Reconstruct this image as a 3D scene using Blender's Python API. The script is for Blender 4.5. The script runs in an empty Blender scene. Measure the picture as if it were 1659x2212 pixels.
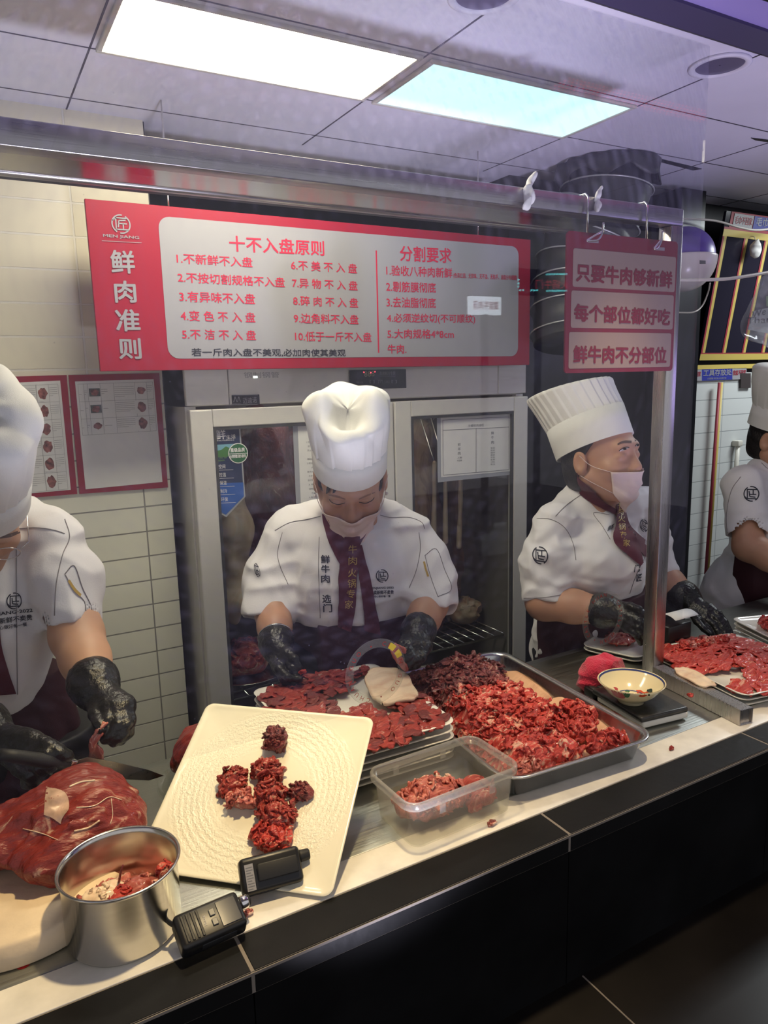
import bpy, bmesh, math, random
import numpy as np
from mathutils import Vector, Matrix
from mathutils.bvhtree import BVHTree

scene = bpy.context.scene
COL = scene.collection
random.seed(7)
RNG = np.random.default_rng(7)

# ------------------------------------------------------------------ camera
FPX = 1583.57
YAW, PITCH, ROLL = math.radians(-29.5156), math.radians(-10.1367), math.radians(-1.4633)
CAMPOS = np.array([0.0, 0.0, 1.62])


def cam_axes():
    ca, sa, cb, sb, cc, sc = math.cos(YAW), math.sin(YAW), math.cos(PITCH), math.sin(PITCH), math.cos(ROLL), math.sin(ROLL)
    f = np.array([-sa * cb, ca * cb, sb])
    r = np.array([ca, sa, 0.0])
    u = np.cross(r, f)
    return cc * r + sc * u, -(-sc * r + cc * u), f


CR, CD, CF = cam_axes()          # right, down, forward
cd_ = bpy.data.cameras.new('camera')
cam = bpy.data.objects.new('camera', cd_)
COL.objects.link(cam)
m = Matrix.Identity(4)
for i in range(3):
    m[i][0], m[i][1], m[i][2], m[i][3] = CR[i], -CD[i], -CF[i], CAMPOS[i]
cam.matrix_world = m
cd_.sensor_fit = 'HORIZONTAL'
cd_.sensor_width = 36.0
cd_.lens = 36.0 * FPX / 1659.0
cd_.clip_start = 0.05
scene.camera = cam

# ------------------------------------------------------------------ world, exposure, lamps
scene.view_settings.view_transform = 'Standard'
scene.view_settings.look = 'None'
scene.view_settings.exposure = 0.0
scene.view_settings.gamma = 1.0
scene.view_settings.use_curve_mapping = False
scene.cycles.max_bounces = 8
scene.cycles.transparent_max_bounces = 12
w = bpy.data.worlds.new('world')
scene.world = w
w.use_nodes = True
w.node_tree.nodes['Background'].inputs[0].default_value = (0.95, 0.93, 1.0, 1)
w.node_tree.nodes['Background'].inputs[1].default_value = 0.55


def lamp(name, kind, loc, energy, color, target=None, size=0.1, size_y=None, spot=None, blend=0.5):
    l = bpy.data.lights.new(name, kind)
    l.energy = energy
    l.color = color
    if kind == 'AREA':
        l.shape = 'RECTANGLE' if size_y else 'SQUARE'
        l.size = size
        if size_y:
            l.size_y = size_y
    else:
        l.shadow_soft_size = size
    if kind == 'SPOT':
        l.spot_size = math.radians(spot)
        l.spot_blend = blend
    o = bpy.data.objects.new(name, l)
    COL.objects.link(o)
    o.location = loc
    if target is not None:
        d = Vector(target) - Vector(loc)
        o.rotation_euler = d.to_track_quat('-Z', 'Y').to_euler()
    return o


# recessed downlights over the counter
lamp('downlight_spot', 'SPOT', (0.50, 0.93, 2.29), 78, (1.0, 0.76, 0.40), (0.30, 0.98, 0.85), 0.035, spot=50, blend=0.8)
lamp('downlight_spot', 'SPOT', (1.28, 0.93, 2.29), 80, (1.0, 0.78, 0.46), (1.22, 1.0, 0.85), 0.035, spot=48, blend=0.8)
# violet light of the shop front falling on the ceiling and the top of the glass
lamp('shop_front_glow', 'SPOT', (4.0, 0.1, 1.7), 12, (0.50, 0.40, 1.0), (1.6, 1.25, 2.3), 0.25, spot=60, blend=0.8)
# unseen fill spots added near the platform floor to brighten the ceiling
lamp('added_ceiling_fill', 'SPOT', (0.45, 0.46, 0.60), 94, (0.82, 0.80, 1.0), (0.60, 1.55, 2.31), 0.08, spot=58, blend=0.8)
lamp('added_ceiling_fill', 'SPOT', (1.55, 0.42, 0.60), 72, (0.74, 0.66, 1.0), (1.65, 1.4, 2.31), 0.08, spot=58, blend=0.8)
# kitchen light further down the room
lamp('kitchen_tube', 'AREA', (3.3, 1.5, 2.28), 18, (0.90, 0.97, 1.0), (3.3, 1.6, 0.0), 0.6, 0.3)


# ------------------------------------------------------------------ pixel -> place helpers
def ray(x, y):
    return CR * ((x - 829.5) / FPX) + CD * ((y - 1106) / FPX) + CF


def onz(x, y, z):
    d = ray(x, y)
    return CAMPOS + d * ((z - CAMPOS[2]) / d[2])


def ony(x, y, Y):
    d = ray(x, y)
    return CAMPOS + d * ((Y - CAMPOS[1]) / d[1])


def dep(x, y, depth):
    return CAMPOS + ray(x, y) * depth


def nrm(v):
    v = np.asarray(v, float)
    return v / (np.linalg.norm(v) + 1e-12)


def lin(c):
    """sRGB 0-255 -> linear"""
    out = []
    for v in c:
        v = v / 255.0
        out.append(v / 12.92 if v <= 0.04045 else ((v + 0.055) / 1.055) ** 2.4)
    return tuple(out)


# ------------------------------------------------------------------ objects
WLOC = {}


def thing(name, label, cat, loc, group=None):
    o = bpy.data.objects.new(name, None)
    o.empty_display_size = 0.05
    COL.objects.link(o)
    o.location = tuple(float(v) for v in loc)
    WLOC[o.name] = np.array(loc, float)
    tag(o, label, cat, group)
    return o


def tag(o, label=None, cat=None, group=None, kind=None):
    if label:
        o['label'] = label
    if cat:
        o['category'] = cat
    if group:
        o['group'] = group
    if kind:
        o['kind'] = kind
    return o


def obj(name, geo, mat, parent=None, smooth=True, label=None, kind=None, attr=None, loc=None):
    """geo = (verts, faces) in world coordinates -> one mesh object, origin at its parent's place"""
    v, f = geo[0], geo[1]
    v = np.asarray(v, float)
    base = WLOC.get(parent.name, np.zeros(3)) if parent is not None else (np.asarray(loc, float) if loc is not None else np.zeros(3))
    me = bpy.data.meshes.new(name)
    me.from_pydata((v - base).tolist(), [], [list(map(int, q)) for q in f])
    if smooth:
        me.polygons.foreach_set('use_smooth', np.ones(len(me.polygons), bool))
    mats = mat if isinstance(mat, (list, tuple)) else [mat]
    for mm in mats:
        me.materials.append(mm)
    if len(geo) > 2 and geo[2] is not None:
        me.polygons.foreach_set('material_index', np.asarray(geo[2], int))
    if attr is not None:
        a = me.color_attributes.new('tint', 'FLOAT_COLOR', 'POINT')
        a.data.foreach_set('color', np.asarray(attr, np.float32).ravel())
    me.update()
    o = bpy.data.objects.new(name, me)
    COL.objects.link(o)
    if parent is not None:
        o.parent = parent
        WLOC[o.name] = base
    else:
        o.location = tuple(base)
        WLOC[o.name] = base
    if label:
        o['label'] = label
    if kind:
        o['kind'] = kind
    return o


def struct(name, geo, mat, parent=None, smooth=False):
    o = obj(name, geo, mat, parent, smooth)
    o['kind'] = 'structure'
    return o


def single(name, geo, mat, label, cat, group=None, smooth=True, loc=None, attr=None, kind=None):
    if loc is None:
        v = np.asarray(geo[0], float)
        loc = np.array([(v[:, 0].min() + v[:, 0].max()) / 2, (v[:, 1].min() + v[:, 1].max()) / 2, v[:, 2].min()])
    o = obj(name, geo, mat, None, smooth, loc=loc, attr=attr)
    return tag(o, label, cat, group, kind)


# ------------------------------------------------------------------ geometry makers, each returns (verts, faces)
def J(*gs):
    vs, fs, ms, n = [], [], [], 0
    anym = any(len(g) > 2 and g[2] is not None for g in gs)
    for g in gs:
        v = np.asarray(g[0], float).reshape(-1, 3)
        vs.append(v)
        fs += [[i + n for i in q] for q in g[1]]
        ms += list(g[2]) if len(g) > 2 and g[2] is not None else [0] * len(g[1])
        n += len(v)
    return (np.vstack(vs) if vs else np.zeros((0, 3)), fs, ms if anym else None)


def setm(g, k):
    return (g[0], g[1], [k] * len(g[1]))


def frame(o, x, y, z):
    R = np.array([x, y, z], float).T
    o = np.asarray(o, float)
    return lambda p: np.asarray(p, float) @ R.T + o


def rotz(a):
    c, s = math.cos(a), math.sin(a)
    return np.array([[c, -s, 0], [s, c, 0], [0, 0, 1.0]])


def xf(g, o=(0, 0, 0), R=None, s=1.0):
    v = np.asarray(g[0], float) * s
    if R is not None:
        v = v @ np.asarray(R).T
    return (v + np.asarray(o, float),) + tuple(g[1:])


def box(lo, hi):
    x0, y0, z0 = lo
    x1, y1, z1 = hi
    v = [(x0, y0, z0), (x1, y0, z0), (x1, y1, z0), (x0, y1, z0), (x0, y0, z1), (x1, y0, z1), (x1, y1, z1), (x0, y1, z1)]
    f = [(0, 3, 2, 1), (4, 5, 6, 7), (0, 1, 5, 4), (1, 2, 6, 5), (2, 3, 7, 6), (3, 0, 4, 7)]
    return (np.array(v, float), f)


def bbox(lo, hi, r=0.003, seg=2):
    """bevelled box"""
    g = box(lo, hi)
    bm = bmesh.new()
    vs = [bm.verts.new(p) for p in g[0]]
    for q in g[1]:
        bm.faces.new([vs[i] for i in q])
    bmesh.ops.bevel(bm, geom=list(bm.edges), offset=r, segments=seg, affect='EDGES', profile=0.5)
    bm.verts.index_update()
    out = (np.array([v.co[:] for v in bm.verts]), [[v.index for v in f.verts] for f in bm.faces])
    bm.free()
    return out


def tube(pts, r, n=10, caps=True):
    P = np.asarray(pts, float)
    r = np.full(len(P), r) if np.isscalar(r) else np.asarray(r, float)
    T = np.gradient(P, axis=0)
    T /= np.linalg.norm(T, axis=1)[:, None] + 1e-12
    up = np.array([0, 0, 1.0]) if abs(T[0][2]) < 0.9 else np.array([1.0, 0, 0])
    N = np.cross(T[0], up)
    N /= np.linalg.norm(N)
    vs, fs = [], []
    a = np.linspace(0, 2 * math.pi, n, endpoint=False)
    for i in range(len(P)):
        N = N - T[i] * np.dot(N, T[i])
        N /= np.linalg.norm(N) + 1e-12
        B = np.cross(T[i], N)
        vs.append(P[i] + r[i] * (np.cos(a)[:, None] * N + np.sin(a)[:, None] * B))
    for i in range(len(P) - 1):
        for j in range(n):
            k = (j + 1) % n
            fs.append((i * n + j, i * n + k, (i + 1) * n + k, (i + 1) * n + j))
    if caps:
        fs.append(tuple(range(n))[::-1])
        fs.append(tuple((len(P) - 1) * n + j for j in range(n)))
    return (np.vstack(vs), fs)


def spline(pts, n=8):
    """Catmull-Rom through pts"""
    P = np.asarray(pts, float)
    P = np.vstack([2 * P[0] - P[1], P, 2 * P[-1] - P[-2]])
    out = []
    for i in range(1, len(P) - 2):
        for t in np.linspace(0, 1, n, endpoint=False):
            a, b, c, d = P[i - 1], P[i], P[i + 1], P[i + 2]
            out.append(0.5 * (2 * b + (c - a) * t + (2 * a - 5 * b + 4 * c - d) * t * t + (3 * b - a - 3 * c + d) * t ** 3))
    out.append(P[-2])
    return np.array(out)


def lathe(prof, c=(0, 0, 0), n=48, axis=None):
    """prof: (r,z) list, revolved about +Z through c"""
    prof = np.asarray(prof, float)
    a = np.linspace(0, 2 * math.pi, n, endpoint=False)
    vs, fs = [], []
    for r, z in prof:
        vs.append(np.stack([r * np.cos(a), r * np.sin(a), np.full(n, z)], 1))
    for i in range(len(prof) - 1):
        for j in range(n):
            k = (j + 1) % n
            fs.append((i * n + j, i * n + k, (i + 1) * n + k, (i + 1) * n + j))
    if prof[0][0] < 1e-4 or True:
        if prof[0][0] > 1e-4:
            fs.append(tuple(range(n))[::-1]) if False else None
    fs = [f for f in fs if f is not None]
    return (np.vstack(vs) + np.asarray(c, float), fs)


def gridsurf(fn, nu, nv, closed_u=False):
    """fn(u,v)->xyz arrays on [0,1]^2"""
    u = np.linspace(0, 1, nu, endpoint=not closed_u)
    v = np.linspace(0, 1, nv)
    U, W = np.meshgrid(u, v, indexing='ij')
    P = fn(U.ravel(), W.ravel())
    fs = []
    for i in range(nu if closed_u else nu - 1):
        i2 = (i + 1) % nu
        for j in range(nv - 1):
            fs.append((i * nv + j, i2 * nv + j, i2 * nv + j + 1, i * nv + j + 1))
    return (P, fs)


def solid(g, t):
    """give an open sheet a thickness t (shell towards -normal)"""
    bm = bmesh.new()
    vs = [bm.verts.new(p) for p in g[0]]
    for q in g[1]:
        try:
            bm.faces.new([vs[i] for i in q])
        except ValueError:
            pass
    bm.normal_update()
    bmesh.ops.solidify(bm, geom=list(bm.faces), thickness=t)
    bm.verts.index_update()
    out = (np.array([v.co[:] for v in bm.verts]), [[v.index for v in f.verts] for f in bm.faces])
    bm.free()
    return out


def rrect(w, h, r, n=6, cx=0.0, cy=0.0):
    """rounded rectangle outline, counter-clockwise"""
    out = []
    for sx, sy, a0 in ((1, 1, 0), (-1, 1, 90), (-1, -1, 180), (1, -1, 270)):
        for t in np.linspace(a0, a0 + 90, n):
            out.append((cx + sx * (w / 2 - r) + r * math.cos(math.radians(t)), cy + sy * (h / 2 - r) + r * math.sin(math.radians(t))))
    return np.array(out)


def prism(poly, h, fr):
    """extrude 2-D polygon (in frame fr's xy) by h along frame z"""
    n = len(poly)
    P = np.asarray(poly, float)
    a = np.column_stack([P, np.zeros(n)])
    b = np.column_stack([P, np.full(n, h)])
    f = [tuple(range(n))[::-1], tuple(range(n, 2 * n))]
    f += [(i, (i + 1) % n, n + (i + 1) % n, n + i) for i in range(n)]
    return (fr(np.vstack([a, b])), f)


def loft(rings, cap0=True, cap1=True):
    n = len(rings[0])
    fs = []
    for i in range(len(rings) - 1):
        for j in range(n):
            k = (j + 1) % n
            fs.append((i * n + j, i * n + k, (i + 1) * n + k, (i + 1) * n + j))
    if cap0:
        fs.append(tuple(range(n))[::-1])
    if cap1:
        fs.append(tuple((len(rings) - 1) * n + j for j in range(n)))
    return (np.vstack(rings), fs)


# ------------------------------------------------------------------ implicit surfaces
def s_cone(a, b, ra, rb):
    a, b = np.asarray(a, float), np.asarray(b, float)
    ba = b - a
    L = float(ba @ ba) + 1e-12

    def f(P):
        pa = P - a
        h = np.clip(pa @ ba / L, 0, 1)
        return np.linalg.norm(pa - h[:, None] * ba, axis=1) - (ra + (rb - ra) * h)
    return f


def s_ell(c, r, R=None):
    c, r = np.asarray(c, float), np.asarray(r, float)

    def f(P):
        q = P - c
        if R is not None:
            q = q @ R
        k0 = np.linalg.norm(q / r, axis=1)
        k1 = np.linalg.norm(q / (r * r), axis=1) + 1e-9
        return k0 * (k0 - 1) / k1
    return f


def s_box(c, h, rad=0.0, R=None):
    c, h = np.asarray(c, float), np.asarray(h, float) - rad

    def f(P):
        q = P - c
        if R is not None:
            q = q @ R
        q = np.abs(q) - h
        return np.linalg.norm(np.maximum(q, 0), axis=1) + np.minimum(q.max(1), 0) - rad
    return f


def smin(a, b, k):
    h = np.maximum(k - np.abs(a - b), 0) / k
    return np.minimum(a, b) - h * h * k * 0.25


def s_union(fs, k):
    def f(P):
        d = fs[0](P)
        for g in fs[1:]:
            d = smin(d, g(P), k)
        return d
    return f


def s_sub(fa, fb, k):
    def f(P):
        return -smin(-fa(P), fb(P), k)
    return f


def vnoise(P, s, seed=0):
    """smooth pseudo noise in [-1,1] from rotated sines"""
    r = np.random.default_rng(seed)
    out = np.zeros(len(P))
    for k in range(5):
        d = nrm(r.normal(size=3))
        e = nrm(r.normal(size=3))
        fr = s * r.uniform(0.6, 1.6)
        out += np.sin(P @ d * fr + r.uniform(0, 6.3) + 1.7 * np.sin(P @ e * fr * 0.7 + r.uniform(0, 6.3)))
    return out / 3.2


def snets(f, lo, hi, h, smooth=1):
    """surface nets with a coarse pass"""
    lo, hi = np.asarray(lo, float), np.asarray(hi, float)
    B = 4
    n = np.ceil((hi - lo) / h / B).astype(int) * B
    nc = n // B

    def grid(idx):
        return lo + idx * h
    ci = np.stack(np.meshgrid(*[np.arange(k) for k in nc], indexing='ij'), -1).reshape(-1, 3)
    cv = f(grid(ci * B + (B - 1) / 2.0))
    vals = np.repeat(np.repeat(np.repeat(cv.reshape(nc), B, 0), B, 1), B, 2)
    near = np.abs(cv) < h * B * 1.5
    blk = ci[near] * B
    off = np.stack(np.meshgrid(*[np.arange(B)] * 3, indexing='ij'), -1).reshape(-1, 3)
    idx = (blk[:, None, :] + off[None]).reshape(-1, 3)
    for s in range(0, len(idx), 400000):
        q = idx[s:s + 400000]
        vals[q[:, 0], q[:, 1], q[:, 2]] = f(grid(q))
    vals = np.pad(vals, 1, constant_values=1.0)
    lo = lo - h
    S = vals < 0
    N = np.array(vals.shape) - 1
    cnt = np.zeros(N, np.int8)
    acc = np.zeros(tuple(N) + (3,))
    ec = np.zeros(N, np.int16)
    sl = lambda d, ax: slice(d, d + N[ax])
    corners = [(i, j, k) for i in (0, 1) for j in (0, 1) for k in (0, 1)]
    for c in corners:
        cnt += S[sl(c[0], 0), sl(c[1], 1), sl(c[2], 2)]
    for a in corners:
        for ax in range(3):
            if a[ax] == 0:
                b = list(a)
                b[ax] = 1
                va = vals[sl(a[0], 0), sl(a[1], 1), sl(a[2], 2)]
                vb = vals[sl(b[0], 0), sl(b[1], 1), sl(b[2], 2)]
                x = (va < 0) != (vb < 0)
                ii = np.nonzero(x)
                t = va[ii] / (va[ii] - vb[ii])
                p = np.tile(np.array(a, float), (len(t), 1))
                p[:, ax] += t
                acc[ii] += p
                ec[ii] += 1
    act = (cnt > 0) & (cnt < 8)
    ai = np.nonzero(act)
    vid = np.full(N, -1, np.int64)
    vid[ai] = np.arange(len(ai[0]))
    V = (np.stack(ai, 1) + acc[ai] / ec[ai][:, None]) * h + lo
    F = []
    for ax in range(3):
        b, c = (ax + 1) % 3, (ax + 2) % 3
        s0 = [slice(None)] * 3
        s1 = [slice(None)] * 3
        s0[ax] = slice(0, -1)
        s1[ax] = slice(1, None)
        A, Bv = S[tuple(s0)], S[tuple(s1)]
        e = np.stack(np.nonzero(A != Bv), 1)
        e = e[(e[:, b] > 0) & (e[:, c] > 0) & (e[:, b] < N[b]) & (e[:, c] < N[c])]
        flip = A[tuple(e.T)]
        q = []
        for db, dc in ((-1, -1), (0, -1), (0, 0), (-1, 0)):
            t = e.copy()
            t[:, b] += db
            t[:, c] += dc
            q.append(vid[tuple(t.T)])
        q = np.stack(q, 1)
        q[~flip] = q[~flip][:, ::-1]
        F.append(q)
    F = np.vstack(F)
    F = F[(F >= 0).all(1)]
    for _ in range(smooth):
        acc2 = np.zeros_like(V)
        n2 = np.zeros(len(V))
        for i in range(4):
            for j in (1, 3):
                np.add.at(acc2, F[:, i], V[F[:, (i + j) % 4]])
                np.add.at(n2, F[:, i], 1)
        V = V * 0.5 + 0.5 * acc2 / np.maximum(n2, 1)[:, None]
    return (V, F.tolist())


def bvh_of(*gs):
    g = J(*gs)
    return BVHTree.FromPolygons([tuple(v) for v in g[0]], [tuple(f) for f in g[1]])


def hit(bvh, o, d, default=None):
    r = bvh.ray_cast(Vector(o), Vector(nrm(d)))
    if r[0] is None:
        return None
    n = np.array(r[1])
    if n @ np.asarray(d) > 0:
        n = -n
    return np.array(r[0]), n


# ------------------------------------------------------------------ writing
_TC = {}


def glyphs(s, bold=0.0, font=None):
    """triangulated outline of a line of writing, bounding box moved to (0,0)"""
    key = (s, bold)
    if key in _TC:
        return _TC[key]
    if bold > 0:
        v0, f0 = glyphs(s)
        vs, fs = [], []
        for k in range(9):
            d = (0, 0, 8) if k == 8 else (bold * math.cos(k * math.pi / 4), bold * math.sin(k * math.pi / 4), k)
            fs += [[i + len(v0) * k for i in q] for q in f0]
            vs.append(v0 + d)
        v, f = np.vstack(vs), fs
        _TC[key] = (v - v.min(0), f)
        return _TC[key]
    c = bpy.data.curves.new('writing', 'FONT')
    c.body = s
    c.resolution_u = 2
    o = bpy.data.objects.new('writing', c)
    COL.objects.link(o)
    dg = bpy.context.evaluated_depsgraph_get()
    me = bpy.data.meshes.new_from_object(o.evaluated_get(dg))
    v = np.array([(q.co[0], q.co[1], 0.0) for q in me.vertices]) if len(me.vertices) else np.zeros((0, 3))
    f = [list(p.vertices) for p in me.polygons]
    bpy.data.objects.remove(o)
    bpy.data.curves.remove(c)
    bpy.data.meshes.remove(me)
    if len(v):
        v = v - v.min(0)
    _TC[key] = (v, f)
    return _TC[key]


def write_on_y(s, p0, p1, hpx, Y, bold=0.0):
    """writing on the plane y = Y: lower-left and lower-right corner in the photo, letter height in its pixels"""
    v, f = glyphs(s, bold)
    A, B = ony(p0[0], p0[1], Y), ony(p1[0], p1[1], Y)
    up = ony(p0[0], p0[1] - hpx, Y) - A
    w, h = v[:, 0].max(), v[:, 1].max()
    P = A + (v[:, :1] / w) * (B - A) + (v[:, 1:2] / h) * np.array([0, 0, up[2]]) + v[:, 2:3] * np.array([0, -2.5e-5, 0])
    return (P, f)


def plane_geo(pts):
    return (np.asarray(pts, float), [tuple(range(len(pts)))])


def quad_on_y(pts, Y, t=0.0):
    P = np.array([ony(x, y, Y) for x, y in pts])
    if t == 0:
        return plane_geo(P)
    Q = P.copy()
    Q[:, 1] += t
    n = len(P)
    f = [tuple(range(n)), tuple(range(n, 2 * n))[::-1]] + [(i, n + i, n + (i + 1) % n, (i + 1) % n) for i in range(n)]
    return (np.vstack([P, Q]), f)


def sub_tris(g, times=1):
    v, f = np.asarray(g[0], float), [list(q) for q in g[1]]
    tris = []
    for q in f:
        for i in range(1, len(q) - 1):
            tris.append((q[0], q[i], q[i + 1]))
    for _ in range(times):
        mid, nv, nt = {}, list(v), []

        def m_(a, b):
            k = (min(a, b), max(a, b))
            if k not in mid:
                mid[k] = len(nv)
                nv.append((v[a] + v[b]) / 2)
            return mid[k]
        for a, b, c in tris:
            x, y, z = m_(a, b), m_(b, c), m_(c, a)
            nt += [(a, x, z), (x, b, y), (z, y, c), (x, y, z)]
        v, tris = np.array(nv), nt
    return (v, tris)


def drape_px(bvh, pxv, faces, off=0.0015):
    """lay a flat figure given in photo pixels on a surface met from the camera's side"""
    out, ok = [], []
    last = None
    offs = off if hasattr(off, '__len__') else [off] * len(pxv)
    for (x, y), off_ in zip(pxv, offs):
        r = hit(bvh, CAMPOS, ray(x, y))
        if r is None:
            out.append(last if last is not None else CAMPOS)
            ok.append(False)
        else:
            last = r[0] + r[1] * off_
            out.append(last)
            ok.append(True)
    O = np.array(out)
    fs = []
    for q in faces:
        if all(ok[i] for i in q):
            p = O[list(q)]
            if np.abs(p.max(0) - p.min(0)).max() < 0.035:
                fs.append(q)
    return (O, fs)


def write_px(bvh, s, org, ux, uy, bold=0.0, off=0.0015):
    """writing laid on a surface: org lower-left, ux / uy the box edges, in photo pixels"""
    v, f = sub_tris(glyphs(s, bold), 1)
    w, h = v[:, 0].max(), v[:, 1].max()
    P = np.asarray(org, float) + (v[:, :1] / w) * np.asarray(ux, float) + (v[:, 1:2] / h) * np.asarray(uy, float)
    return drape_px(bvh, P, f, off + v[:, 2] * 4e-5)


def strip_px(bvh, A, B, nu=24, nv=6, off=0.003):
    """band between two polylines given in photo pixels, laid on a surface"""
    A, B = spline(np.column_stack([A, np.zeros(len(A))]), 8)[:, :2], spline(np.column_stack([B, np.zeros(len(B))]), 8)[:, :2]

    def res(P):
        s = np.concatenate([[0], np.cumsum(np.linalg.norm(np.diff(P, axis=0), axis=1))])
        t = np.linspace(0, s[-1], nu)
        return np.column_stack([np.interp(t, s, P[:, 0]), np.interp(t, s, P[:, 1])])
    A, B = res(A), res(B)
    px, fs = [], []
    for i in range(nu):
        for j in range(nv):
            t = j / (nv - 1)
            px.append(A[i] * (1 - t) + B[i] * t)
    for i in range(nu - 1):
        for j in range(nv - 1):
            fs.append((i * nv + j, i * nv + j + 1, (i + 1) * nv + j + 1, (i + 1) * nv + j))
    return drape_px(bvh, px, fs, off)


def line_px(bvh, pts, r=0.0012, off=0.0008, n=6):
    P = spline(np.column_stack([pts, np.zeros(len(pts))]), 6)[:, :2]
    out = []
    for x, y in P:
        h_ = hit(bvh, CAMPOS, ray(x, y))
        if h_ is not None:
            out.append(h_[0] + h_[1] * off)
    return tube(out, r, n) if len(out) > 1 else (np.zeros((0, 3)), [])


# ------------------------------------------------------------------ materials
def mat(name, col, rough=0.5, metal=0.0, spec=0.5, noise=None, bump=None, coat=0.0, emit=None, estr=0.0, alpha=None, trans=0.0, sss=0.0, ior=1.45, sheen=0.0):
    """noise=(scale, amount) varies the colour's value; bump=(scale, strength)"""
    mt = bpy.data.materials.new(name)
    mt.use_nodes = True
    nt = mt.node_tree
    b = nt.nodes['Principled BSDF']
    b.inputs['Base Color'].default_value = (*col, 1)
    b.inputs['Roughness'].default_value = rough
    b.inputs['Metallic'].default_value = metal
    b.inputs['Specular IOR Level'].default_value = spec
    b.inputs['IOR'].default_value = ior
    b.inputs['Coat Weight'].default_value = coat
    b.inputs['Coat Roughness'].default_value = 0.08
    b.inputs['Transmission Weight'].default_value = trans
    b.inputs['Sheen Weight'].default_value = sheen
    if sss:
        b.inputs['Subsurface Weight'].default_value = sss
        b.inputs['Subsurface Radius'].default_value = (0.01, 0.004, 0.002)
        b.inputs['Subsurface Scale'].default_value = 0.6
    if emit:
        b.inputs['Emission Color'].default_value = (*emit, 1)
        b.inputs['Emission Strength'].default_value = estr
    if alpha is not None:
        b.inputs['Alpha'].default_value = alpha
    tc = nt.nodes.new('ShaderNodeTexCoord')
    if noise:
        n = nt.nodes.new('ShaderNodeTexNoise')
        n.inputs['Scale'].default_value = noise[0]
        n.inputs['Detail'].default_value = 6
        nt.links.new(tc.outputs['Object'], n.inputs['Vector'])
        r = nt.nodes.new('ShaderNodeMapRange')
        r.inputs['From Min'].default_value = 0.3
        r.inputs['From Max'].default_value = 0.7
        r.inputs['To Min'].default_value = 1 - noise[1]
        r.inputs['To Max'].default_value = 1 + noise[1] * 0.5
        nt.links.new(n.outputs['Fac'], r.inputs['Value'])
        mx = nt.nodes.new('ShaderNodeMix')
        mx.data_type = 'RGBA'
        mx.blend_type = 'MULTIPLY'
        mx.inputs['Factor'].default_value = 1
        mx.inputs['A'].default_value = (*col, 1)
        nt.links.new(r.outputs['Result'], mx.inputs['B'])
        nt.links.new(mx.outputs['Result'], b.inputs['Base Color'])
    if bump:
        n = nt.nodes.new('ShaderNodeTexNoise')
        n.inputs['Scale'].default_value = bump[0]
        n.inputs['Detail'].default_value = 5
        nt.links.new(tc.outputs['Object'], n.inputs['Vector'])
        bp = nt.nodes.new('ShaderNodeBump')
        bp.inputs['Strength'].default_value = bump[1]
        bp.inputs['Distance'].default_value = 0.01
        nt.links.new(n.outputs['Fac'], bp.inputs['Height'])
        nt.links.new(bp.outputs['Normal'], b.inputs['Normal'])
    return mt


def N_(mt, t, **kw):
    n = mt.node_tree.nodes.new(t)
    for k, v in kw.items():
        if k in n.inputs.keys() if hasattr(n.inputs, 'keys') else False:
            n.inputs[k].default_value = v
        else:
            setattr(n, k, v)
    return n


def tile_mat(name, col, mortar, bw, bh, msize=0.003, rough=0.25, off=0.5, bump=0.6, axes='XZ'):
    mt = mat(name, col, rough)
    nt = mt.node_tree
    b = nt.nodes['Principled BSDF']
    tc = nt.nodes.new('ShaderNodeTexCoord')
    sp = nt.nodes.new('ShaderNodeSeparateXYZ')
    cb = nt.nodes.new('ShaderNodeCombineXYZ')
    nt.links.new(tc.outputs['Object'], sp.inputs[0])
    nt.links.new(sp.outputs[axes[0]], cb.inputs['X'])
    nt.links.new(sp.outputs[axes[1]], cb.inputs['Y'])
    br = nt.nodes.new('ShaderNodeTexBrick')
    br.offset = off
    br.inputs['Color1'].default_value = (*col, 1)
    br.inputs['Color2'].default_value = tuple(c * 0.95 for c in col) + (1,)
    br.inputs['Mortar'].default_value = (*mortar, 1)
    br.inputs['Scale'].default_value = 1.0
    br.inputs['Mortar Size'].default_value = msize
    br.inputs['Mortar Smooth'].default_value = 0.3
    br.inputs['Brick Width'].default_value = bw
    br.inputs['Row Height'].default_value = bh
    nt.links.new(cb.outputs[0], br.inputs['Vector'])
    nt.links.new(br.outputs['Color'], b.inputs['Base Color'])
    ns = nt.nodes.new('ShaderNodeTexNoise')
    ns.inputs['Scale'].default_value = 9
    nt.links.new(tc.outputs['Object'], ns.inputs['Vector'])
    ma = nt.nodes.new('ShaderNodeMath')
    ma.operation = 'MULTIPLY_ADD'
    ma.inputs[1].default_value = 0.25
    iv = nt.nodes.new('ShaderNodeMath')
    iv.operation = 'SUBTRACT'
    iv.inputs[0].default_value = 1.0
    nt.links.new(br.outputs['Fac'], iv.inputs[1])
    nt.links.new(ns.outputs['Fac'], ma.inputs[0])
    nt.links.new(iv.outputs[0], ma.inputs[2])
    bp = nt.nodes.new('ShaderNodeBump')
    bp.inputs['Strength'].default_value = bump
    bp.inputs['Distance'].default_value = 0.004
    nt.links.new(ma.outputs[0], bp.inputs['Height'])
    nt.links.new(bp.outputs['Normal'], b.inputs['Normal'])
    return mt


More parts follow.
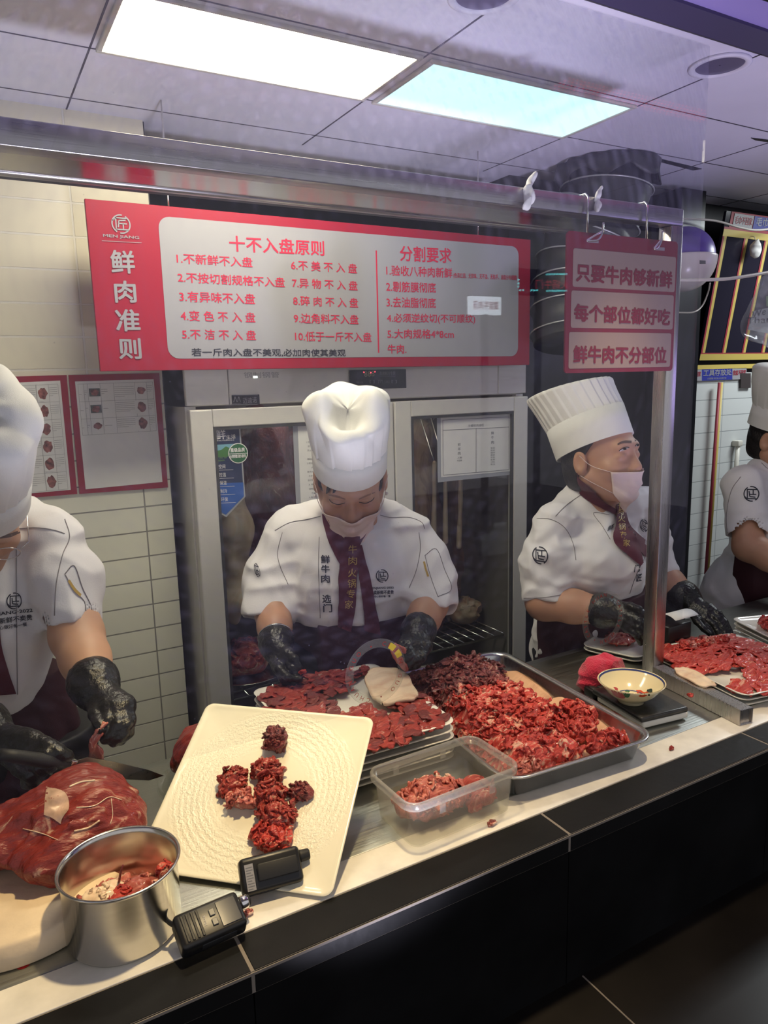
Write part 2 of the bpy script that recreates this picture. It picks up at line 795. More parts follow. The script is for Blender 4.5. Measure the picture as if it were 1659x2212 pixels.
def steel_mat(name, col=(0.55, 0.55, 0.53), rough=0.3, stretch=(1, 60, 60), bump=0.12):
    mt = mat(name, col, rough, 1.0)
    nt = mt.node_tree
    b = nt.nodes['Principled BSDF']
    tc = nt.nodes.new('ShaderNodeTexCoord')
    mp = nt.nodes.new('ShaderNodeMapping')
    mp.inputs['Scale'].default_value = stretch
    n = nt.nodes.new('ShaderNodeTexNoise')
    n.inputs['Scale'].default_value = 6
    n.inputs['Detail'].default_value = 6
    nt.links.new(tc.outputs['Object'], mp.inputs[0])
    nt.links.new(mp.outputs[0], n.inputs['Vector'])
    r = nt.nodes.new('ShaderNodeMapRange')
    r.inputs['To Min'].default_value = rough * 0.6
    r.inputs['To Max'].default_value = rough * 1.5
    nt.links.new(n.outputs['Fac'], r.inputs['Value'])
    nt.links.new(r.outputs['Result'], b.inputs['Roughness'])
    bp = nt.nodes.new('ShaderNodeBump')
    bp.inputs['Strength'].default_value = bump
    bp.inputs['Distance'].default_value = 0.002
    nt.links.new(n.outputs['Fac'], bp.inputs['Height'])
    nt.links.new(bp.outputs['Normal'], b.inputs['Normal'])
    return mt


def meat_mat(name, red, fat, dark, fat_amt=0.5, scale=14, stretch=(1, 5, 1), rough=0.32, bump=0.7, coat=0.25):
    """muscle: grained red with pale streaks of fat, wet"""
    mt = mat(name, red, rough, 0, 0.5, coat=coat, sss=0.12)
    nt = mt.node_tree
    b = nt.nodes['Principled BSDF']
    tc = nt.nodes.new('ShaderNodeTexCoord')
    mp = nt.nodes.new('ShaderNodeMapping')
    mp.inputs['Scale'].default_value = stretch
    mp.inputs['Rotation'].default_value = (0.4, 0.3, 0.6)
    nt.links.new(tc.outputs['Object'], mp.inputs[0])
    n1 = nt.nodes.new('ShaderNodeTexNoise')
    n1.inputs['Scale'].default_value = scale
    n1.inputs['Detail'].default_value = 7
    n1.inputs['Roughness'].default_value = 0.62
    n1.inputs['Distortion'].default_value = 1.2
    nt.links.new(mp.outputs[0], n1.inputs['Vector'])
    geo = nt.nodes.new('ShaderNodeNewGeometry')
    cr = nt.nodes.new('ShaderNodeValToRGB')
    cr.color_ramp.elements[0].position = 0.30
    cr.color_ramp.elements[0].color = (*dark, 1)
    cr.color_ramp.elements[1].position = 0.52
    cr.color_ramp.elements[1].color = (*red, 1)
    e = cr.color_ramp.elements.new(0.70 - 0.1 * fat_amt)
    e.color = tuple(r * 1.15 for r in red) + (1,)
    e2 = cr.color_ramp.elements.new(0.80 - 0.13 * fat_amt)
    e2.color = (*fat, 1)
    ad = nt.nodes.new('ShaderNodeMath')
    ad.operation = 'MULTIPLY_ADD'
    ad.inputs[1].default_value = 0.22
    nt.links.new(geo.outputs['Random Per Island'], ad.inputs[0])
    sb = nt.nodes.new('ShaderNodeMath')
    sb.operation = 'SUBTRACT'
    sb.inputs[1].default_value = 0.11
    nt.links.new(n1.outputs['Fac'], ad.inputs[2])
    nt.links.new(ad.outputs[0], sb.inputs[0])
    nt.links.new(sb.outputs[0], cr.inputs[0])
    nt.links.new(cr.outputs[0], b.inputs['Base Color'])
    n2 = nt.nodes.new('ShaderNodeTexNoise')
    n2.inputs['Scale'].default_value = scale * 5
    n2.inputs['Detail'].default_value = 5
    nt.links.new(mp.outputs[0], n2.inputs['Vector'])
    bp = nt.nodes.new('ShaderNodeBump')
    bp.inputs['Strength'].default_value = bump
    bp.inputs['Distance'].default_value = 0.004
    nt.links.new(n2.outputs['Fac'], bp.inputs['Height'])
    nt.links.new(bp.outputs['Normal'], b.inputs['Normal'])
    return mt


M = {}
M['steel'] = steel_mat('brushed_steel')
M['steel_post'] = steel_mat('steel_tube', (0.5, 0.47, 0.45), 0.28, (60, 60, 1))
M['steel_beam'] = steel_mat('steel_beam', (0.42, 0.40, 0.40), 0.3, (1, 60, 60))
M['steel_top'] = steel_mat('steel_worktop', (0.36, 0.37, 0.34), 0.36, (1, 30, 30), 0.2)
M['polished'] = mat('polished_steel', (0.62, 0.61, 0.58), 0.14, 1.0, bump=(4, 0.04))
M['fridge_steel'] = steel_mat('fridge_steel', (0.68, 0.66, 0.61), 0.42, (1, 60, 60), 0.08)
M['fridge_steel'].node_tree.nodes['Principled BSDF'].inputs['Metallic'].default_value = 0.25
M['white_strip'] = mat('white_counter_strip', (0.78, 0.75, 0.68), 0.35, noise=(22, 0.14))
M['black_tile'] = mat('black_tile', (0.009, 0.009, 0.0095), 0.42, spec=0.22, bump=(30, 0.08), noise=(8, 0.4))
M['front_tile'] = mat('front_tile', (0.007, 0.007, 0.0075), 0.6, spec=0.08, noise=(8, 0.4))
M['grout'] = mat('grout', (0.22, 0.19, 0.16), 0.8)
M['dark_floor'] = mat('dark_floor_tile', (0.012, 0.010, 0.009), 0.35, spec=0.3, noise=(6, 0.5))
M['kitchen_floor'] = mat('kitchen_floor', (0.35, 0.34, 0.33), 0.6)
M['black_wall'] = mat('black_panel', (0.018, 0.017, 0.022), 0.35, noise=(4, 0.5))
M['ceiling'] = mat('ceiling_panel', (0.74, 0.73, 0.84), 0.45, noise=(3, 0.06))
M['seam'] = mat('ceiling_seam', (0.06, 0.055, 0.07), 0.7)
M['tile_low'] = tile_mat('cream_wall_tile', (0.84, 0.83, 0.68), (0.30, 0.29, 0.25), 0.42, 0.0715, 0.0022, off=0.0)
M['tile_up'] = tile_mat('cream_wall_tile_upper', (0.74, 0.69, 0.54), (0.74, 0.71, 0.62), 0.30, 0.0835, 0.003, off=0.0)
M['tile_right'] = tile_mat('grey_white_wall_tile', (0.60, 0.62, 0.60), (0.36, 0.38, 0.38), 0.42, 0.0715, 0.0022, off=0.0)
M['red'] = mat('sign_red', lin((150, 22, 48)), 0.45)
M['red_ink'] = mat('red_ink', lin((192, 36, 66)), 0.5)
M['sign_white'] = mat('sign_white', (0.30, 0.295, 0.31), 0.4)
M['white'] = mat('white_plastic', (0.8, 0.8, 0.78), 0.4)
M['ink'] = mat('black_ink', (0.02, 0.02, 0.03), 0.5)
M['grey_ink'] = mat('grey_ink', (0.16, 0.16, 0.17), 0.6)
M['paper'] = mat('paper', (0.76, 0.75, 0.72), 0.7, bump=(6, 0.1))
M['black_plastic'] = mat('black_plastic', (0.012, 0.012, 0.013), 0.35)
M['black_rubber'] = mat('black_rubber', (0.015, 0.015, 0.016), 0.55)
M['chrome'] = mat('chrome', (0.75, 0.74, 0.72), 0.12, 1.0)
M['cream'] = mat('cream_cable', (0.62, 0.58, 0.52), 0.45)

# ================================================================== THE SHELL
YW = 2.12           # back wall
ZC = 2.31           # ceiling
ZT = 0.85           # counter height
ZL = 0.554          # customers' platform
YF, YB = 0.838, 1.475
YG = 1.2            # beam and post line

struct('floor', box((-1.6, YB - 0.9, -0.05), (5.0, 2.8, 0.0)), M['kitchen_floor'])
pl = struct('floor_platform', box((-2.5, -3.5, ZL - 0.05), (5.0, YF + 0.01, ZL)), M['dark_floor'])
g = []
for px in ((1255, 2105),):
    x0 = onz(px[0], px[1], ZL)[0]
    for k in range(-3, 4):
        g.append(box((x0 + 0.6 * k - 0.0015, -3.4, ZL), (x0 + 0.6 * k + 0.0015, YF, ZL + 0.0006)))
for k in range(5):
    g.append(box((-2.4, 0.35 - 0.6 * k, ZL), (4.9, 0.353 - 0.6 * k, ZL + 0.0006)))
struct('floor_joints', J(*g), M['grout'], pl)

ce = struct('ceiling', box((-1.6, -0.35, ZC), (5.0, 2.8, ZC + 0.06)), M['ceiling'])
xs = onz(900, 135, ZC)[0]
yseam = onz(780, 208, ZC)[1] + 0.012
g = []
xa = onz(260, 0, ZC)[0] - 0.02
for x in (xa - 0.62, xa, xs, onz(1362, 230, ZC)[0] + 0.015, onz(1362, 230, ZC)[0] + 0.635, onz(1362, 230, ZC)[0] + 1.255):
    g.append(box((x - 0.002, -0.3, ZC - 0.001), (x + 0.002, YW, ZC + 0.001)))
for y in (yseam - 0.91, yseam - 0.61, yseam - 0.30 + 0.01, yseam, yseam + 0.3):
    g.append(box((-1.5, y - 0.0018, ZC - 0.001), (4.6, y + 0.0018, ZC + 0.001)))
struct('ceiling_joints', J(*g), M['seam'], ce)
# linear slots in the right-hand panels
def slab_z(pts, z, t):
    P = np.array([onz(x, y, z) for x, y in pts])
    Q = P - np.array([0, 0, t])
    n = len(P)
    return (np.vstack([Q, P]), [tuple(range(n))[::-1], tuple(range(n, 2 * n))] + [(i, (i + 1) % n, n + (i + 1) % n, n + i) for i in range(n)])
struct('ceiling_slot', J(slab_z([(1345, 323), (1352, 330), (1497, 367), (1516, 364)], ZC, 0.002),
                         slab_z([(1622, 297), (1632, 302), (1680, 309), (1680, 304)], ZC, 0.002)), M['black_rubber'], ce)

# ceiling lamps: two flat panels
def ceiling_panel(name, x0, x1, y0, y1, col, strength, label):
    t = thing(name, label, 'ceiling light', ((x0 + x1) / 2, (y0 + y1) / 2, ZC), 'flat ceiling light panels')
    fr = 0.011
    g = [bbox((x0 - fr, y0 - fr, ZC - 0.008), (x1 + fr, y0, ZC - 0.0005), 0.002), bbox((x0 - fr, y1, ZC - 0.008), (x1 + fr, y1 + fr, ZC - 0.0005), 0.002),
         bbox((x0 - fr, y0, ZC - 0.008), (x0, y1, ZC - 0.0005), 0.002), bbox((x1, y0, ZC - 0.008), (x1 + fr, y1, ZC - 0.0005), 0.002)]
    obj('frame', J(*g), M['frame_white'], t)
    em = mat(name + '_glow', (0.8, 0.8, 0.8), 0.5, emit=col, estr=strength)
    obj('diffuser', box((x0, y0, ZC - 0.005), (x1, y1, ZC - 0.001)), em, t, smooth=False)
    return t
M['frame_white'] = mat('lamp_frame', (0.62, 0.60, 0.52), 0.4)
a, b_ = onz(220, 103, ZC - 0.005), onz(915, 120, ZC - 0.005)
ceiling_panel('ceiling_light', 0.332, 0.938, 1.462, 1.716, (1.0, 0.90, 0.68), 24.0, 'warm white glowing panel lamp set in the ceiling')
ceiling_panel('ceiling_light', 0.985, 1.602, 1.466, 1.722, (0.50, 0.885, 0.90), 1.3, 'pale cyan glowing panel lamp beside the warm white one')
# recessed round fixtures
for (px, py, lb) in ((1555, 140, 'unlit round recessed fixture in the ceiling near the dark bulkhead'), (1046, -12, 'unlit round recessed fixture in the ceiling cut by the top of the view')):
    c = onz(px, py, ZC)
    t = thing('recessed_downlight', lb, 'ceiling light', c, 'round recessed ceiling fixtures')
    obj('trim_ring', lathe([(0.066, 0.0), (0.068, -0.004), (0.064, -0.006), (0.054, -0.006), (0.052, -0.001)], c, 40), M['ceiling'], t)
    obj('well', lathe([(0.0015, -0.0015), (0.030, -0.0018), (0.052, -0.002)], c, 40), mat('lamp_well', (0.10, 0.085, 0.16), 0.3), t)

# bulkhead of the shop front, top right, with a red running-letter display
yb_ = onz(1659, 108, ZC)[1]
struct('trim_1', box((-1.6, yb_ - 0.07, ZC - 0.012), (5.0, yb_, ZC)), mat('bulkhead_dark', (0.06, 0.05, 0.11), 0.5))
struct('trim_2', box((-1.6, yb_ - 0.75, ZC - 0.006), (5.0, yb_ - 0.07, ZC)), mat('bulkhead_violet', (0.34, 0.28, 0.62), 0.5))
c = onz(1652, -6, ZC - 0.03)
t = thing('running_letter_display', 'red lit dot matrix display at the top right corner of the ceiling', 'display', c)
obj('casing', bbox((c[0] - 0.06, c[1] - 0.055, c[2] + 0.0065), (c[0] + 0.7, c[1] + 0.02, ZC - 0.007), 0.003), M['black_plastic'], t)
g = []
for i in range(60):
    for j in range(4):
        g.append(xf(box((-0.002, -0.002, -0.001), (0.002, 0.002, 0.001)), (c[0] - 0.05 + i * 0.012, c[1] - 0.045 + 0.016 * j, c[2] + 0.0055)))
obj('dots', J(*g), mat('red_led', (0.3, 0, 0), emit=(1.0, 0.04, 0.05), estr=6.0), t, smooth=False)

# walls
x_tile = ony(375, 1300, YW)[0]
zsplit = ony(150, 808, YW)[2] - 0.02
xbl, xbr = x_tile + 0.02, ony(1136, 856, 2.0)[0] + 0.02
struct('wall_back', box((-1.6, YW, 0), (xbl - 0.02, YW + 0.1, ZC)), M['black_wall'])
struct('wall_back', box((xbr + 0.02, YW, 0), (5.0, YW + 0.1, ZC)), M['black_wall'])
struct('wall_recess', box((xbl - 0.02, 2.70, 0), (xbr + 0.02, 2.8, ZC)), M['black_wall'])
struct('wall_recess', box((xbl - 0.02, YW, 0), (xbl, 2.7, ZC)), M['black_wall'])
struct('wall_recess', box((xbr, YW, 0), (xbr + 0.02, 2.7, ZC)), M['black_wall'])
struct('wall_tiling_lower', box((-1.5, YW - 0.008, 0.3), (x_tile + 0.015, YW - 0.0005, zsplit)), M['tile_low'])
struct('wall_tiling_upper', box((-1.5, YW - 0.010, zsplit), (x_tile + 0.015, YW - 0.0005, ZC)), M['tile_up'])
xr0 = ony(1497, 830, YW)[0]
ztr = ony(1560, 806, YW)[2]
struct('wall_tiling_right', box((xr0, YW - 0.008, 0.3), (4.9, YW - 0.0005, ztr)), M['tile_right'])
struct('wall_left', box((-1.6, YF, 0), (-1.5, YW, ZC)), M['tile_low'])
struct('wall_right', box((4.9, -1.0, 0), (5.0, YW, ZC)), M['black_wall'])
# black pillar between the fridge bay and the tiled wall
xa_, xb_ = ony(1448, 1000, 1.98)[0], ony(1497, 1000, 1.98)[0]
struct('pillar', box((xa_, 1.98, 0), (xb_, YW - 0.001, ZC - 0.001)), mat('black_pillar', (0.012, 0.012, 0.016), 0.3))

# counter
ct = thing('counter', 'long serving counter with steel worktop, white inner strip and black tiled front', 'counter', (0.8, 1.15, 0))
obj('worktop', bbox((-1.4, 0.979, ZT - 0.035), (4.2, YB, ZT), 0.003), M['steel_top'], ct, label='stainless steel worktop')
obj('strip', bbox((-1.4, 0.912, ZT - 0.03), (4.2, 0.9788, ZT + 0.0008), 0.001), M['white_strip'], ct, label='narrow white stone strip')
xj = [onz(512, 2030, ZT)[0] + 0.568 * k for k in range(-3, 7)]
g = []
for i in range(len(xj) - 1):
    g.append(bbox((xj[i] + 0.0012, YF, ZT - 0.035), (xj[i + 1] - 0.0012, 0.9112, ZT), 0.002, 1))
obj('ledge', J(*g), M['black_tile'], ct, smooth=False, label='black tile ledge')
obj('grout', J(box((xj[0], YF + 0.0008, ZT - 0.034), (xj[-1], 0.9115, ZT - 0.0008)), box((xj[0], YF - 0.0012, ZT - 0.006), (xj[-1], YF + 0.001, ZT - 0.002))), M['grout'], ct, smooth=False)
g = []
for i in range(len(xj) - 1):
    g.append(box((xj[i] + 0.001, YF + 0.002, ZL), (xj[i + 1] - 0.001, YF + 0.03, ZT - 0.036)))
obj('front_panel', J(*g), M['front_tile'], ct, smooth=False, label='glossy black tiled front')
obj('body', J(box((-1.4, YF + 0.031, ZL - 0.55), (4.2, 1.0, ZT - 0.04)), box((-1.4, YB - 0.06, ZL - 0.55), (4.2, YB - 0.03, ZT - 0.04))), M['kitchen_floor'], ct, smooth=False)

# steel frame of the glass screen: post, foot tube, beam
pc = np.array([1.474, 1.219])
zb1 = ony(830, 363, YG)[2]
zb0 = zb1 - 0.038
fr_ = thing('screen_frame', 'square steel tube frame with post, foot and long top beam holding the glass screen', 'frame', (pc[0], pc[1], ZT))
obj('post', bbox((pc[0] - 0.019, 1.2, ZT + 0.0005), (pc[0] + 0.019, 1.238, zb0), 0.0025), M['steel_post'], fr_)
f0 = np.array([1.431, 0.926])
d = nrm(pc - f0)
L = np.linalg.norm(pc - f0) - 0.02
R = np.array([[d[1], d[0], 0], [-d[0], d[1], 0], [0, 0, 1.0]])
ft = J(bbox((-0.019, 0, 0), (0.019, L, 0.003), 0.001, 1), bbox((-0.019, 0, 0.035), (0.019, L, 0.038), 0.001, 1), bbox((-0.019, 0, 0), (-0.016, L, 0.038), 0.001, 1), bbox((0.016, 0, 0), (0.019, L, 0.038), 0.001, 1), box((-0.016, 0.004, 0.003), (0.016, 0.006, 0.035)))
obj('foot', xf(ft, (f0[0], f0[1], ZT + 0.0005), R), M['steel_post'], fr_, smooth=False)
obj('beam', bbox((-1.45, 1.2, zb0), (pc[0] + 0.019, 1.238, zb1), 0.0025), M['steel_beam'], fr_)
# polished steel canopy behind the beam, with a lip
yc1 = onz(0, 372, zb0)[1]
cn = thing('canopy', 'polished steel canopy strip behind the top beam, mirroring the red sign', 'canopy', (0.2, 1.3, zb0))
obj('sheet', bbox((-1.45, 1.2385, zb0 + 0.002), (1.30, yc1, zb0 + 0.006), 0.001), M['polished'], cn, smooth=False)
obj('lip', bbox((-1.45, yc1, zb0 - 0.002), (1.30, yc1 + 0.022, zb0 + 0.02), 0.006, 3), M['steel_beam'], cn)
obj('housing', box((-1.45, yc1 + 0.024, zb0 + 0.012), (1.30, yc1 + 0.09, zb0 + 0.05)), M['black_rubber'], cn, smooth=False)

# ================================================================== BACK OF THE KITCHEN: fridge, signs, posters
M['glass'] = None


def clear_mat(name, gloss=0.06, tint=(1, 1, 1), rough=0.0, dust=0.0, dust_col=(0.8, 0.8, 0.85)):
    mt = bpy.data.materials.new(name)
    mt.use_nodes = True
    nt = mt.node_tree
    nt.nodes.clear()
    out = nt.nodes.new('ShaderNodeOutputMaterial')
    tr = nt.nodes.new('ShaderNodeBsdfTransparent')
    tr.inputs[0].default_value = (*tint, 1)
    gl = nt.nodes.new('ShaderNodeBsdfGlossy')
    gl.inputs['Roughness'].default_value = rough
    mx = nt.nodes.new('ShaderNodeMixShader')
    mx.inputs[0].default_value = gloss
    nt.links.new(tr.outputs[0], mx.inputs[1])
    nt.links.new(gl.outputs[0], mx.inputs[2])
    last = mx
    if dust:
        df = nt.nodes.new('ShaderNodeBsdfDiffuse')
        df.inputs[0].default_value = (*dust_col, 1)
        tl = nt.nodes.new('ShaderNodeBsdfTranslucent')
        tl.inputs[0].default_value = (*dust_col, 1)
        m2 = nt.nodes.new('ShaderNodeMixShader')
        m2.inputs[0].default_value = 0.5
        nt.links.new(df.outputs[0], m2.inputs[1])
        nt.links.new(tl.outputs[0], m2.inputs[2])
        m3 = nt.nodes.new('ShaderNodeMixShader')
        m3.inputs[0].default_value = dust
        nt.links.new(mx.outputs[0], m3.inputs[1])
        nt.links.new(m2.outputs[0], m3.inputs[2])
        last = m3
    nt.links.new(last.outputs[0], out.inputs[0])
    return mt, (m3 if dust else None)


M['fridge_glass'], _ = clear_mat('fridge_glass', 0.05, (0.86, 0.88, 0.88), 0.02)
YR = 2.0
yq = lambda px, py: ony(px, py, YR)
fx0, fx1 = yq(401, 878)[0], yq(1134, 856)[0]
fz_split = (yq(404, 879)[2] + yq(1128, 856)[2]) / 2
fz_top = 2.02
zs = ony(505, 1482, YR + 0.15)[2]
fd = 2.62
fg = thing('display_fridge', 'tall steel display fridge with two glass doors full of hanging meat', 'fridge', ((fx0 + fx1) / 2, YR + 0.3, 0.0))
t_ = 0.03
obj('cabinet', J(box((fx0, YR + 0.012, 0.06), (fx0 + t_, fd, fz_top)), box((fx1 - t_, YR + 0.012, 0.06), (fx1, fd, fz_top)), box((fx0, fd - t_, 0.06), (fx1, fd, fz_top)),
                 box((fx0, YR + 0.012, 0.06), (fx1, fd, 0.12)), box((fx0, YR + 0.012, fz_split + 0.004), (fx1, fd, fz_top))), M['fridge_steel'], fg, smooth=False)
obj('liner', J(box((fx0 + t_, YR + 0.03, 0.121), (fx0 + t_ + 0.004, fd - t_, fz_split)), box((fx1 - t_ - 0.004, YR + 0.03, 0.121), (fx1 - t_, fd - t_, fz_split)),
               box((fx0 + t_, fd - t_ - 0.004, 0.121), (fx1 - t_, fd - t_, fz_split))), mat('fridge_liner', (0.22, 0.20, 0.18), 0.5), fg, smooth=False)
seam_x = [yq(494, 860)[0], yq(1074, 830)[0]]
xs_ = [fx0] + seam_x + [fx1]
obj('top_panel', J(*[bbox((xs_[i] + 0.0008, YR - 0.006, fz_split + 0.006), (xs_[i + 1] - 0.0008, YR + 0.0118, fz_top), 0.002, 1) for i in range(3)]), M['fridge_steel'], fg, smooth=False)
obj('foot_plinth', box((fx0 + 0.02, YR + 0.05, 0), (fx1 - 0.02, fd - 0.02, 0.06)), M['black_rubber'], fg, smooth=False)
xm = yq(846, 1000)[0]
sw = 0.062
M['gasket'] = mat('door_gasket', (0.05, 0.05, 0.05), 0.6)
for (x0, x1) in ((fx0 + 0.004, xm - 0.002), (xm + 0.002, fx1 - 0.004)):
    z0, z1 = 0.14, fz_split - 0.004
    dr = obj('door', J(bbox((x0, YR - 0.022, z0), (x0 + sw, YR + 0.010, z1), 0.004), bbox((x1 - sw, YR - 0.022, z0), (x1, YR + 0.010, z1), 0.004),
                       bbox((x0 + sw, YR - 0.022, z1 - sw * 0.8), (x1 - sw, YR + 0.010, z1), 0.003), bbox((x0 + sw, YR - 0.022, z0), (x1 - sw, YR + 0.010, z0 + sw), 0.003)), M['fridge_steel'], fg, smooth=False)
    obj('pane', box((x0 + sw - 0.004, YR - 0.008, z0 + sw - 0.004), (x1 - sw + 0.004, YR - 0.003, z1 - sw * 0.8 + 0.004)), M['fridge_glass'], dr, smooth=False)
    e = 0.008
    a0, a1, b0, b1 = x0 + sw, x1 - sw, z0 + sw, z1 - sw * 0.8
    obj('gasket', J(box((a0, YR - 0.02, b0), (a0 + e, YR - 0.009, b1)), box((a1 - e, YR - 0.02, b0), (a1, YR - 0.009, b1)), box((a0 + e, YR - 0.02, b1 - e), (a1 - e, YR - 0.009, b1))), M['gasket'], dr, smooth=False)
# shelf of wires
gx = [tube([(fx0 + 0.05, YR + 0.05 + 0.5 * k / 9, zs), (fx1 - 0.05, YR + 0.05 + 0.5 * k / 9, zs)], 0.004, 6) for k in range(10)]
gx += [tube([(fx0 + 0.05 + (fx1 - fx0 - 0.1) * k / 24, YR + 0.05, zs + 0.006), (fx0 + 0.05 + (fx1 - fx0 - 0.1) * k / 24, YR + 0.55, zs + 0.006)], 0.0022, 5) for k in range(25)]
obj('shelf', J(*gx), M['chrome'], fg)
# hanging rail inside
obj('rail', tube([(fx0 + t_, YR + 0.25, fz_split - 0.06), (fx1 - t_, YR + 0.25, fz_split - 0.06)], 0.01, 10), M['chrome'], fg)
# control panel and maker's plate
P = [yq(751, 800), yq(873, 797), yq(873, 838), yq(751, 841)]
cp = obj('control_panel', bbox((P[0][0], YR - 0.012, P[2][2]), (P[1][0], YR - 0.006, P[0][2]), 0.001, 1), mat('control_black', (0.03, 0.03, 0.035), 0.2), fg, smooth=False)
YP = YR - 0.0125
obj('readout', write_on_y('888', (787, 814), (809, 813), 12, YP), mat('readout_digits', (0.42, 0.38, 0.25), 0.5), cp, smooth=False)
obj('lettering', J(write_on_y('商用制冷专家', (820, 810.5), (854, 810), 8, YP), write_on_y('Commercial refrigeration expert', (820, 814.3), (854, 814), 2, YP),
                   write_on_y('TGD-3CRL', (770, 828), (785, 828), 3.5, YP), write_on_y('[ ]', (799, 828), (809, 828), 7, YP), write_on_y('[▽]', (817, 828), (827, 828), 7, YP), write_on_y('[△]', (831, 828), (841, 828), 7, YP), write_on_y('[ ]', (846, 828), (857, 828), 7, YP)), M['sign_white'], cp, smooth=False)
obj('indicator', J(*[xf(lathe([(0, 0.0008), (0.0016, 0.0006), (0.002, 0)], n=10), ony(x, y, YP), np.array([[1, 0, 0], [0, 0, -1], [0, 1, 0]])) for x, y in ((786, 804), (801, 805), (810, 803))]), mat('red_lamp', (0.5, 0, 0), emit=(1, 0.05, 0.08), estr=4), cp)
P0, P1 = yq(500, 876), yq(558, 852)
bp = obj('maker_plate', bbox((P0[0], YR - 0.009, P0[2]), (P1[0], YR - 0.006, P1[2]), 0.0008, 1), M['ink'], fg, smooth=False)
YP = YR - 0.0096
obj('lettering', J(write_on_y('迈迪诺', (525, 872), (555, 870), 13, YP), write_on_y('Λ/\\', (504, 869), (520, 868), 12, YP, 0.02), write_on_y('MAIDI NUO', (504, 873), (521, 872.5), 2.5, YP),
                   quad_on_y([(501.5, 853.3), (556.5, 852.6), (556.5, 853.5), (501.5, 854.2)], YP), quad_on_y([(501.5, 874), (556.5, 873.2), (556.5, 874.1), (501.5, 874.9)], YP)), M['sign_white'], bp, smooth=False)
obj('small_letters', write_on_y('钢制钢管', (527, 817), (603, 816), 13, YR - 0.0066), mat('embossed', (0.30, 0.30, 0.29), 0.4, 1.0), fg, smooth=False, label='faint characters embossed in the top panel')
obj('status_lamp', J(*[box((ony(550, y, YR)[0] - 0.006, YR - 0.0075, ony(550, y, YR)[2] - 0.003), (ony(550, y, YR)[0] + 0.006, YR - 0.0061, ony(550, y, YR)[2] + 0.003)) for y in (814.5,)]), mat('lamp_white', (1, 1, 1), emit=(0.9, 1, 0.95), estr=1.6), fg, smooth=False)

# lamp inside the fridge (runs along the rail)
obj('tube_lamp', tube([(fx0 + 0.3, YR + 0.12, fz_split - 0.03), (fx1 - 0.3, YR + 0.12, fz_split - 0.03)], 0.008, 8), mat('fridge_lamp', (1, 1, 1), emit=(1, 0.85, 0.7), estr=7), fg)

# blue arrow-shaped sticker on the left door
YS = YR - 0.0085
st = thing('fridge_sticker', 'dark blue arrow-shaped sticker with round green badge on the left fridge door', 'sticker', ony(485, 1110, YS))
out = [(443, 922), (449, 919), (510, 918), (516, 923), (527, 1072), (488, 1112), (456, 1095)]
obj('border', quad_on_y([(440, 924), (447, 917), (512, 916), (519, 922), (530, 1073), (489, 1117), (453, 1098)], YS - 0.0002, 0.0004), mat('sticker_grey', (0.35, 0.36, 0.38), 0.4), st, smooth=False)
nv = mat('sticker_navy', lin((40, 52, 84)), 0.35)
bl = mat('sticker_blue', lin((40, 90, 170)), 0.35)
obj('face', quad_on_y(out, YS - 0.0006, 0.0003), nv, st, smooth=False)
obj('tip', quad_on_y([(451.5, 1045), (525.5, 1042), (527, 1072), (488, 1112), (456, 1095)], YS - 0.0009, 0.0002), bl, st, smooth=False)
obj('scenery', J(setm(quad_on_y([(446, 962), (519, 958), (520, 974), (447, 980)], YS - 0.0010, 0.0003), 0), setm(quad_on_y([(447, 976), (455, 969), (466, 974), (478, 972), (488, 964), (500, 970), (511, 962), (520, 972), (521, 985), (448, 988)], YS - 0.0013, 0.0002), 1)), [mat('sticker_sky', lin((120, 170, 190)), 0.4), mat('sticker_green', lin((70, 120, 62)), 0.4)], st, smooth=False)
cc = ony(514.5, 979, YS - 0.0016)
fr2 = frame(cc, (1, 0, 0), (0, 0, 1), (0, -1, 0))
bd = obj('badge', J(setm(prism([(0.0285 * math.cos(a), 0.0285 * math.sin(a)) for a in np.linspace(0, 2 * math.pi, 33)[:-1]], 0.0004, fr2), 0), setm(prism([(0.0262 * math.cos(a), 0.0262 * math.sin(a)) for a in np.linspace(0, 2 * math.pi, 33)[:-1]], 0.0007, fr2), 1)), [M['white'], mat('badge_green', lin((48, 104, 66)), 0.4)], st, smooth=False)
YB_ = YS - 0.0026
obj('lettering', J(write_on_y('星级品质', (498, 977), (529, 975.5), 9, YB_, 0.03), write_on_y('全铜铜管 耐久耐用', (497, 990), (531, 988), 7.5, YB_, 0.03), quad_on_y([(494, 980.2), (535, 978.4), (535, 979.4), (494, 981.2)], YB_)), M['white'], bd, smooth=False)
YB_ = YS - 0.0014
g = [write_on_y('鲜', (466, 951), (488, 948), 22, YB_, 0.015), write_on_y('生活', (489, 949), (509, 947), 9, YB_), write_on_y('健康食品 来自新鲜的生活', (464, 953.5), (506, 951.5), 2.5, YB_),
     quad_on_y([(459, 958), (464.5, 951), (465.5, 951), (460, 958)], YB_)]
cb = frame(ony(459, 941, YB_), (1, 0, 0), (0, 0, 1), (0, -1, 0))
g.append(prism([(0.0085 * math.cos(a), 0.0085 * math.sin(a)) for a in np.linspace(0, 2 * math.pi, 25)[:-1]], 0.0001, cb))
for i, s in enumerate(('超大空间', '电脑控温', '加厚保温', '高效制冷', '节能环保')):
    y = 1013 + 17.7 * i
    x = 457 + 1.4 * i
    g.append(write_on_y(s, (x, y), (x + 30, y - 1), 9, YB_))
    g.append(quad_on_y([(x + 1, y + 3.0), (x + 47, y + 1.4), (x + 47, y + 2.0), (x + 1, y + 3.6)], YB_))
obj('lettering', J(*g), M['white'], st, smooth=False)
obj('small_character', write_on_y('新', (454, 945), (464, 944.5), 9, YB_ - 0.0003), nv, st, smooth=False)
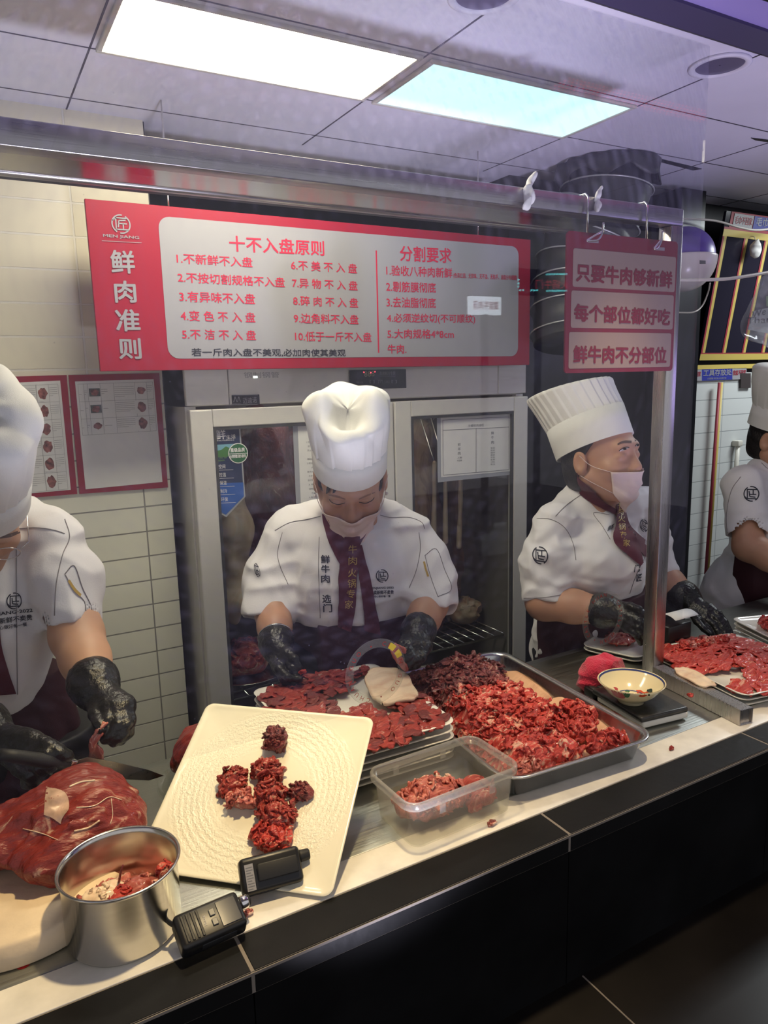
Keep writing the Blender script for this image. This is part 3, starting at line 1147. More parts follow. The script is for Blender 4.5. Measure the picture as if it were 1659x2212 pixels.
obj('green_lettering', J(write_on_y('New Forces for', (449, 992), (491, 990), 6, YB_), write_on_y('Preservation', (449, 998), (485, 996), 5, YB_)), mat('sticker_green_ink', lin((110, 150, 80)), 0.5), st, smooth=False)

# papers in grey sleeves on the doors
M['sleeve'] = mat('grey_sleeve', (0.36, 0.37, 0.40), 0.3)
def sleeve(label, o4, i4):
    t = thing('notice_sleeve', label, 'notice', ony(o4[2][0], o4[2][1], YS))
    obj('sleeve', quad_on_y(o4, YS - 0.0014, 0.0012), M['sleeve'], t, smooth=False)
    obj('sheet', quad_on_y(i4, YS - 0.002, 0.0004), M['paper'], t, smooth=False)
    return t
YN = YS - 0.0026
t = sleeve('white notice in a grey sleeve on the right fridge door', [(944, 893), (1109, 885), (1107, 1025), (946, 1042)], [(952, 901), (1103, 894), (1102, 1018), (953, 1031)])
g = [write_on_y('冷藏鲜肉挂柜', (1011, 923), (1045, 921), 6, YN)]
for a, b_ in (((956, 907), (1099, 900)), ((956, 929), (1099, 922)), ((957, 1026), (1099, 1014))):
    g.append(quad_on_y([a, b_, (b_[0], b_[1] + 0.9), (a[0], a[1] + 0.9)], YN))
for a, b_ in (((956, 907), (957, 1026)), ((1028, 925), (1028, 1020)), ((1099, 900), (1099, 1014))):
    g.append(quad_on_y([a, (a[0] + 0.9, a[1]), (b_[0] + 0.9, b_[1]), b_], YN))
for i, c_ in enumerate('鲜牛肉'):
    g.append(write_on_y(c_, (1061, 939 + 10 * i), (1067, 938.6 + 10 * i), 7, YN))
for i, c_ in enumerate('鲜羊肉'):
    g.append(write_on_y(c_, (989, 964 + 9.5 * i), (995, 963.6 + 9.5 * i), 7, YN))
for i, c_ in enumerate(('雪花', '吊龙', '嫩肉', '肥胼', '牛舌', '匙柄', '三花趾', '胸口油')):
    g.append(write_on_y(c_, (1060, 970 + 5 * i), (1069, 969.4 + 5 * i), 3.6, YN))
for i, c_ in enumerate(('上脑', '羊后腿')):
    g.append(write_on_y(c_, (987, 991 + 6 * i), (998, 990.4 + 6 * i), 4, YN))
obj('lettering', J(*g), M['grey_ink'], t, smooth=False)
t = sleeve('white notice behind the middle cook, on the left fridge door', [(632, 912), (735, 906), (735, 1092), (640, 1094)], [(643, 921), (730, 916), (730, 1088), (650, 1089)])
g = []
for i, (s, x0) in enumerate((('1.生鲜猪牛羊肉入柜要求', 662), ('放于柜体上层摆放整齐', 665), ('禁止与熟食品混合放置', 664), ('要求', 673), ('熟制品冷却后放入柜中', 664), ('2.成品与半成品', 663), ('肉类', 673), ('要求分区摆放', 664), ('不得重叠', 667), ('及时除霜', 665), ('3.每', 667), ('定时清洁柜体', 668), ('不留', 673), ('4.每班检查温度', 668))):
    y = 957 + 9.2 * i
    g.append(write_on_y(s, (x0, y), (x0 + 4.2 * len(s), y - 0.2 * len(s)), 4.2, YN))
obj('lettering', J(*g), M['grey_ink'], t, smooth=False)

# ---------------------------------------------------------------- big red board
YSN = 1.93
sg = thing('rules_board', 'wide red board with white panel of rules in red characters, above the fridge', 'sign', ony(670, 800, YSN))
c4 = [ony(x, y, YSN) for x, y in ((185, 437), (1147, 512), (1143, 790), (215, 800))]
sx0, sx1 = (c4[0][0] + c4[3][0]) / 2, (c4[1][0] + c4[2][0]) / 2
sz0, sz1 = (c4[2][2] + c4[3][2]) / 2, (c4[0][2] + c4[1][2]) / 2
obj('board', bbox((sx0, YSN, sz0), (sx1, YSN + 0.012, sz1), 0.001, 1), M['red'], sg, smooth=False)
w4 = [ony(x, y, YSN) for x, y in ((342, 472), (1121.7, 529), (1117, 770), (363, 774))]
wx0, wx1 = (w4[0][0] + w4[3][0]) / 2, (w4[1][0] + w4[2][0]) / 2
wz0, wz1 = (w4[2][2] + w4[3][2]) / 2, (w4[0][2] + w4[1][2]) / 2
fr2 = frame(((wx0 + wx1) / 2, YSN - 0.0002, (wz0 + wz1) / 2), (1, 0, 0), (0, 0, 1), (0, -1, 0))
obj('white_panel', prism(rrect(wx1 - wx0, wz1 - wz0, 0.028), 0.0006, fr2), M['sign_white'], sg, smooth=False)


def ring2(c, r0, r1, a0, a1, n=30):
    A = np.linspace(math.radians(a0), math.radians(a1), n)
    v = [(c[0] + r0 * math.cos(t), c[1] + r0 * math.sin(t)) for t in A] + [(c[0] + r1 * math.cos(t), c[1] + r1 * math.sin(t)) for t in A]
    return v, [(i, i + 1, n + i + 1, n + i) for i in range(n - 1)]


def emblem2d():
    """round emblem: character within a broken ring, unit radius, +y up"""
    v, f = [], []
    for a0, a1 in ((-100, 60), (80, 240)):
        q, ff = ring2((0, 0), 0.86, 1.0, a0, a1)
        f += [[i + len(v) for i in t] for t in ff]
        v += q

    def bar(x0, y0, x1, y1, w=0.13):
        d = np.array([x1 - x0, y1 - y0])
        n_ = np.array([-d[1], d[0]]) / np.linalg.norm(d) * w / 2
        k = len(v)
        v.extend([(x0 + n_[0], y0 + n_[1]), (x0 - n_[0], y0 - n_[1]), (x1 - n_[0], y1 - n_[1]), (x1 + n_[0], y1 + n_[1])])
        f.append([k, k + 1, k + 2, k + 3])
    bar(-0.52, 0.62, 0.62, 0.62)
    bar(-0.52, 0.68, -0.52, -0.62)
    bar(-0.52, -0.56, 0.72, -0.56)
    bar(-0.2, 0.34, 0.5, 0.42)
    bar(-0.2, 0.36, -0.3, -0.36)
    bar(-0.2, 0.06, 0.62, 0.06)
    bar(0.22, 0.06, 0.22, -0.5)
    bar(-0.86, 0.3, -0.52, 0.62, 0.1)
    return np.array(v), f


EMB = emblem2d()


def emblem_on_y(c, r, Y):
    o = ony(c[0], c[1], Y)
    rr = abs(ony(c[0], c[1] - r, Y)[2] - o[2])
    v = EMB[0] * rr
    return (np.column_stack([o[0] + v[:, 0], np.full(len(v), Y), o[2] + v[:, 1]]), EMB[1])


Yk = YSN - 0.0016
g = [emblem_on_y((261.5, 484), 21, Yk), write_on_y('MEN JiANG', (223, 513.5), (301, 518.5), 8.5, Yk, 0.02), quad_on_y([(220, 519.4), (306, 524.0), (306, 525.1), (220, 520.5)], Yk)]
for s, (x0, y0, x1, y1) in (('鲜', (241, 540, 293, 591)), ('肉', (249, 606, 296, 654)), ('准', (251.5, 667.5, 304.5, 716)), ('则', (258, 730, 307, 776))):
    g.append(write_on_y(s, (x0, y1), (x1, y1 + 0.0), y1 - y0, Yk, 0.022))
obj('title_lettering', J(*g), M['sign_white'], sg, smooth=False, label='white emblem and characters on red')
L_ = [('十不入盘原则', (496, 543), (701, 553), 35, .016), ('1.不新鲜不入盘', (382, 569), (546, 578), 23, .012), ('2.不按切割规格不入盘', (384.4, 610), (615.7, 621), 23, .012), ('3.有异味不入盘', (388, 652), (551.5, 657.5), 24, .012),
      ('4.变 色 不 入 盘', (390.6, 693), (552, 697), 23, .012), ('5.不 洁 不 入 盘', (394, 733), (553.7, 735.5), 23, .012), ('6.不 美 不 入 盘', (629, 583), (771.5, 591), 22, .012), ('7.异 物 不 入 盘', (631.4, 621.5), (772.7, 628), 22, .012),
      ('8.碎 肉 不 入 盘', (633.6, 660), (774, 665), 22, .012), ('9.边角料不入盘', (635, 698), (774.8, 701), 22, .012), ('10.低于一斤不入盘', (637.7, 737), (802.8, 739), 22, .012), ('分割要求', (864, 564), (975.5, 569), 34, .016),
      ('1.验收八种肉新鲜', (834.5, 595), (977, 601), 23, .012), ('(色泽红润、无异味、无不洁、无粘手、油脂分布细腻)', (979.4, 602), (1117, 607), 13, .008), ('2.剔筋膜彻底', (834.5, 630), (941.7, 633), 23, .012), ('3.去油脂彻底', (835, 664), (941.7, 666), 23, .012),
      ('4.必须逆纹切(不可顺纹)', (836, 699.5), (1026.7, 700.5), 23, .012), ('5.大肉规格4*8cm', (836.9, 731.5), (980.6, 731.5), 21, .012), ('牛肉.', (837.5, 764), (878, 764), 20, .012)]
g = [write_on_y(s, a, b_, h, Yk, bo) for s, a, b_, h, bo in L_]
g.append(quad_on_y([(811.3, 541), (814.3, 541), (819.5, 762), (816.5, 762)], Yk))
obj('rules_lettering', J(*g), M['red_ink'], sg, smooth=False, label='red characters on the white panel')
obj('footnote_lettering', write_on_y('若一斤肉入盘不美观,必加肉使其美观', (414.5, 770), (747, 770.5), 18, Yk, .012), M['ink'], sg, smooth=False, label='black line of characters at the bottom')
for x in (sx0 + 0.2, sx1 - 0.2):
    obj('hanger', tube([(x, YSN + 0.016, sz1 - 0.02), (x, YSN + 0.016, ZC - 0.001)], 0.002, 6), M['chrome'], sg)

# ---------------------------------------------------------------- two red framed charts on the tiled wall
YPp = YW - 0.014
M['chart_line'] = mat('chart_line', (0.25, 0.25, 0.25), 0.6)
M['photo_meat'] = mat('photo_meat', (0.28, 0.10, 0.085), 0.4, noise=(90, 0.8))
M['photo_dark'] = mat('photo_background', (0.12, 0.12, 0.10), 0.4, noise=(60, 0.6))


def bil(q, u, v):
    q = np.asarray(q, float)
    return (q[0] * (1 - u) + q[1] * u) * (1 - v) + (q[3] * (1 - u) + q[2] * u) * v


def chart(label, fr4, pa4, rows, cols, vmax, pics, texts, seed):
    t = thing('meat_chart', label, 'poster', ony(fr4[3][0], fr4[3][1], YPp), 'red framed meat charts on the tiled wall')
    obj('backing', quad_on_y(fr4, YPp, 0.005), M['red'], t, smooth=False)
    obj('sheet', quad_on_y(pa4, YPp - 0.0008, 0.0006), M['paper'], t, smooth=False)
    Yq = YPp - 0.0014
    g = []
    for r in rows:
        a, b_ = bil(pa4, cols[0], r), bil(pa4, cols[-1], r)
        g.append(quad_on_y([a, b_, b_ + (0, 0.55), a + (0, 0.55)], Yq))
    for c_ in cols:
        a, b_ = bil(pa4, c_, rows[0]), bil(pa4, c_, rows[-1])
        g.append(quad_on_y([a, a + (0.55, 0), b_ + (0.55, 0), b_], Yq))
    rr = np.random.default_rng(seed)
    for (u0, v0, u1, v1) in texts:
        nl = max(1, int((v1 - v0) / 0.016))
        for k in range(nl):
            v = v0 + (v1 - v0) * k / nl
            u = u0
            ue = u1 if k < nl - 1 else u0 + (u1 - u0) * rr.uniform(0.3, 0.9)
            while u < ue:
                du = min(rr.uniform(0.004, 0.008), ue - u)
                a, b_ = bil(pa4, u, v), bil(pa4, u + du, v)
                g.append(quad_on_y([a, b_, b_ + (0, 1.0), a + (0, 1.0)], Yq))
                u += du + 0.003
    obj('table_print', J(*g), M['chart_line'], t, smooth=False, label='thin black table lines and tiny print')
    for k, (u0, v0, u1, v1, kind) in enumerate(pics):
        q = [bil(pa4, u0, v0), bil(pa4, u1, v0), bil(pa4, u1, v1), bil(pa4, u0, v1)]
        ph = obj('photograph', quad_on_y(q, Yq - 0.0004), M['photo_dark'] if kind else M['paper'], t, smooth=False)
        um, vm = (u0 + u1) / 2, (v0 + v1) / 2
        pts = []
        for a in np.linspace(0, 2 * math.pi, 18)[:-1]:
            ra = 0.40 + 0.06 * rr.uniform(-1, 1)
            pts.append(bil(pa4, um + (u1 - u0) * ra * math.cos(a), vm + (v1 - v0) * ra * math.sin(a)))
        obj('printed_meat', quad_on_y(pts, Yq - 0.0008), M['photo_meat'], ph, smooth=False)
    return t


chart('red framed chart with three small rows of meat pictures and blank lower half', [(148, 810), (344, 806), (363, 1053), (172, 1067)], [(162, 824), (332, 819), (351, 1041), (185, 1057)],
      (0.025, 0.19, 0.35, 0.50), (0.03, 0.10, 0.15, 0.31, 0.48, 0.75, 0.90, 0.98), 0.5,
      [(0.165, 0.07, 0.305, 0.145, 1), (0.165, 0.225, 0.305, 0.30, 1), (0.165, 0.385, 0.30, 0.46, 0), (0.76, 0.06, 0.895, 0.145, 0), (0.75, 0.20, 0.885, 0.325, 0), (0.75, 0.355, 0.885, 0.49, 0)],
      [(0.32, 0.08, 0.40, 0.14), (0.33, 0.26, 0.42, 0.28), (0.33, 0.42, 0.44, 0.435), (0.49, 0.06, 0.74, 0.17), (0.49, 0.21, 0.73, 0.31), (0.49, 0.37, 0.72, 0.46), (0.905, 0.06, 0.97, 0.13), (0.905, 0.2, 0.97, 0.3), (0.905, 0.37, 0.97, 0.45), (0.105, 0.09, 0.14, 0.14), (0.105, 0.25, 0.14, 0.28), (0.105, 0.41, 0.14, 0.45), (0.035, 0.12, 0.09, 0.13), (0.035, 0.27, 0.09, 0.28), (0.035, 0.43, 0.09, 0.44)], 3)
rows6 = [0.03 + 0.16 * k for k in range(7)]
chart('red framed chart with a column of six meat pictures behind the left cook', [(-90, 817), (144, 810), (167, 1067), (-60, 1086)], [(-78, 832), (130, 822), (153, 1058), (-48, 1076)],
      rows6, (0.03, 0.12, 0.3, 0.55, 0.74, 0.87, 0.97), 1.0,
      [(0.745, rows6[k] + 0.015, 0.865, rows6[k + 1] - 0.012, 0) for k in range(6)],
      [(0.56, r + 0.03, 0.73, r + 0.12) for r in rows6[:-1]] + [(0.875, r + 0.03, 0.96, r + 0.12) for r in rows6[:-1]], 5)

# ---------------------------------------------------------------- red plate hung from the beam
YH = 1.165
c4 = [ony(x, y, YH) for x, y in ((1230, 497), (1468, 524), (1449, 804), (1215, 803))]
hx0, hx1 = (c4[0][0] + c4[3][0]) / 2, (c4[1][0] + c4[2][0]) / 2
hz0, hz1 = (c4[2][2] + c4[3][2]) / 2, (c4[0][2] + c4[1][2]) / 2
hg = thing('hanging_sign', 'red plastic plate with three cream lines of characters hanging from hooks', 'sign', ((hx0 + hx1) / 2, YH, hz0))
fr2 = frame(((hx0 + hx1) / 2, YH + 0.004, (hz0 + hz1) / 2), (1, 0, 0), (0, 0, 1), (0, -1, 0))
obj('plate', prism(rrect(hx1 - hx0, hz1 - hz0, 0.009), 0.004, fr2), mat('hanging_plate_red', (0.17, 0.008, 0.03), 0.4), hg, smooth=False)
cc = lambda x, y: (1080 + x / 2.865, 400 + y / 2.865)
M['cream_panel'] = mat('cream_panel', (0.27, 0.19, 0.165), 0.45)
M['dull_red'] = mat('hanging_red', (0.17, 0.008, 0.03), 0.45)
for q in (((455, 385), (1088, 450), (1080, 665), (447, 625)), ((443, 645), (1077, 688), (1065, 897), (435, 878)), ((430, 905), (1062, 920), (1048, 1130), (420, 1130))):
    p4 = [ony(*cc(*p), YH) for p in q]
    x0, x1 = (p4[0][0] + p4[3][0]) / 2, (p4[1][0] + p4[2][0]) / 2
    z0, z1 = (p4[2][2] + p4[3][2]) / 2, (p4[0][2] + p4[1][2]) / 2
    fr3 = frame(((x0 + x1) / 2, YH - 0.0001, (z0 + z1) / 2), (1, 0, 0), (0, 0, 1), (0, -1, 0))
    obj('panel', prism(rrect(x1 - x0, z1 - z0, 0.005, 4), 0.0005, fr3), M['cream_panel'], hg, smooth=False)
g = []
for s, a, b_, h in (('只要牛肉够新鲜', (470, 597), (1065, 640), 117), ('每个部位都好吃', (457, 843), (1052, 871), 112), ('鲜牛肉不分部位', (452, 1103), (1030, 1105), 113)):
    g.append(write_on_y(s, cc(*a), cc(*b_), h / 2.865, YH - 0.0012, 0.034))
obj('lettering', J(*g), M['dull_red'], hg, smooth=False)
M['slot'] = mat('hang_hole', (0.25, 0.22, 0.24), 0.5)
for x, y in ((577, 347), (985, 394)):
    obj('hang_hole', quad_on_y([cc(x - 36, y - 12), cc(x + 34, y - 8), cc(x + 34, y + 12), cc(x - 34, y + 8)], YH - 0.0003), M['slot'], hg, smooth=False)
hooks = []
for k, (px, a, lb) in enumerate((((555, 78, 557, 290), [(640, 232), (632, 300), (605, 338), (560, 344), (542, 340)], 'left of the two wire hooks that carry the red hanging plate'), ((922, 130, 925, 335), [(1005, 285), (998, 350), (975, 388), (955, 392)], 'right of the two wire hooks that carry the red hanging plate'))):
    p = ony(*cc(px[0], px[1]), 1.19)
    xk = p[0]
    zt = zb1 + 0.004
    zlow = ony(*cc(px[2], px[3] + 45), 1.185)[2]
    path = [(xk, 1.244, zb1 - 0.03), (xk, 1.244, zb1 - 0.002), (xk, 1.236, zt), (xk, 1.202, zt), (xk, 1.194, zb1 - 0.004), (xk, 1.194, zlow)]
    ends = [tuple(ony(*cc(*q), 1.156)) for q in a]
    hk = obj('hook', J(tube(path, 0.0022, 8), tube(spline([path[-1], (xk + 0.006, 1.18, zlow - 0.004), (xk + 0.01, 1.160, zlow + 0.012)] + ends[::-1][:1] + ends[::-1][1:], 6), 0.0022, 8)), M['chrome'], None, loc=(xk, 1.19, zlow))
    tag(hk, lb, 'hook', 'wire hooks on the beam')

# ================================================================== ON THE COUNTER
M['melamine'] = mat('white_melamine', (0.80, 0.78, 0.70), 0.18, coat=0.3)
M['meat'] = meat_mat('beef_red', (0.36, 0.045, 0.035), (0.62, 0.36, 0.27), (0.15, 0.015, 0.014), 0.85, 24, (1, 4, 1), bump=1.0)
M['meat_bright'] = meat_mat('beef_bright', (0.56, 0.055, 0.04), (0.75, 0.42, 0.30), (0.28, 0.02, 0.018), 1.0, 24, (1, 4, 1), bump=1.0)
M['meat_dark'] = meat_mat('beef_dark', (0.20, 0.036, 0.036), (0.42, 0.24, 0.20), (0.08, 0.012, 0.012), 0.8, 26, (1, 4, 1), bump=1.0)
M['meat_block'] = meat_mat('beef_block', (0.19, 0.024, 0.019), (0.50, 0.30, 0.21), (0.085, 0.010, 0.009), 0.35, 11, (1, 4.0, 1.6), 0.36, 0.9, 0.12)
M['meat_pink'] = meat_mat('beef_pink', (0.50, 0.14, 0.11), (0.72, 0.48, 0.38), (0.28, 0.05, 0.04), 1.1, 14)
M['fat'] = meat_mat('beef_fat', (0.72, 0.56, 0.40), (0.82, 0.70, 0.55), (0.55, 0.30, 0.20), 0.4, 9, (1, 2, 1), 0.4, 0.35)
M['hide_fat'] = meat_mat('fat_sheet', (0.62, 0.37, 0.22), (0.72, 0.48, 0.30), (0.50, 0.26, 0.15), 0.4, 7, (1, 2, 1), 0.45, 0.4)


def shell(P, nu, nv, t):
    """thin closed sheet from an nu x nv grid of points"""
    G = P.reshape(nu, nv, 3)
    du = np.gradient(G, axis=0)
    dv = np.gradient(G, axis=1)
    n = np.cross(du, dv)
    n /= np.linalg.norm(n, axis=2)[..., None] + 1e-9
    V = np.vstack([(G + n * t / 2).reshape(-1, 3), (G - n * t / 2).reshape(-1, 3)])
    K = nu * nv
    F = []
    for i in range(nu - 1):
        for j in range(nv - 1):
            a, b_, c_, d_ = i * nv + j, (i + 1) * nv + j, (i + 1) * nv + j + 1, i * nv + j + 1
            F.append((a, b_, c_, d_))
            F.append((K + d_, K + c_, K + b_, K + a))
    bd = [(i, 0) for i in range(nu)] + [(nu - 1, j) for j in range(1, nv)] + [(i, nv - 1) for i in range(nu - 2, -1, -1)] + [(0, j) for j in range(nv - 2, 0, -1)]
    ids = [i * nv + j for i, j in bd]
    for k in range(len(ids)):
        p, q = ids[k], ids[(k + 1) % len(ids)]
        F.append((q, p, K + p, K + q))
    return (V, F)


def slice_geo(c, ax, n, L, W, amp, rng, t=0.0034, nu=12, nv=7, curl=0.0, folds=None):
    ax, n = nrm(ax), nrm(n)
    ax = nrm(ax - n * (ax @ n))
    sd = np.cross(n, ax)
    u, v = np.meshgrid(np.linspace(-1, 1, nu), np.linspace(-1, 1, nv), indexing='ij')
    wprof = np.clip(1 - np.abs(u) ** 4, 0.10, 1) ** 0.5
    ph = rng.uniform(0, 6.3, 6)
    ed = 1 + 0.14 * np.sin(u * 4 + ph[0] + v) + 0.10 * np.sin(u * 13 + ph[1])
    k = folds if folds is not None else rng.uniform(2.0, 5.0)
    h = amp * (np.sin(k * u + ph[2] + 0.9 * v) * 0.7 + np.sin(2.6 * v + ph[3] + 1.3 * u) * 0.5 + 0.35 * np.sin(k * 2.3 * u + 3 * v + ph[4]) + 0.22 * np.sin(11 * u + 2 * v + ph[0])) - curl * (u * u + 0.5 * v * v)
    x = u * L / 2 + 0.12 * amp * np.cos(k * u + ph[2]) * k
    y = v * W / 2 * wprof * ed + 0.15 * W * np.sin(2 * u + ph[5])
    P = np.asarray(c) + x[..., None] * ax + y[..., None] * sd + h[..., None] * n
    return shell(P.reshape(-1, 3), nu, nv, t)


def lump(c, r, seed, n=9, size=0.04, noise=0.25, h=0.003, amp=0.008, floor=None, R=None):
    """ruffled heap of folded slices over a solid core"""
    rng = np.random.default_rng(seed)
    c, r = np.asarray(c, float), np.asarray(r, float)
    e = s_ell(c, r * 0.86, R)
    rm = r.min()

    def f(P):
        d = e(P) + noise * rm * vnoise(P, 2.2 / rm, seed) * 0.5 + noise * rm * 0.35 * vnoise(P, 6 / rm, seed + 1)
        return np.maximum(d, floor - P[:, 2]) if floor is not None else d
    gs = [snets(f, c - r.max() * 1.4, c + r.max() * 1.4, h)]
    size, amp, n = size * 0.74, amp * 0.62, int(n * 1.8)
    for k in range(n):
        d = nrm(rng.normal(size=3) + (0, 0, 0.55))
        if floor is not None and d[2] < -0.15:
            d[2] = abs(d[2])
        p = c + d * r * rng.uniform(0.70, 0.88)
        gs.append(slice_geo(p, rng.normal(size=3), d + 0.25 * rng.normal(size=3), size * rng.uniform(0.7, 1.3), size * rng.uniform(0.4, 0.75), amp * rng.uniform(0.5, 1.3), rng, 0.0032, 13, 8))
    g = J(*gs)
    if floor is not None:
        g[0][:, 2] = np.maximum(g[0][:, 2], floor)
    return g


# ---- the big white plate leaning in front
PL = [np.array(p) for p in ((0.354, 1.335, 1.010), (0.596, 1.111, 1.007), (0.403, 0.904, 0.8555), (0.161, 1.129, 0.8585))]
pcn = sum(PL) / 4
ex = nrm(PL[1] - PL[0])
ey = nrm(PL[0] - PL[3])
ez = nrm(np.cross(ex, ey))
ey = np.cross(ez, ex)
pcn = pcn + ez * 0.004
fr_pl = frame(pcn, ex, ey, ez)


def square_plate(w, l, r, depth, rimw, thick=0.004, relief=0.0):
    """rings of a rounded square plate in local coordinates, rim at z=0, well at -depth"""
    rings = []

    def ring(s, z, rr):
        q = rrect(w * s, l * s, max(rr, 0.004), 7)
        return np.column_stack([q, np.full(len(q), z)])
    rings.append(ring(0.80, -depth - thick, r))
    rings.append(ring(0.90, -depth * 0.6 - thick, r))
    rings.append(ring(0.985, -thick * 0.8, r))
    rings.append(ring(1.0, -thick * 0.2, r))
    rings.append(ring(0.997, 0.0, r))
    rings.append(ring(0.97, -0.0008, r))
    rings.append(ring(1 - rimw, -depth * 0.45, r))
    rings.append(ring(1 - rimw * 1.6, -depth * 0.9, r))
    for s in (0.55, 0.35, 0.15):
        rings.append(ring(s, -depth, r * s))
    return loft(rings)


def relief_plate_mat():
    """wave relief pressed in rings into the plate's face"""
    mt = mat('white_melamine_waves', (0.82, 0.78, 0.62), 0.2, coat=0.4)
    nt = mt.node_tree
    b = nt.nodes['Principled BSDF']
    tc = nt.nodes.new('ShaderNodeTexCoord')
    mp = nt.nodes.new('ShaderNodeMapping')
    mp.vector_type = 'TEXTURE'
    mp.inputs['Location'].default_value = (0, 0, 0)
    ln = nt.nodes.new('ShaderNodeVectorMath')
    ln.operation = 'LENGTH'
    nz = nt.nodes.new('ShaderNodeTexNoise')
    nz.inputs['Scale'].default_value = 55
    nz.inputs['Detail'].default_value = 2
    wv = nt.nodes.new('ShaderNodeTexWave')
    wv.wave_type = 'RINGS'
    wv.rings_direction = 'SPHERICAL'
    wv.inputs['Scale'].default_value = 30
    wv.inputs['Distortion'].default_value = 5.0
    wv.inputs['Detail'].default_value = 3
    wv.inputs['Detail Scale'].default_value = 6
    rg = nt.nodes.new('ShaderNodeMapRange')
    rg.inputs['From Min'].default_value = 0.075
    rg.inputs['From Max'].default_value = 0.11
    rg2 = nt.nodes.new('ShaderNodeMapRange')
    rg2.inputs['From Min'].default_value = 0.165
    rg2.inputs['From Max'].default_value = 0.145
    m1 = nt.nodes.new('ShaderNodeMath')
    m1.operation = 'MULTIPLY'
    m2 = nt.nodes.new('ShaderNodeMath')
    m2.operation = 'MULTIPLY'
    ad = nt.nodes.new('ShaderNodeMath')
    ad.operation = 'MULTIPLY'
    L = nt.links.new
    L(tc.outputs['Object'], wv.inputs['Vector'])
    L(tc.outputs['Object'], nz.inputs['Vector'])
    L(tc.outputs['Object'], ln.inputs[0])
    L(ln.outputs['Value'], rg.inputs['Value'])
    L(ln.outputs['Value'], rg2.inputs['Value'])
    L(rg.outputs[0], m1.inputs[0])
    L(rg2.outputs[0], m1.inputs[1])
    L(wv.outputs['Fac'], ad.inputs[0])
    L(nz.outputs['Fac'], ad.inputs[1])
    L(ad.outputs[0], m2.inputs[0])
    L(m1.outputs[0], m2.inputs[1])
    bp = nt.nodes.new('ShaderNodeBump')
    bp.inputs['Strength'].default_value = 0.45
    bp.inputs['Distance'].default_value = 0.004
    L(m2.outputs[0], bp.inputs['Height'])
    L(bp.outputs['Normal'], b.inputs['Normal'])
    return mt


pw = np.linalg.norm(PL[1] - PL[0]) + 0.004
pll = np.linalg.norm(PL[0] - PL[3]) + 0.004
g = square_plate(pw, pll, 0.016, 0.004, 0.05, 0.006)
single('serving_plate', (fr_pl(g[0]), g[1]), relief_plate_mat(), 'big square white plate with wave relief leaning at the front of the counter', 'plate', loc=pcn)


def on_plate(px, py, lift=0.0):
    d = ray(px, py)
    p0 = pcn + ez * (-0.004)
    t = ((p0 - CAMPOS) @ ez) / (d @ ez)
    return CAMPOS + d * t + ez * lift


def plate_lump(px, py, r, seed, n, size, m_, label, noise=0.3):
    c = on_plate(px, py, r[2] * 0.55)
    R = np.array([ex, ey, ez]).T
    g = lump(np.zeros(3), r, seed, n, size, noise, 0.0028, 0.007, floor=-r[2] * 0.55)
    return single('beef_piece', (g[0] @ R.T + c, g[1]), M[m_], label, 'meat', 'beef pieces on the leaning white plate', loc=c - ez * r[2] * 0.55)


plate_lump(600, 1608, (0.026, 0.026, 0.022), 11, 16, 0.026, 'meat_dark', 'round brown-red ball of minced beef alone at the top of the white plate', 0.35)
plate_lump(505, 1692, (0.026, 0.034, 0.016), 12, 12, 0.032, 'meat', 'ruffled beef slices at the upper left of the pile on the white plate')
plate_lump(580, 1672, (0.036, 0.020, 0.017), 13, 12, 0.036, 'meat', 'dark red folded slices along the top of the pile on the white plate')
plate_lump(656, 1715, (0.024, 0.018, 0.013), 15, 8, 0.026, 'meat_dark', 'small dark piece with pale fat, right tip of the white plate pile')
plate_lump(528, 1738, (0.030, 0.017, 0.018), 16, 9, 0.03, 'meat_pink', 'pale ridged fatty piece at the left of the pile on the white plate')
plate_lump(585, 1725, (0.030, 0.026, 0.020), 14, 12, 0.034, 'meat', 'red slices in the middle of the pile on the white plate')
plate_lump(600, 1768, (0.038, 0.026, 0.020), 17, 16, 0.034, 'meat', 'brownish red ruffled lump in the lower pile on the white plate')
plate_lump(588, 1812, (0.044, 0.026, 0.014), 18, 16, 0.036, 'meat_bright', 'bright red slices at the bottom of the pile on the white plate')


# ---- stacks of plates
def plate_stack(c, w, l, rot, n, z0, pitch, labels, group, depth=0.008):
    R = rotz(rot)
    for k in range(n):
        jit = RNG.uniform(-0.003, 0.003, 2)
        Rk = rotz(rot + RNG.uniform(-0.012, 0.012))
        zz = z0 + 0.0125 + pitch * k
        g = square_plate(w, l, 0.026, depth, 0.07, 0.0045)
        v = g[0] @ Rk.T + np.array([c[0] + jit[0], c[1] + jit[1], zz])
        single('stacked_plate', (v, g[1]), M['melamine'], labels[k], 'plate', group, loc=(c[0], c[1], zz - 0.0125))
    return zz


order = ['lowest', 'second', 'third', 'fourth', 'fifth', 'sixth']
rs = math.radians(-2)
sc_ = np.array([0.652, 1.325])
ztop = plate_stack(sc_, 0.315, 0.372, rs, 6, ZT + 0.001, 0.0148, [o_ + ' white plate from the worktop in the stack before the middle cook' for o_ in order[:-1]] + ['top plate of the stack before the middle cook, laid with beef and a fat slab'], 'plates stacked before the middle cook')


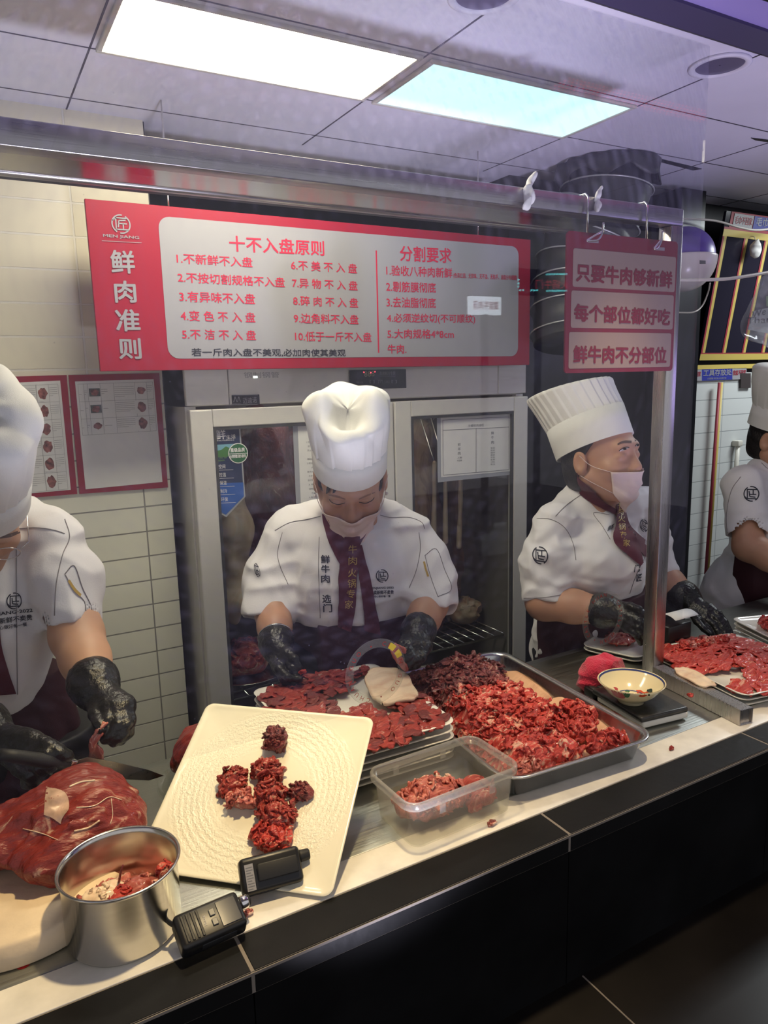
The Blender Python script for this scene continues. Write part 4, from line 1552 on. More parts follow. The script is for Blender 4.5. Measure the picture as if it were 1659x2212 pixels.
def fan(c, rot, w, l, z, n_rings, mats, label, group, seed, hole=None, bare=None):
    rng = np.random.default_rng(seed)
    R = rotz(rot)
    k = 0
    for (rr_, cnt, sz, zz) in n_rings:
        for i in range(cnt):
            a = 2 * math.pi * (i + rng.uniform(-0.2, 0.2)) / cnt
            q = np.array([math.cos(a), math.sin(a)])
            q = q / max(abs(q[0]) * 0.82 + abs(q[1]) * 0.18, abs(q[1]) * 0.82 + abs(q[0]) * 0.18)
            p = np.array([q[0] * w / 2, q[1] * l / 2]) * rr_
            if bare is not None and bare(p[0] / (w / 2), p[1] / (l / 2)):
                continue
            P = R @ np.array([p[0], p[1], 0]) + np.array([c[0], c[1], z + zz + rng.uniform(0, 0.003)])
            ax = R @ np.array([p[0], p[1], 0.0])
            nrm_ = nrm(np.array([0, 0, 1.0]) + 0.13 * nrm(ax) + 0.07 * rng.normal(size=3))
            g = slice_geo(P, ax + 0.25 * np.linalg.norm(ax) * rng.normal(size=3), nrm_, sz * rng.uniform(0.9, 1.3), sz * rng.uniform(0.45, 0.75), 0.0030, rng, 0.0026, 18, 9)
            single('beef_slice', g, mats[rng.integers(len(mats))], label, 'meat', group)
            k += 1
    return k


fan(sc_, rs, 0.275, 0.33, ztop - 0.003, ((0.90, 50, 0.056, 0.003), (0.72, 38, 0.056, 0.006), (0.54, 26, 0.054, 0.0085), (0.36, 14, 0.05, 0.0105)), [M['meat'], M['meat'], M['meat_dark']],
    'thin dark red beef slice laid round the plate before the middle cook', 'beef slices on the plate before the middle cook', 31,
    bare=lambda u, v: (0.05 < u + 0.55 * v < 0.62 and v < 0.0 and u > -0.25 and u < 0.55 and v > -0.75) or (u > 0.30 and -0.15 < v < 0.75) or (-0.1 < u < 0.5 and -0.35 < v < 0.4))


def drape_sheet(c, ax, L, W, t, seed, amp, zfn, nu=26, nv=18, wob=0.06):
    rng = np.random.default_rng(seed)
    ax = nrm(ax)
    sd = np.array([-ax[1], ax[0], 0])
    u, v = np.meshgrid(np.linspace(-1, 1, nu), np.linspace(-1, 1, nv), indexing='ij')
    ph = rng.uniform(0, 6.3, 6)
    k = (1 - 0.18 * (np.abs(u) ** 3) * (np.abs(v) ** 3) * 2)
    x = (u * L / 2) * k * (1 + wob * np.sin(4 * v + ph[0]))
    y = (v * W / 2) * k * (1 + wob * np.sin(4 * u + ph[1]))
    P = np.asarray(c, float) + x[..., None] * ax + y[..., None] * sd
    P[..., 2] += amp * (np.sin(5 * u + ph[2] + v) + np.sin(4 * v + ph[3] - u)) * 0.5
    P = P.reshape(-1, 3)
    P[:, 2] += zfn(P)
    return shell(P, nu, nv, t)


cfat = onz(845, 1487, ztop + 0.014)
single('fat_slab', drape_sheet(cfat, (0.30, 1.0, 0), 0.145, 0.105, 0.007, 5, 0.003, lambda P: 0.018 * np.clip((P[:, 1] - cfat[1]) / 0.07, 0, 1)), M['fat'], 'cream slab of beef fat lying over the slices on the plate before the middle cook', 'meat')

# ---- clear plastic box of trimmings
M['clear_plastic'] = None
mt, _ = clear_mat('milky_plastic', 0.06, (0.93, 0.93, 0.91), 0.15, 0.10, (0.85, 0.84, 0.80))
M['clear_plastic'] = mt
mt, _ = clear_mat('milky_plastic_rim', 0.08, (0.90, 0.90, 0.88), 0.15, 0.26, (0.85, 0.84, 0.80))
M['clear_rim'] = mt
bc = np.array([0.674, 0.998])
br = math.radians(1.5)
bt = thing('plastic_box', 'clear plastic food box without lid holding beef trimmings', 'box', (bc[0], bc[1], ZT))


def rr3(w, l, r, z):
    q = rrect(w, l, r, 6)
    return np.column_stack([q, np.full(len(q), z)])


Rb = rotz(br)
body = loft([rr3(0.205, 0.116, 0.018, 0.0035), rr3(0.213, 0.124, 0.02, 0.008), rr3(0.228, 0.134, 0.021, 0.088), rr3(0.225, 0.131, 0.02, 0.088), rr3(0.210, 0.121, 0.018, 0.009), rr3(0.203, 0.114, 0.016, 0.006)])
obj('body', xf(body, (bc[0], bc[1], ZT), Rb), M['clear_plastic'], bt)
rim = loft([rr3(0.2290, 0.1350, 0.0215, 0.079), rr3(0.240, 0.146, 0.026, 0.079), rr3(0.242, 0.148, 0.027, 0.084), rr3(0.242, 0.148, 0.027, 0.090), rr3(0.239, 0.145, 0.026, 0.093), rr3(0.231, 0.137, 0.022, 0.093), rr3(0.2290, 0.1350, 0.0215, 0.090), rr3(0.2290, 0.1350, 0.0215, 0.079)], False, False)
obj('rim', xf(rim, (bc[0], bc[1], ZT), Rb), M['clear_rim'], bt)
for (x, y, wx, wy) in ((-0.055, -0.0742, 0.012, 0.003), (0.05, -0.0742, 0.012, 0.003), (-0.055, 0.0712, 0.012, 0.003), (0.05, 0.0712, 0.012, 0.003)):
    obj('tab', xf(bbox((x - wx / 2, y, 0.062), (x + wx / 2, y + wy, 0.0785), 0.001, 1), (bc[0], bc[1], ZT), Rb), M['clear_rim'], bt)
lp = onz(930, 1700, 0.90)
single('beef_trimmings', lump((0.650, 1.005, 0.886), (0.080, 0.044, 0.032), 41, 34, 0.045, 0.35, 0.0035, 0.008, floor=ZT + 0.0075), M['meat_pink'], 'pinkish ruffled trimmings heaped in the clear plastic box', 'meat', kind=None)
single('beef_chunk', lump((0.735, 0.985, 0.880), (0.040, 0.038, 0.030), 43, 6, 0.04, 0.3, 0.003, 0.005, floor=ZT + 0.0075), M['meat'], 'solid red chunk against the right front wall of the clear plastic box', 'meat')

# ---- steel tray with the big heap
tc_ = np.array([0.985, 1.218])
tr_ = math.radians(-4.2)
Rt = rotz(tr_)
tw, tl = 0.372, 0.560
tray = loft([rr3(tw - 0.075, tl - 0.075, 0.02, 0.001), rr3(tw - 0.05, tl - 0.05, 0.03, 0.003), rr3(tw - 0.022, tl - 0.022, 0.042, 0.044), rr3(tw, tl, 0.05, 0.0485), rr3(tw + 0.001, tl + 0.001, 0.05, 0.0505), rr3(tw - 0.002, tl - 0.002, 0.05, 0.0525),
             rr3(tw - 0.022, tl - 0.022, 0.042, 0.050), rr3(tw - 0.028, tl - 0.028, 0.04, 0.044), rr3(tw - 0.054, tl - 0.054, 0.03, 0.006), rr3(tw - 0.08, tl - 0.08, 0.02, 0.003)])
single('steel_tray', xf(tray, (tc_[0], tc_[1], ZT), Rt), steel_mat('tray_steel', (0.6, 0.59, 0.56), 0.22, (30, 30, 1), 0.03), 'long steel tray heaped with shredded beef', 'tray')


def tl2w(x, y, z):
    return Rt @ np.array([x, y, 0]) + np.array([tc_[0], tc_[1], z])


def heap_h(x, y):
    """height of the heap over the tray floor, local x in -.17..-.17, y -.26...26"""
    ed = np.clip((0.156 - np.abs(x)) / 0.045, 0, 1) ** 0.6 * np.clip((0.250 - np.abs(y)) / 0.045, 0, 1) ** 0.6
    h = 0.048 + 0.040 * np.exp(-((x + 0.0) ** 2 / 0.012 + (y - 0.17) ** 2 / 0.012)) + 0.028 * np.exp(-((x + 0.09) ** 2 / 0.010 + (y - 0.0) ** 2 / 0.02)) + 0.012 * np.exp(-((x - 0.03) ** 2 / 0.006 + (y + 0.02) ** 2 / 0.02))
    h += 0.007 * np.sin(38 * x + 3 * np.sin(21 * y)) * np.sin(33 * y + 2 * np.sin(17 * x))
    cut = 1 - 0.95 * np.clip((x - 0.045 - 0.25 * np.clip(0.02 - y, 0, 1)) / 0.035, 0, 1) * np.clip((0.215 - y) / 0.04, 0, 1)
    cut *= 1 - 0.9 * np.clip((x - 0.015) / 0.04, 0, 1) * np.clip((-0.09 - y) / 0.05, 0, 1)
    return h * ed * cut


rngh = np.random.default_rng(77)
for (y0, y1, mm, lb, sd_, cnt) in ((0.03, 0.242, 'meat_dark', 'dark maroon shredded beef heaped at the back of the steel tray', 1, 420), (-0.242, 0.03, 'meat_bright', 'bright red shredded beef heaped in the front half of the steel tray', 2, 480)):  # back half darker: oxidised meat, with haze and lamp light put into colour
    nx, ny = 170, 150
    X, Y_ = np.meshgrid(np.linspace(-0.147, 0.147, nx), np.linspace(y0 - (0.012 if sd_ == 1 else 0), y1 + (0.012 if sd_ == 2 else 0), ny), indexing='ij')
    Q3 = np.column_stack([X.ravel(), Y_.ravel(), np.zeros(X.size)])
    W3 = Q3 + 0.012 * np.column_stack([vnoise(Q3, 60, 5), vnoise(Q3, 60, 6), np.zeros(X.size)])
    Hh = heap_h(X, Y_) + (0.006 * vnoise(W3, 70, sd_) + 0.0065 * (0.5 - np.abs(vnoise(W3 * (1, 2.2, 1), 130, sd_ + 2))) + 0.0045 * (0.5 - np.abs(vnoise(W3 * (2.0, 1, 1), 190, sd_ + 4)))).reshape(X.shape)
    P = np.column_stack([X.ravel(), Y_.ravel(), np.zeros(X.size)]) @ Rt.T + np.array([tc_[0], tc_[1], 0])
    P[:, 2] = ZT + 0.007 + np.maximum(Hh.ravel() - 0.006, 0.0)
    base = (P, [(i * ny + j, (i + 1) * ny + j, (i + 1) * ny + j + 1, i * ny + j + 1) for i in range(nx - 1) for j in range(ny - 1)])
    gs = [base]
    while len(gs) < cnt:
        x, y = rngh.uniform(-0.140, 0.140), rngh.uniform(max(y0, -0.232), min(y1, 0.232))
        h = float(heap_h(np.array(x), np.array(y)))
        if h < 0.02:
            continue
        n_ = nrm(np.array([0, 0, 1.0]) + 0.38 * rngh.normal(size=3))
        sz = rngh.uniform(0.015, 0.040)
        gs.append(slice_geo(tl2w(x, y, ZT + 0.007 + h + rngh.uniform(-0.009, 0.002)), rngh.normal(size=3), n_, sz, sz * rngh.uniform(0.16, 0.55), 0.0032 * rngh.uniform(0.4, 1.4), rngh, 0.0026, 12, 5))
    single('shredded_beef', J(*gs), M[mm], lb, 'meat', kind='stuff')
# sheets of fat lining the right side of the tray
for k, (x, y, L_, W_, a, lb) in enumerate(((0.108, 0.10, 0.26, 0.11, 1.50, 'tan sheet of fat lining the back right side of the steel tray'), (0.092, -0.11, 0.24, 0.15, 1.3, 'tan sheet of fat lining the front right of the steel tray'))):
    c = tl2w(x, y, ZT + 0.012)
    d_ = Rt @ np.array([math.cos(a), math.sin(a), 0])
    def lift(P, c=c):
        q = (P - np.array([tc_[0], tc_[1], 0])) @ Rt
        return 0.016 * np.clip((q[:, 0] - 0.10) / 0.06, 0, 1) ** 1.5
    g = drape_sheet(c, d_, L_, W_, 0.006, 60 + k, 0.005, lift)
    q = (g[0] - np.array([tc_[0], tc_[1], 0])) @ Rt
    q[:, 0] = np.clip(q[:, 0], -0.15, 0.158)
    q[:, 1] = np.clip(q[:, 1], -0.25, 0.25)
    single('fat_sheet', (q @ Rt.T + np.array([tc_[0], tc_[1], 0]), g[1]), M['hide_fat'], lb, 'meat', 'fat sheets in the steel tray')
for k, (px, py, r, mm, lb) in enumerate(((1160, 1628, (0.056, 0.048, 0.034), 'meat_bright', 'large folded bright red piece at the left front of the steel tray'), (1240, 1645, (0.054, 0.040, 0.026), 'meat_bright', 'smooth bright red piece at the middle front of the steel tray'),
                                         (1365, 1603, (0.062, 0.020, 0.014), 'meat_bright', 'red strip lying on the right front corner of the steel tray'), (1255, 1575, (0.044, 0.030, 0.018), 'meat_bright', 'marbled red slice lying on the tan fat sheet of the steel tray'),
                                         (1255, 1535, (0.028, 0.050, 0.022), 'meat_bright', 'long red fold at the right edge of the heap in the steel tray'), (1160, 1682, (0.045, 0.015, 0.010), 'meat_pink', 'pale fatty scrap at the front left corner of the steel tray'))):
    z = ZT + 0.040 if k not in (2, 5) else ZT + 0.036
    c = onz(px, py, z)
    q_ = (c - np.array([tc_[0], tc_[1], 0])) @ Rt
    ry = min(r[1], 0.03) * 0.9
    q_[1] = max(q_[1], -0.245 + r[1])
    q_[0] = np.clip(q_[0], -0.155 + r[0], 0.158 - r[0])
    c = Rt @ q_ + np.array([tc_[0], tc_[1], 0])
    single('beef_piece', lump(c, r, 50 + k, 14 if k != 1 else 8, 0.045, 0.25, 0.0032, 0.006, floor=ZT + 0.009), M[mm], lb, 'meat', 'single pieces at the front of the steel tray')

# ---- pot
rimz = 0.957
pc_ = onz(255, 1880, rimz)
pb = (onz(150, 2035, ZT) + onz(388, 1945, ZT)) / 2
pcx = np.array([(pc_[0] + pb[0]) / 2, (pc_[1] + pb[1]) / 2])
pr = 0.079
pt = single('steel_pot', lathe([(0.001, 0.0015), (pr - 0.008, 0.0012), (pr - 0.003, 0.004), (pr, 0.010), (pr, rimz - ZT - 0.006), (pr + 0.0045, rimz - ZT - 0.001), (pr + 0.0055, rimz - ZT + 0.001), (pr + 0.004, rimz - ZT + 0.0025), (pr + 0.001, rimz - ZT + 0.001), (pr - 0.0012, rimz - ZT - 0.006),
                            (pr - 0.0012, 0.014), (pr - 0.006, 0.005), (0.001, 0.004)], (pcx[0], pcx[1], ZT + 0.0008), 72), steel_mat('pot_steel', (0.62, 0.60, 0.55), 0.20, (1, 1, 14), 0.012), 'round steel pot of trimmings at the left front of the counter', 'pot', loc=(pcx[0], pcx[1], ZT))
zf = 0.912
for k, (px, py, r, mm, lb) in enumerate(((215, 1942, (0.026, 0.021, 0.017), 'fat', 'pale fat lump at the left in the steel pot'), (240, 1928, (0.023, 0.020, 0.016), 'fat', 'pale fat lump in the middle of the steel pot'), (295, 1918, (0.023, 0.021, 0.016), 'meat_pink', 'pink fatty lump at the right in the steel pot'),
                                         (262, 1935, (0.024, 0.019, 0.014), 'meat_bright', 'bright red scrap between the fat lumps in the steel pot'), (355, 1880, (0.014, 0.014, 0.014), 'meat_bright', 'red scrap stuck to the far right wall inside the steel pot'))):
    z = zf if k < 4 else 0.925
    c = onz(px, py, z)
    v2 = c[:2] - pcx
    dlim = pr - 0.003 - max(r[0], r[1])
    if np.linalg.norm(v2) > dlim:
        c[:2] = pcx + v2 / np.linalg.norm(v2) * dlim
    single('fat_lump', lump(c, r, 80 + k, 4, 0.018, 0.3, 0.002, 0.003), M[mm], lb, 'meat', 'lumps in the steel pot')
rngp = np.random.default_rng(9)
gs = [lathe([(0.001, 0.040), (0.035, 0.041), (pr - 0.010, 0.036), (pr - 0.004, 0.016)], (pcx[0], pcx[1], ZT), 40)]
for k in range(46):
    a, rr_ = rngp.uniform(0, 6.3), (pr - 0.028) * math.sqrt(rngp.uniform(0, 1))
    gs.append(slice_geo((pcx[0] + rr_ * math.cos(a), pcx[1] + rr_ * math.sin(a), ZT + 0.044 + rngp.uniform(0, 0.008)), rngp.normal(size=3), (0.3 * rngp.normal(), 0.3 * rngp.normal(), 1), 0.034, 0.02, 0.005, rngp, 0.0026, 8, 5))
single('meat_trimmings', J(*gs), M['meat_pink'], 'pink trimmings covering the bottom of the steel pot', 'meat', kind='stuff')
single('meat_string', tube(spline([onz(255, 1922, 0.905), onz(258, 1898, 0.93) , onz(262, 1880, 0.945), onz(266, 1868, 0.953)], 6), np.linspace(0.0022, 0.0012, 19), 7), M['meat_dark'], 'thin dark sinew standing up in the steel pot', 'meat')

# ---- cutting board with the large block of beef
q3 = [onz(0, 2045, 0.893), onz(147, 1985, 0.893), onz(252, 1797, 0.893)]
A_ = np.array([[2 * (q3[1] - q3[0])[0], 2 * (q3[1] - q3[0])[1]], [2 * (q3[2] - q3[0])[0], 2 * (q3[2] - q3[0])[1]]])
B_ = np.array([q3[1][:2] @ q3[1][:2] - q3[0][:2] @ q3[0][:2], q3[2][:2] @ q3[2][:2] - q3[0][:2] @ q3[0][:2]])
bcx = np.linalg.solve(A_, B_)
brad = np.linalg.norm(bcx - q3[0][:2])
single('cutting_board', lathe([(0.001, 0.001), (brad - 0.004, 0.001), (brad, 0.005), (brad, 0.038), (brad - 0.005, 0.043), (brad * 0.5, 0.043), (0.001, 0.043)], (bcx[0], bcx[1], ZT), 96),
       mat('board_plastic', (0.74, 0.60, 0.42), 0.45, bump=(40, 0.15), noise=(16, 0.16)), 'thick round cream cutting board at the left', 'cutting board', loc=(bcx[0], bcx[1], ZT))
bz = 0.893


def beef_block(c, parts, seed, h, k=0.03, floor=bz + 0.001, fat=None):
    fs = s_union([s_ell(np.asarray(c) + np.asarray(o_), r_) for o_, r_ in parts], k)

    def f(P):
        st = P * np.array([1.0, 2.4, 1.6])
        d = fs(P) + 0.006 * vnoise(P, 42, seed) + 0.0035 * vnoise(st, 85, seed + 3) + 0.0016 * vnoise(P * (1, 3, 2), 160, seed + 5)
        return np.maximum(d, floor - P[:, 2])
    return snets(f, np.asarray(c) - 0.26, np.asarray(c) + 0.26, h)


cb_ = onz(120, 1765, 0.955)
g = beef_block(cb_, [((0.03, 0.0, 0.002), (0.085, 0.075, 0.060)), ((-0.10, 0.02, -0.015), (0.12, 0.06, 0.045)), ((0.07, -0.02, -0.025), (0.065, 0.07, 0.042)), ((0.0, -0.055, -0.03), (0.07, 0.05, 0.038))], 21, 0.0035)
tblk = thing('beef_block', 'large dark red block of beef on the round cutting board', 'meat', (cb_[0], cb_[1], bz))
obj('muscle', g, M['meat_block'], tblk)
bb_ = bvh_of(g)
films = [drape for drape in ()]
gf = [strip_px(bb_, [(100, 1700), (140, 1712), (150, 1745), (135, 1765)], [(95, 1760), (110, 1765), (125, 1775), (132, 1780)], 16, 8, 0.0012)]
obj('membrane', gf[0], mat('membrane', (0.50, 0.33, 0.24), 0.35, coat=0.3, noise=(60, 0.35)), tblk, label='pale membrane patch')
gl = [line_px(bb_, p, r, 0.0006) for p, r in (([(165, 1745), (205, 1740), (235, 1722), (262, 1728)], 0.0008), ([(160, 1795), (190, 1788), (215, 1772)], 0.0014), ([(50, 1790), (90, 1800), (125, 1815)], 0.0007), ([(150, 1700), (175, 1690), (205, 1686)], 0.0015), ([(240, 1725), (243, 1760), (238, 1780)], 0.0006))]
obj('sinew', J(*gl), M['fat'], tblk, label='thin cream lines of sinew and fat')

# second block in a glass dish, under the leaning plate's edge
cd2 = np.array([0.352, 1.292, 0.0])
mt, _ = clear_mat('dish_glass', 0.10, (0.90, 0.92, 0.90), 0.02, 0.03)
dish = single('glass_dish', lathe([(0.001, 0.0015), (0.075, 0.001), (0.098, 0.006), (0.112, 0.028), (0.114, 0.030), (0.112, 0.030), (0.096, 0.009), (0.074, 0.004), (0.001, 0.004)], (cd2[0], cd2[1], ZT), 64), mt, 'round clear glass dish under the edge of the leaning white plate', 'dish', loc=(cd2[0], cd2[1], ZT))
c = np.array([cd2[0] + 0.005, cd2[1] + 0.01, ZT + 0.055])
g = beef_block(c, [((-0.015, 0.03, 0.005), (0.062, 0.075, 0.060)), ((-0.03, -0.045, -0.012), (0.055, 0.05, 0.040))], 33, 0.004, floor=ZT + 0.006)
# keep it below the plate that leans over it
hp = (g[0] - pcn) @ ez
g = (g[0] - np.outer(np.maximum(hp + 0.014, 0), ez), g[1])
single('beef_block', g, M['meat_block'], 'dark red beef block half hidden behind the leaning white plate', 'meat')

# blue cloth corner by the block
cbl = onz(266, 1790, ZT + 0.012)
single('blue_cloth', snets(lambda P: s_box(cbl, (0.016, 0.014, 0.011), 0.005)(P) + 0.002 * vnoise(P, 120, 4), cbl - 0.03, cbl + 0.03, 0.002), mat('blue_cloth', lin((36, 52, 110)), 0.8, bump=(200, 0.3)), 'small blue cloth bundle beside the beef block', 'cloth')

# ---- two-way radios
M['radio_screen'] = mat('radio_screen', (0.03, 0.035, 0.04), 0.1)
def radio(label, o_, x_, y_, z_, front):
    """o_: centre of the body's underside, x_ towards the knob end, z_ outward face"""
    F = frame(o_, x_, y_, z_)
    t = thing('handheld_radio', label, 'two-way radio', o_, 'handheld radios on the counter')
    w_, h_, d_ = 0.094, 0.052, 0.030
    g = bbox((-w_ / 2, -h_ / 2, 0), (w_ / 2, h_ / 2, d_), 0.007, 3)
    obj('body', (F(g[0]), g[1]), M['black_plastic'], t)
    kx = w_ / 2
    R_ = np.array([y_, z_, x_]).T
    obj('knob', xf(lathe([(0.0005, 0.017), (0.0075, 0.017), (0.0085, 0.015), (0.009, 0.004), (0.0095, 0.0), (0.0005, 0.0)], n=24), F((kx - 0.0005, h_ / 2 - 0.016, d_ / 2)), R_), M['black_rubber'], t)
    if front:
        obj('knob_cap', xf(lathe([(0.0088, 0.002), (0.0098, 0.003), (0.0098, 0.012), (0.0088, 0.013)], n=24), F((kx, h_ / 2 - 0.016, d_ / 2)), R_), M['chrome'], t, label='silver ring')
        g = bbox((0.012, -0.018, d_), (0.040, 0.018, d_ + 0.0012), 0.0005, 1)
        obj('screen', (F(g[0]), g[1]), M['radio_screen'], t, smooth=False)
        for i, x in enumerate((-0.038, -0.031, -0.024, -0.017)):
            g = bbox((x, -0.019, d_), (x + 0.0036, 0.019, d_ + 0.0014), 0.0006, 1)
            obj('speaker_slat', (F(g[0]), g[1]), M['black_rubber'], t, smooth=False)
        for y in (-0.012, 0.002):
            g = bbox((0.0, y, d_), (0.008, y + 0.010, d_ + 0.0022), 0.0008, 1)
            obj('key', (F(g[0]), g[1]), mat('grey_key', (0.10, 0.10, 0.10), 0.4), t, smooth=False)
        v, f = glyphs('Baofeng'[:0] + 'RADIO') if False else glyphs('Malong')
        s_ = 0.014 / v[:, 0].max()
        obj('lettering', (F(np.column_stack([-0.0115 + (v[:, 1]) * s_ * 0.0 - 0.0 + v[:, 1] * s_ * 0 + 0.0 * v[:, 0], 0 * v[:, 0], 0 * v[:, 0]]) + 0) if False else F(np.column_stack([-0.006 - v[:, 1] * s_, -0.007 + v[:, 0] * s_, np.full(len(v), d_ + 0.0006)])), f), M['sign_white'], t, smooth=False)
        # wrist strap
        P = [F((-w_ / 2 + 0.004, 0.018, d_ * 0.5)), F((-w_ / 2 - 0.004, 0.03, d_ * 0.6)), F((-w_ / 2 + 0.004, 0.045, d_ * 0.75)), F((-w_ / 2 + 0.018, 0.066, d_ * 0.8))]
        c_ = spline(P, 8)
        sid = np.asarray(z_) * 0.006
        g = (np.vstack([c_ - sid, c_ + sid]), [(i, i + 1, len(c_) + i + 1, len(c_) + i) for i in range(len(c_) - 1)])
        obj('strap', solid(g, 0.0016), M['black_rubber'], t)
        g = bbox((-0.02, -h_ / 2 - 0.0015, 0.008), (0.03, -h_ / 2 + 0.001, 0.022), 0.0012, 1)
        obj('side_key', (F(g[0]), g[1]), M['black_rubber'], t)
    else:
        g = bbox((-0.022, -0.012, d_ + 0.004), (0.040, 0.013, d_ + 0.0065), 0.002, 2)
        g2 = bbox((-0.018, -0.008, d_ - 0.001), (-0.006, 0.010, d_ + 0.0045), 0.001, 1)
        obj('belt_clip', (F(J(g, g2)[0]), J(g, g2)[1]), M['black_rubber'], t)
        g = box((-0.040, -0.021, d_), (-0.027, 0.016, d_ + 0.0004))
        sk = obj('rating_label', (F(g[0]), g[1]), M['sign_white'], t, smooth=False)
        gs_ = []
        for i in range(9):
            gs_.append(box((-0.0385, -0.019 + i * 0.0037, d_ + 0.0004), (-0.0385 + (0.010 if i % 3 else 0.007), -0.0178 + i * 0.0037, d_ + 0.0007)))
        gs_ = J(*gs_)
        obj('print', (F(gs_[0]), gs_[1]), M['grey_ink'], sk, smooth=False)
        g = bbox((-w_ / 2 + 0.004, -h_ / 2 - 0.001, 0.004), (w_ / 2 - 0.012, -h_ / 2 + 0.001, 0.012), 0.001, 1)
        obj('battery_latch', (F(g[0]), g[1]), M['black_rubber'], t)
    return t


def basis(x, n):
    x = nrm(x)
    n = nrm(np.asarray(n) - x * (np.asarray(n) @ x))
    return x, np.cross(n, x), n


# lower radio: face up, its knob to the right
pA, pB = onz(398, 2028, ZT + 0.016), onz(512, 1978, ZT + 0.016)
x_, y_, z_ = basis(pB - pA, (-0.10, -0.42, 0.9))
o_ = onz(452, 2022, ZT + 0.004)
lo = min((o_ + x_ * a + y_ * b_)[2] for a in (-0.047, 0.047) for b_ in (-0.026, 0.026))
o_[2] += ZT + 0.002 - lo + 0.0005
radio('black two-way radio lying face up by the steel pot, with screen and silver ringed knob', o_, x_, y_, z_, True)
# upper radio: back side out, leaning against the plate
pA, pB = onz(545, 1958, ZT + 0.003), onz(645, 1930, ZT + 0.003)
x_, y_, z_ = basis(pB - pA, (-0.30, -0.72, 0.62))
o_ = (pA + pB) / 2 - z_ * 0.030 + y_ * 0.026
o_[2] = ZT + 0.003 + abs(y_[2]) * 0.026 - min(0, z_[2] * 0)
radio('black two-way radio showing its back and belt clip, resting against the white plate', o_, x_, y_, z_, False)

# ---- scale with a rooster bowl
sca = math.radians(-8)
scc = np.array([1.285, 1.098])
ts = thing('kitchen_scale', 'low kitchen scale with black platform and white base', 'scale', (scc[0], scc[1], ZT))
Rs = rotz(sca)
obj('base', xf(bbox((-0.055, -0.078, 0.003), (0.075, 0.082, 0.021), 0.006, 3), (scc[0], scc[1], ZT), Rs), M['melamine'], ts)
obj('platform', xf(bbox((-0.066, -0.086, 0.0225), (0.066, 0.086, 0.036), 0.005, 3), (scc[0], scc[1], ZT), Rs), mat('scale_black', (0.03, 0.03, 0.03), 0.3, noise=(60, 0.6)), ts)
for x in (-0.045, 0.06):
    for y in (-0.06, 0.06):
        obj('foot', xf(lathe([(0.0005, 0), (0.008, 0), (0.008, 0.004), (0.0005, 0.004)], (x, y, 0.0003), 16), (scc[0], scc[1], ZT), Rs), M['black_rubber'], ts)
obj('keypad', xf(bbox((-0.060, 0.088, 0.004), (0.030, 0.125, 0.026), 0.004, 2), (scc[0], scc[1], ZT), Rs), M['black_plastic'], ts)
for i in range(4):
    obj('key', xf(bbox((-0.054 + i * 0.02, 0.096, 0.0255), (-0.040 + i * 0.02, 0.116, 0.028), 0.001, 1), (scc[0], scc[1], ZT), Rs), M['black_rubber'], ts)
rz = ZT + 0.0855
bwc = onz(1364, 1470, rz)
br_ = 0.0745
zb_ = ZT + 0.0365
hh = rz - zb_
prof_o = [(0.001, 0.002), (0.026, 0.002), (0.027, 0.0), (0.029, 0.0), (0.0295, 0.005), (0.040, 0.012), (0.058, 0.027), (0.069, 0.042), (br_, hh)]
prof_i = [(br_ - 0.001, hh + 0.0005), (br_ - 0.003, hh - 0.001), (0.0655, 0.041), (0.054, 0.027), (0.036, 0.013), (0.020, 0.007), (0.001, 0.006)]
tb = thing('rooster_bowl', 'cream bowl with painted red rooster and flowers standing on the scale', 'bowl', (bwc[0], bwc[1], zb_))
gb = lathe(prof_o + prof_i, (bwc[0], bwc[1], zb_), 72)
obj('bowl', gb, mat('cream_glaze', (0.78, 0.68, 0.42), 0.15, coat=0.5), tb)
bo = bvh_of(gb)
bl2 = mat('glaze_blue', lin((60, 70, 120)), 0.2)
obj('blue_line', J(lathe([(br_ - 0.0032, hh - 0.0006), (br_ - 0.0056, hh - 0.0042)], (bwc[0], bwc[1], zb_ + 0.0006), 72), lathe([(0.030, 0.0108), (0.032, 0.0118)], (bwc[0], bwc[1], zb_ + 0.0006), 72)), bl2, tb)


def blob_px(bvh, pts, off=0.0006, n=4):
    P = np.asarray(pts, float)
    c = P.mean(0)
    Q = spline(np.column_stack([np.vstack([P, P[:1]]), np.zeros(len(P) + 1)]), n)[:-1, :2]
    px = [tuple(c)]
    for k in (0.5, 1.0):
        px += [tuple(c + (q - c) * k) for q in Q]
    m_ = len(Q)
    fs = [(0, 1 + i, 1 + (i + 1) % m_) for i in range(m_)] + [(1 + i, 1 + m_ + i, 1 + m_ + (i + 1) % m_, 1 + (i + 1) % m_) for i in range(m_)]
    return drape_px(bvh, px, fs, off)


PAINT = {'red': mat('glaze_red', lin((176, 72, 72)), 0.2), 'green': mat('glaze_green', lin((60, 110, 70)), 0.2), 'orange': mat('glaze_orange', lin((200, 82, 48)), 0.2), 'black': mat('glaze_black', (0.02, 0.04, 0.03), 0.2)}
for nm, cl, pts in (('painted_flower', 'red', [(1318, 1486), (1331, 1485), (1344, 1497), (1351, 1507), (1340, 1508), (1326, 1501)]), ('painted_leaf', 'green', [(1346, 1497), (1354, 1490), (1362, 1496), (1358, 1506), (1350, 1505)]),
                    ('painted_rooster', 'orange', [(1374, 1491), (1384, 1491), (1392, 1496), (1399, 1494), (1400, 1500), (1390, 1505), (1379, 1503)]), ('painted_tail', 'black', [(1398, 1490), (1408, 1488), (1409, 1496), (1402, 1503), (1397, 1498)])):
    obj(nm, blob_px(bo, pts), PAINT[cl], tb)

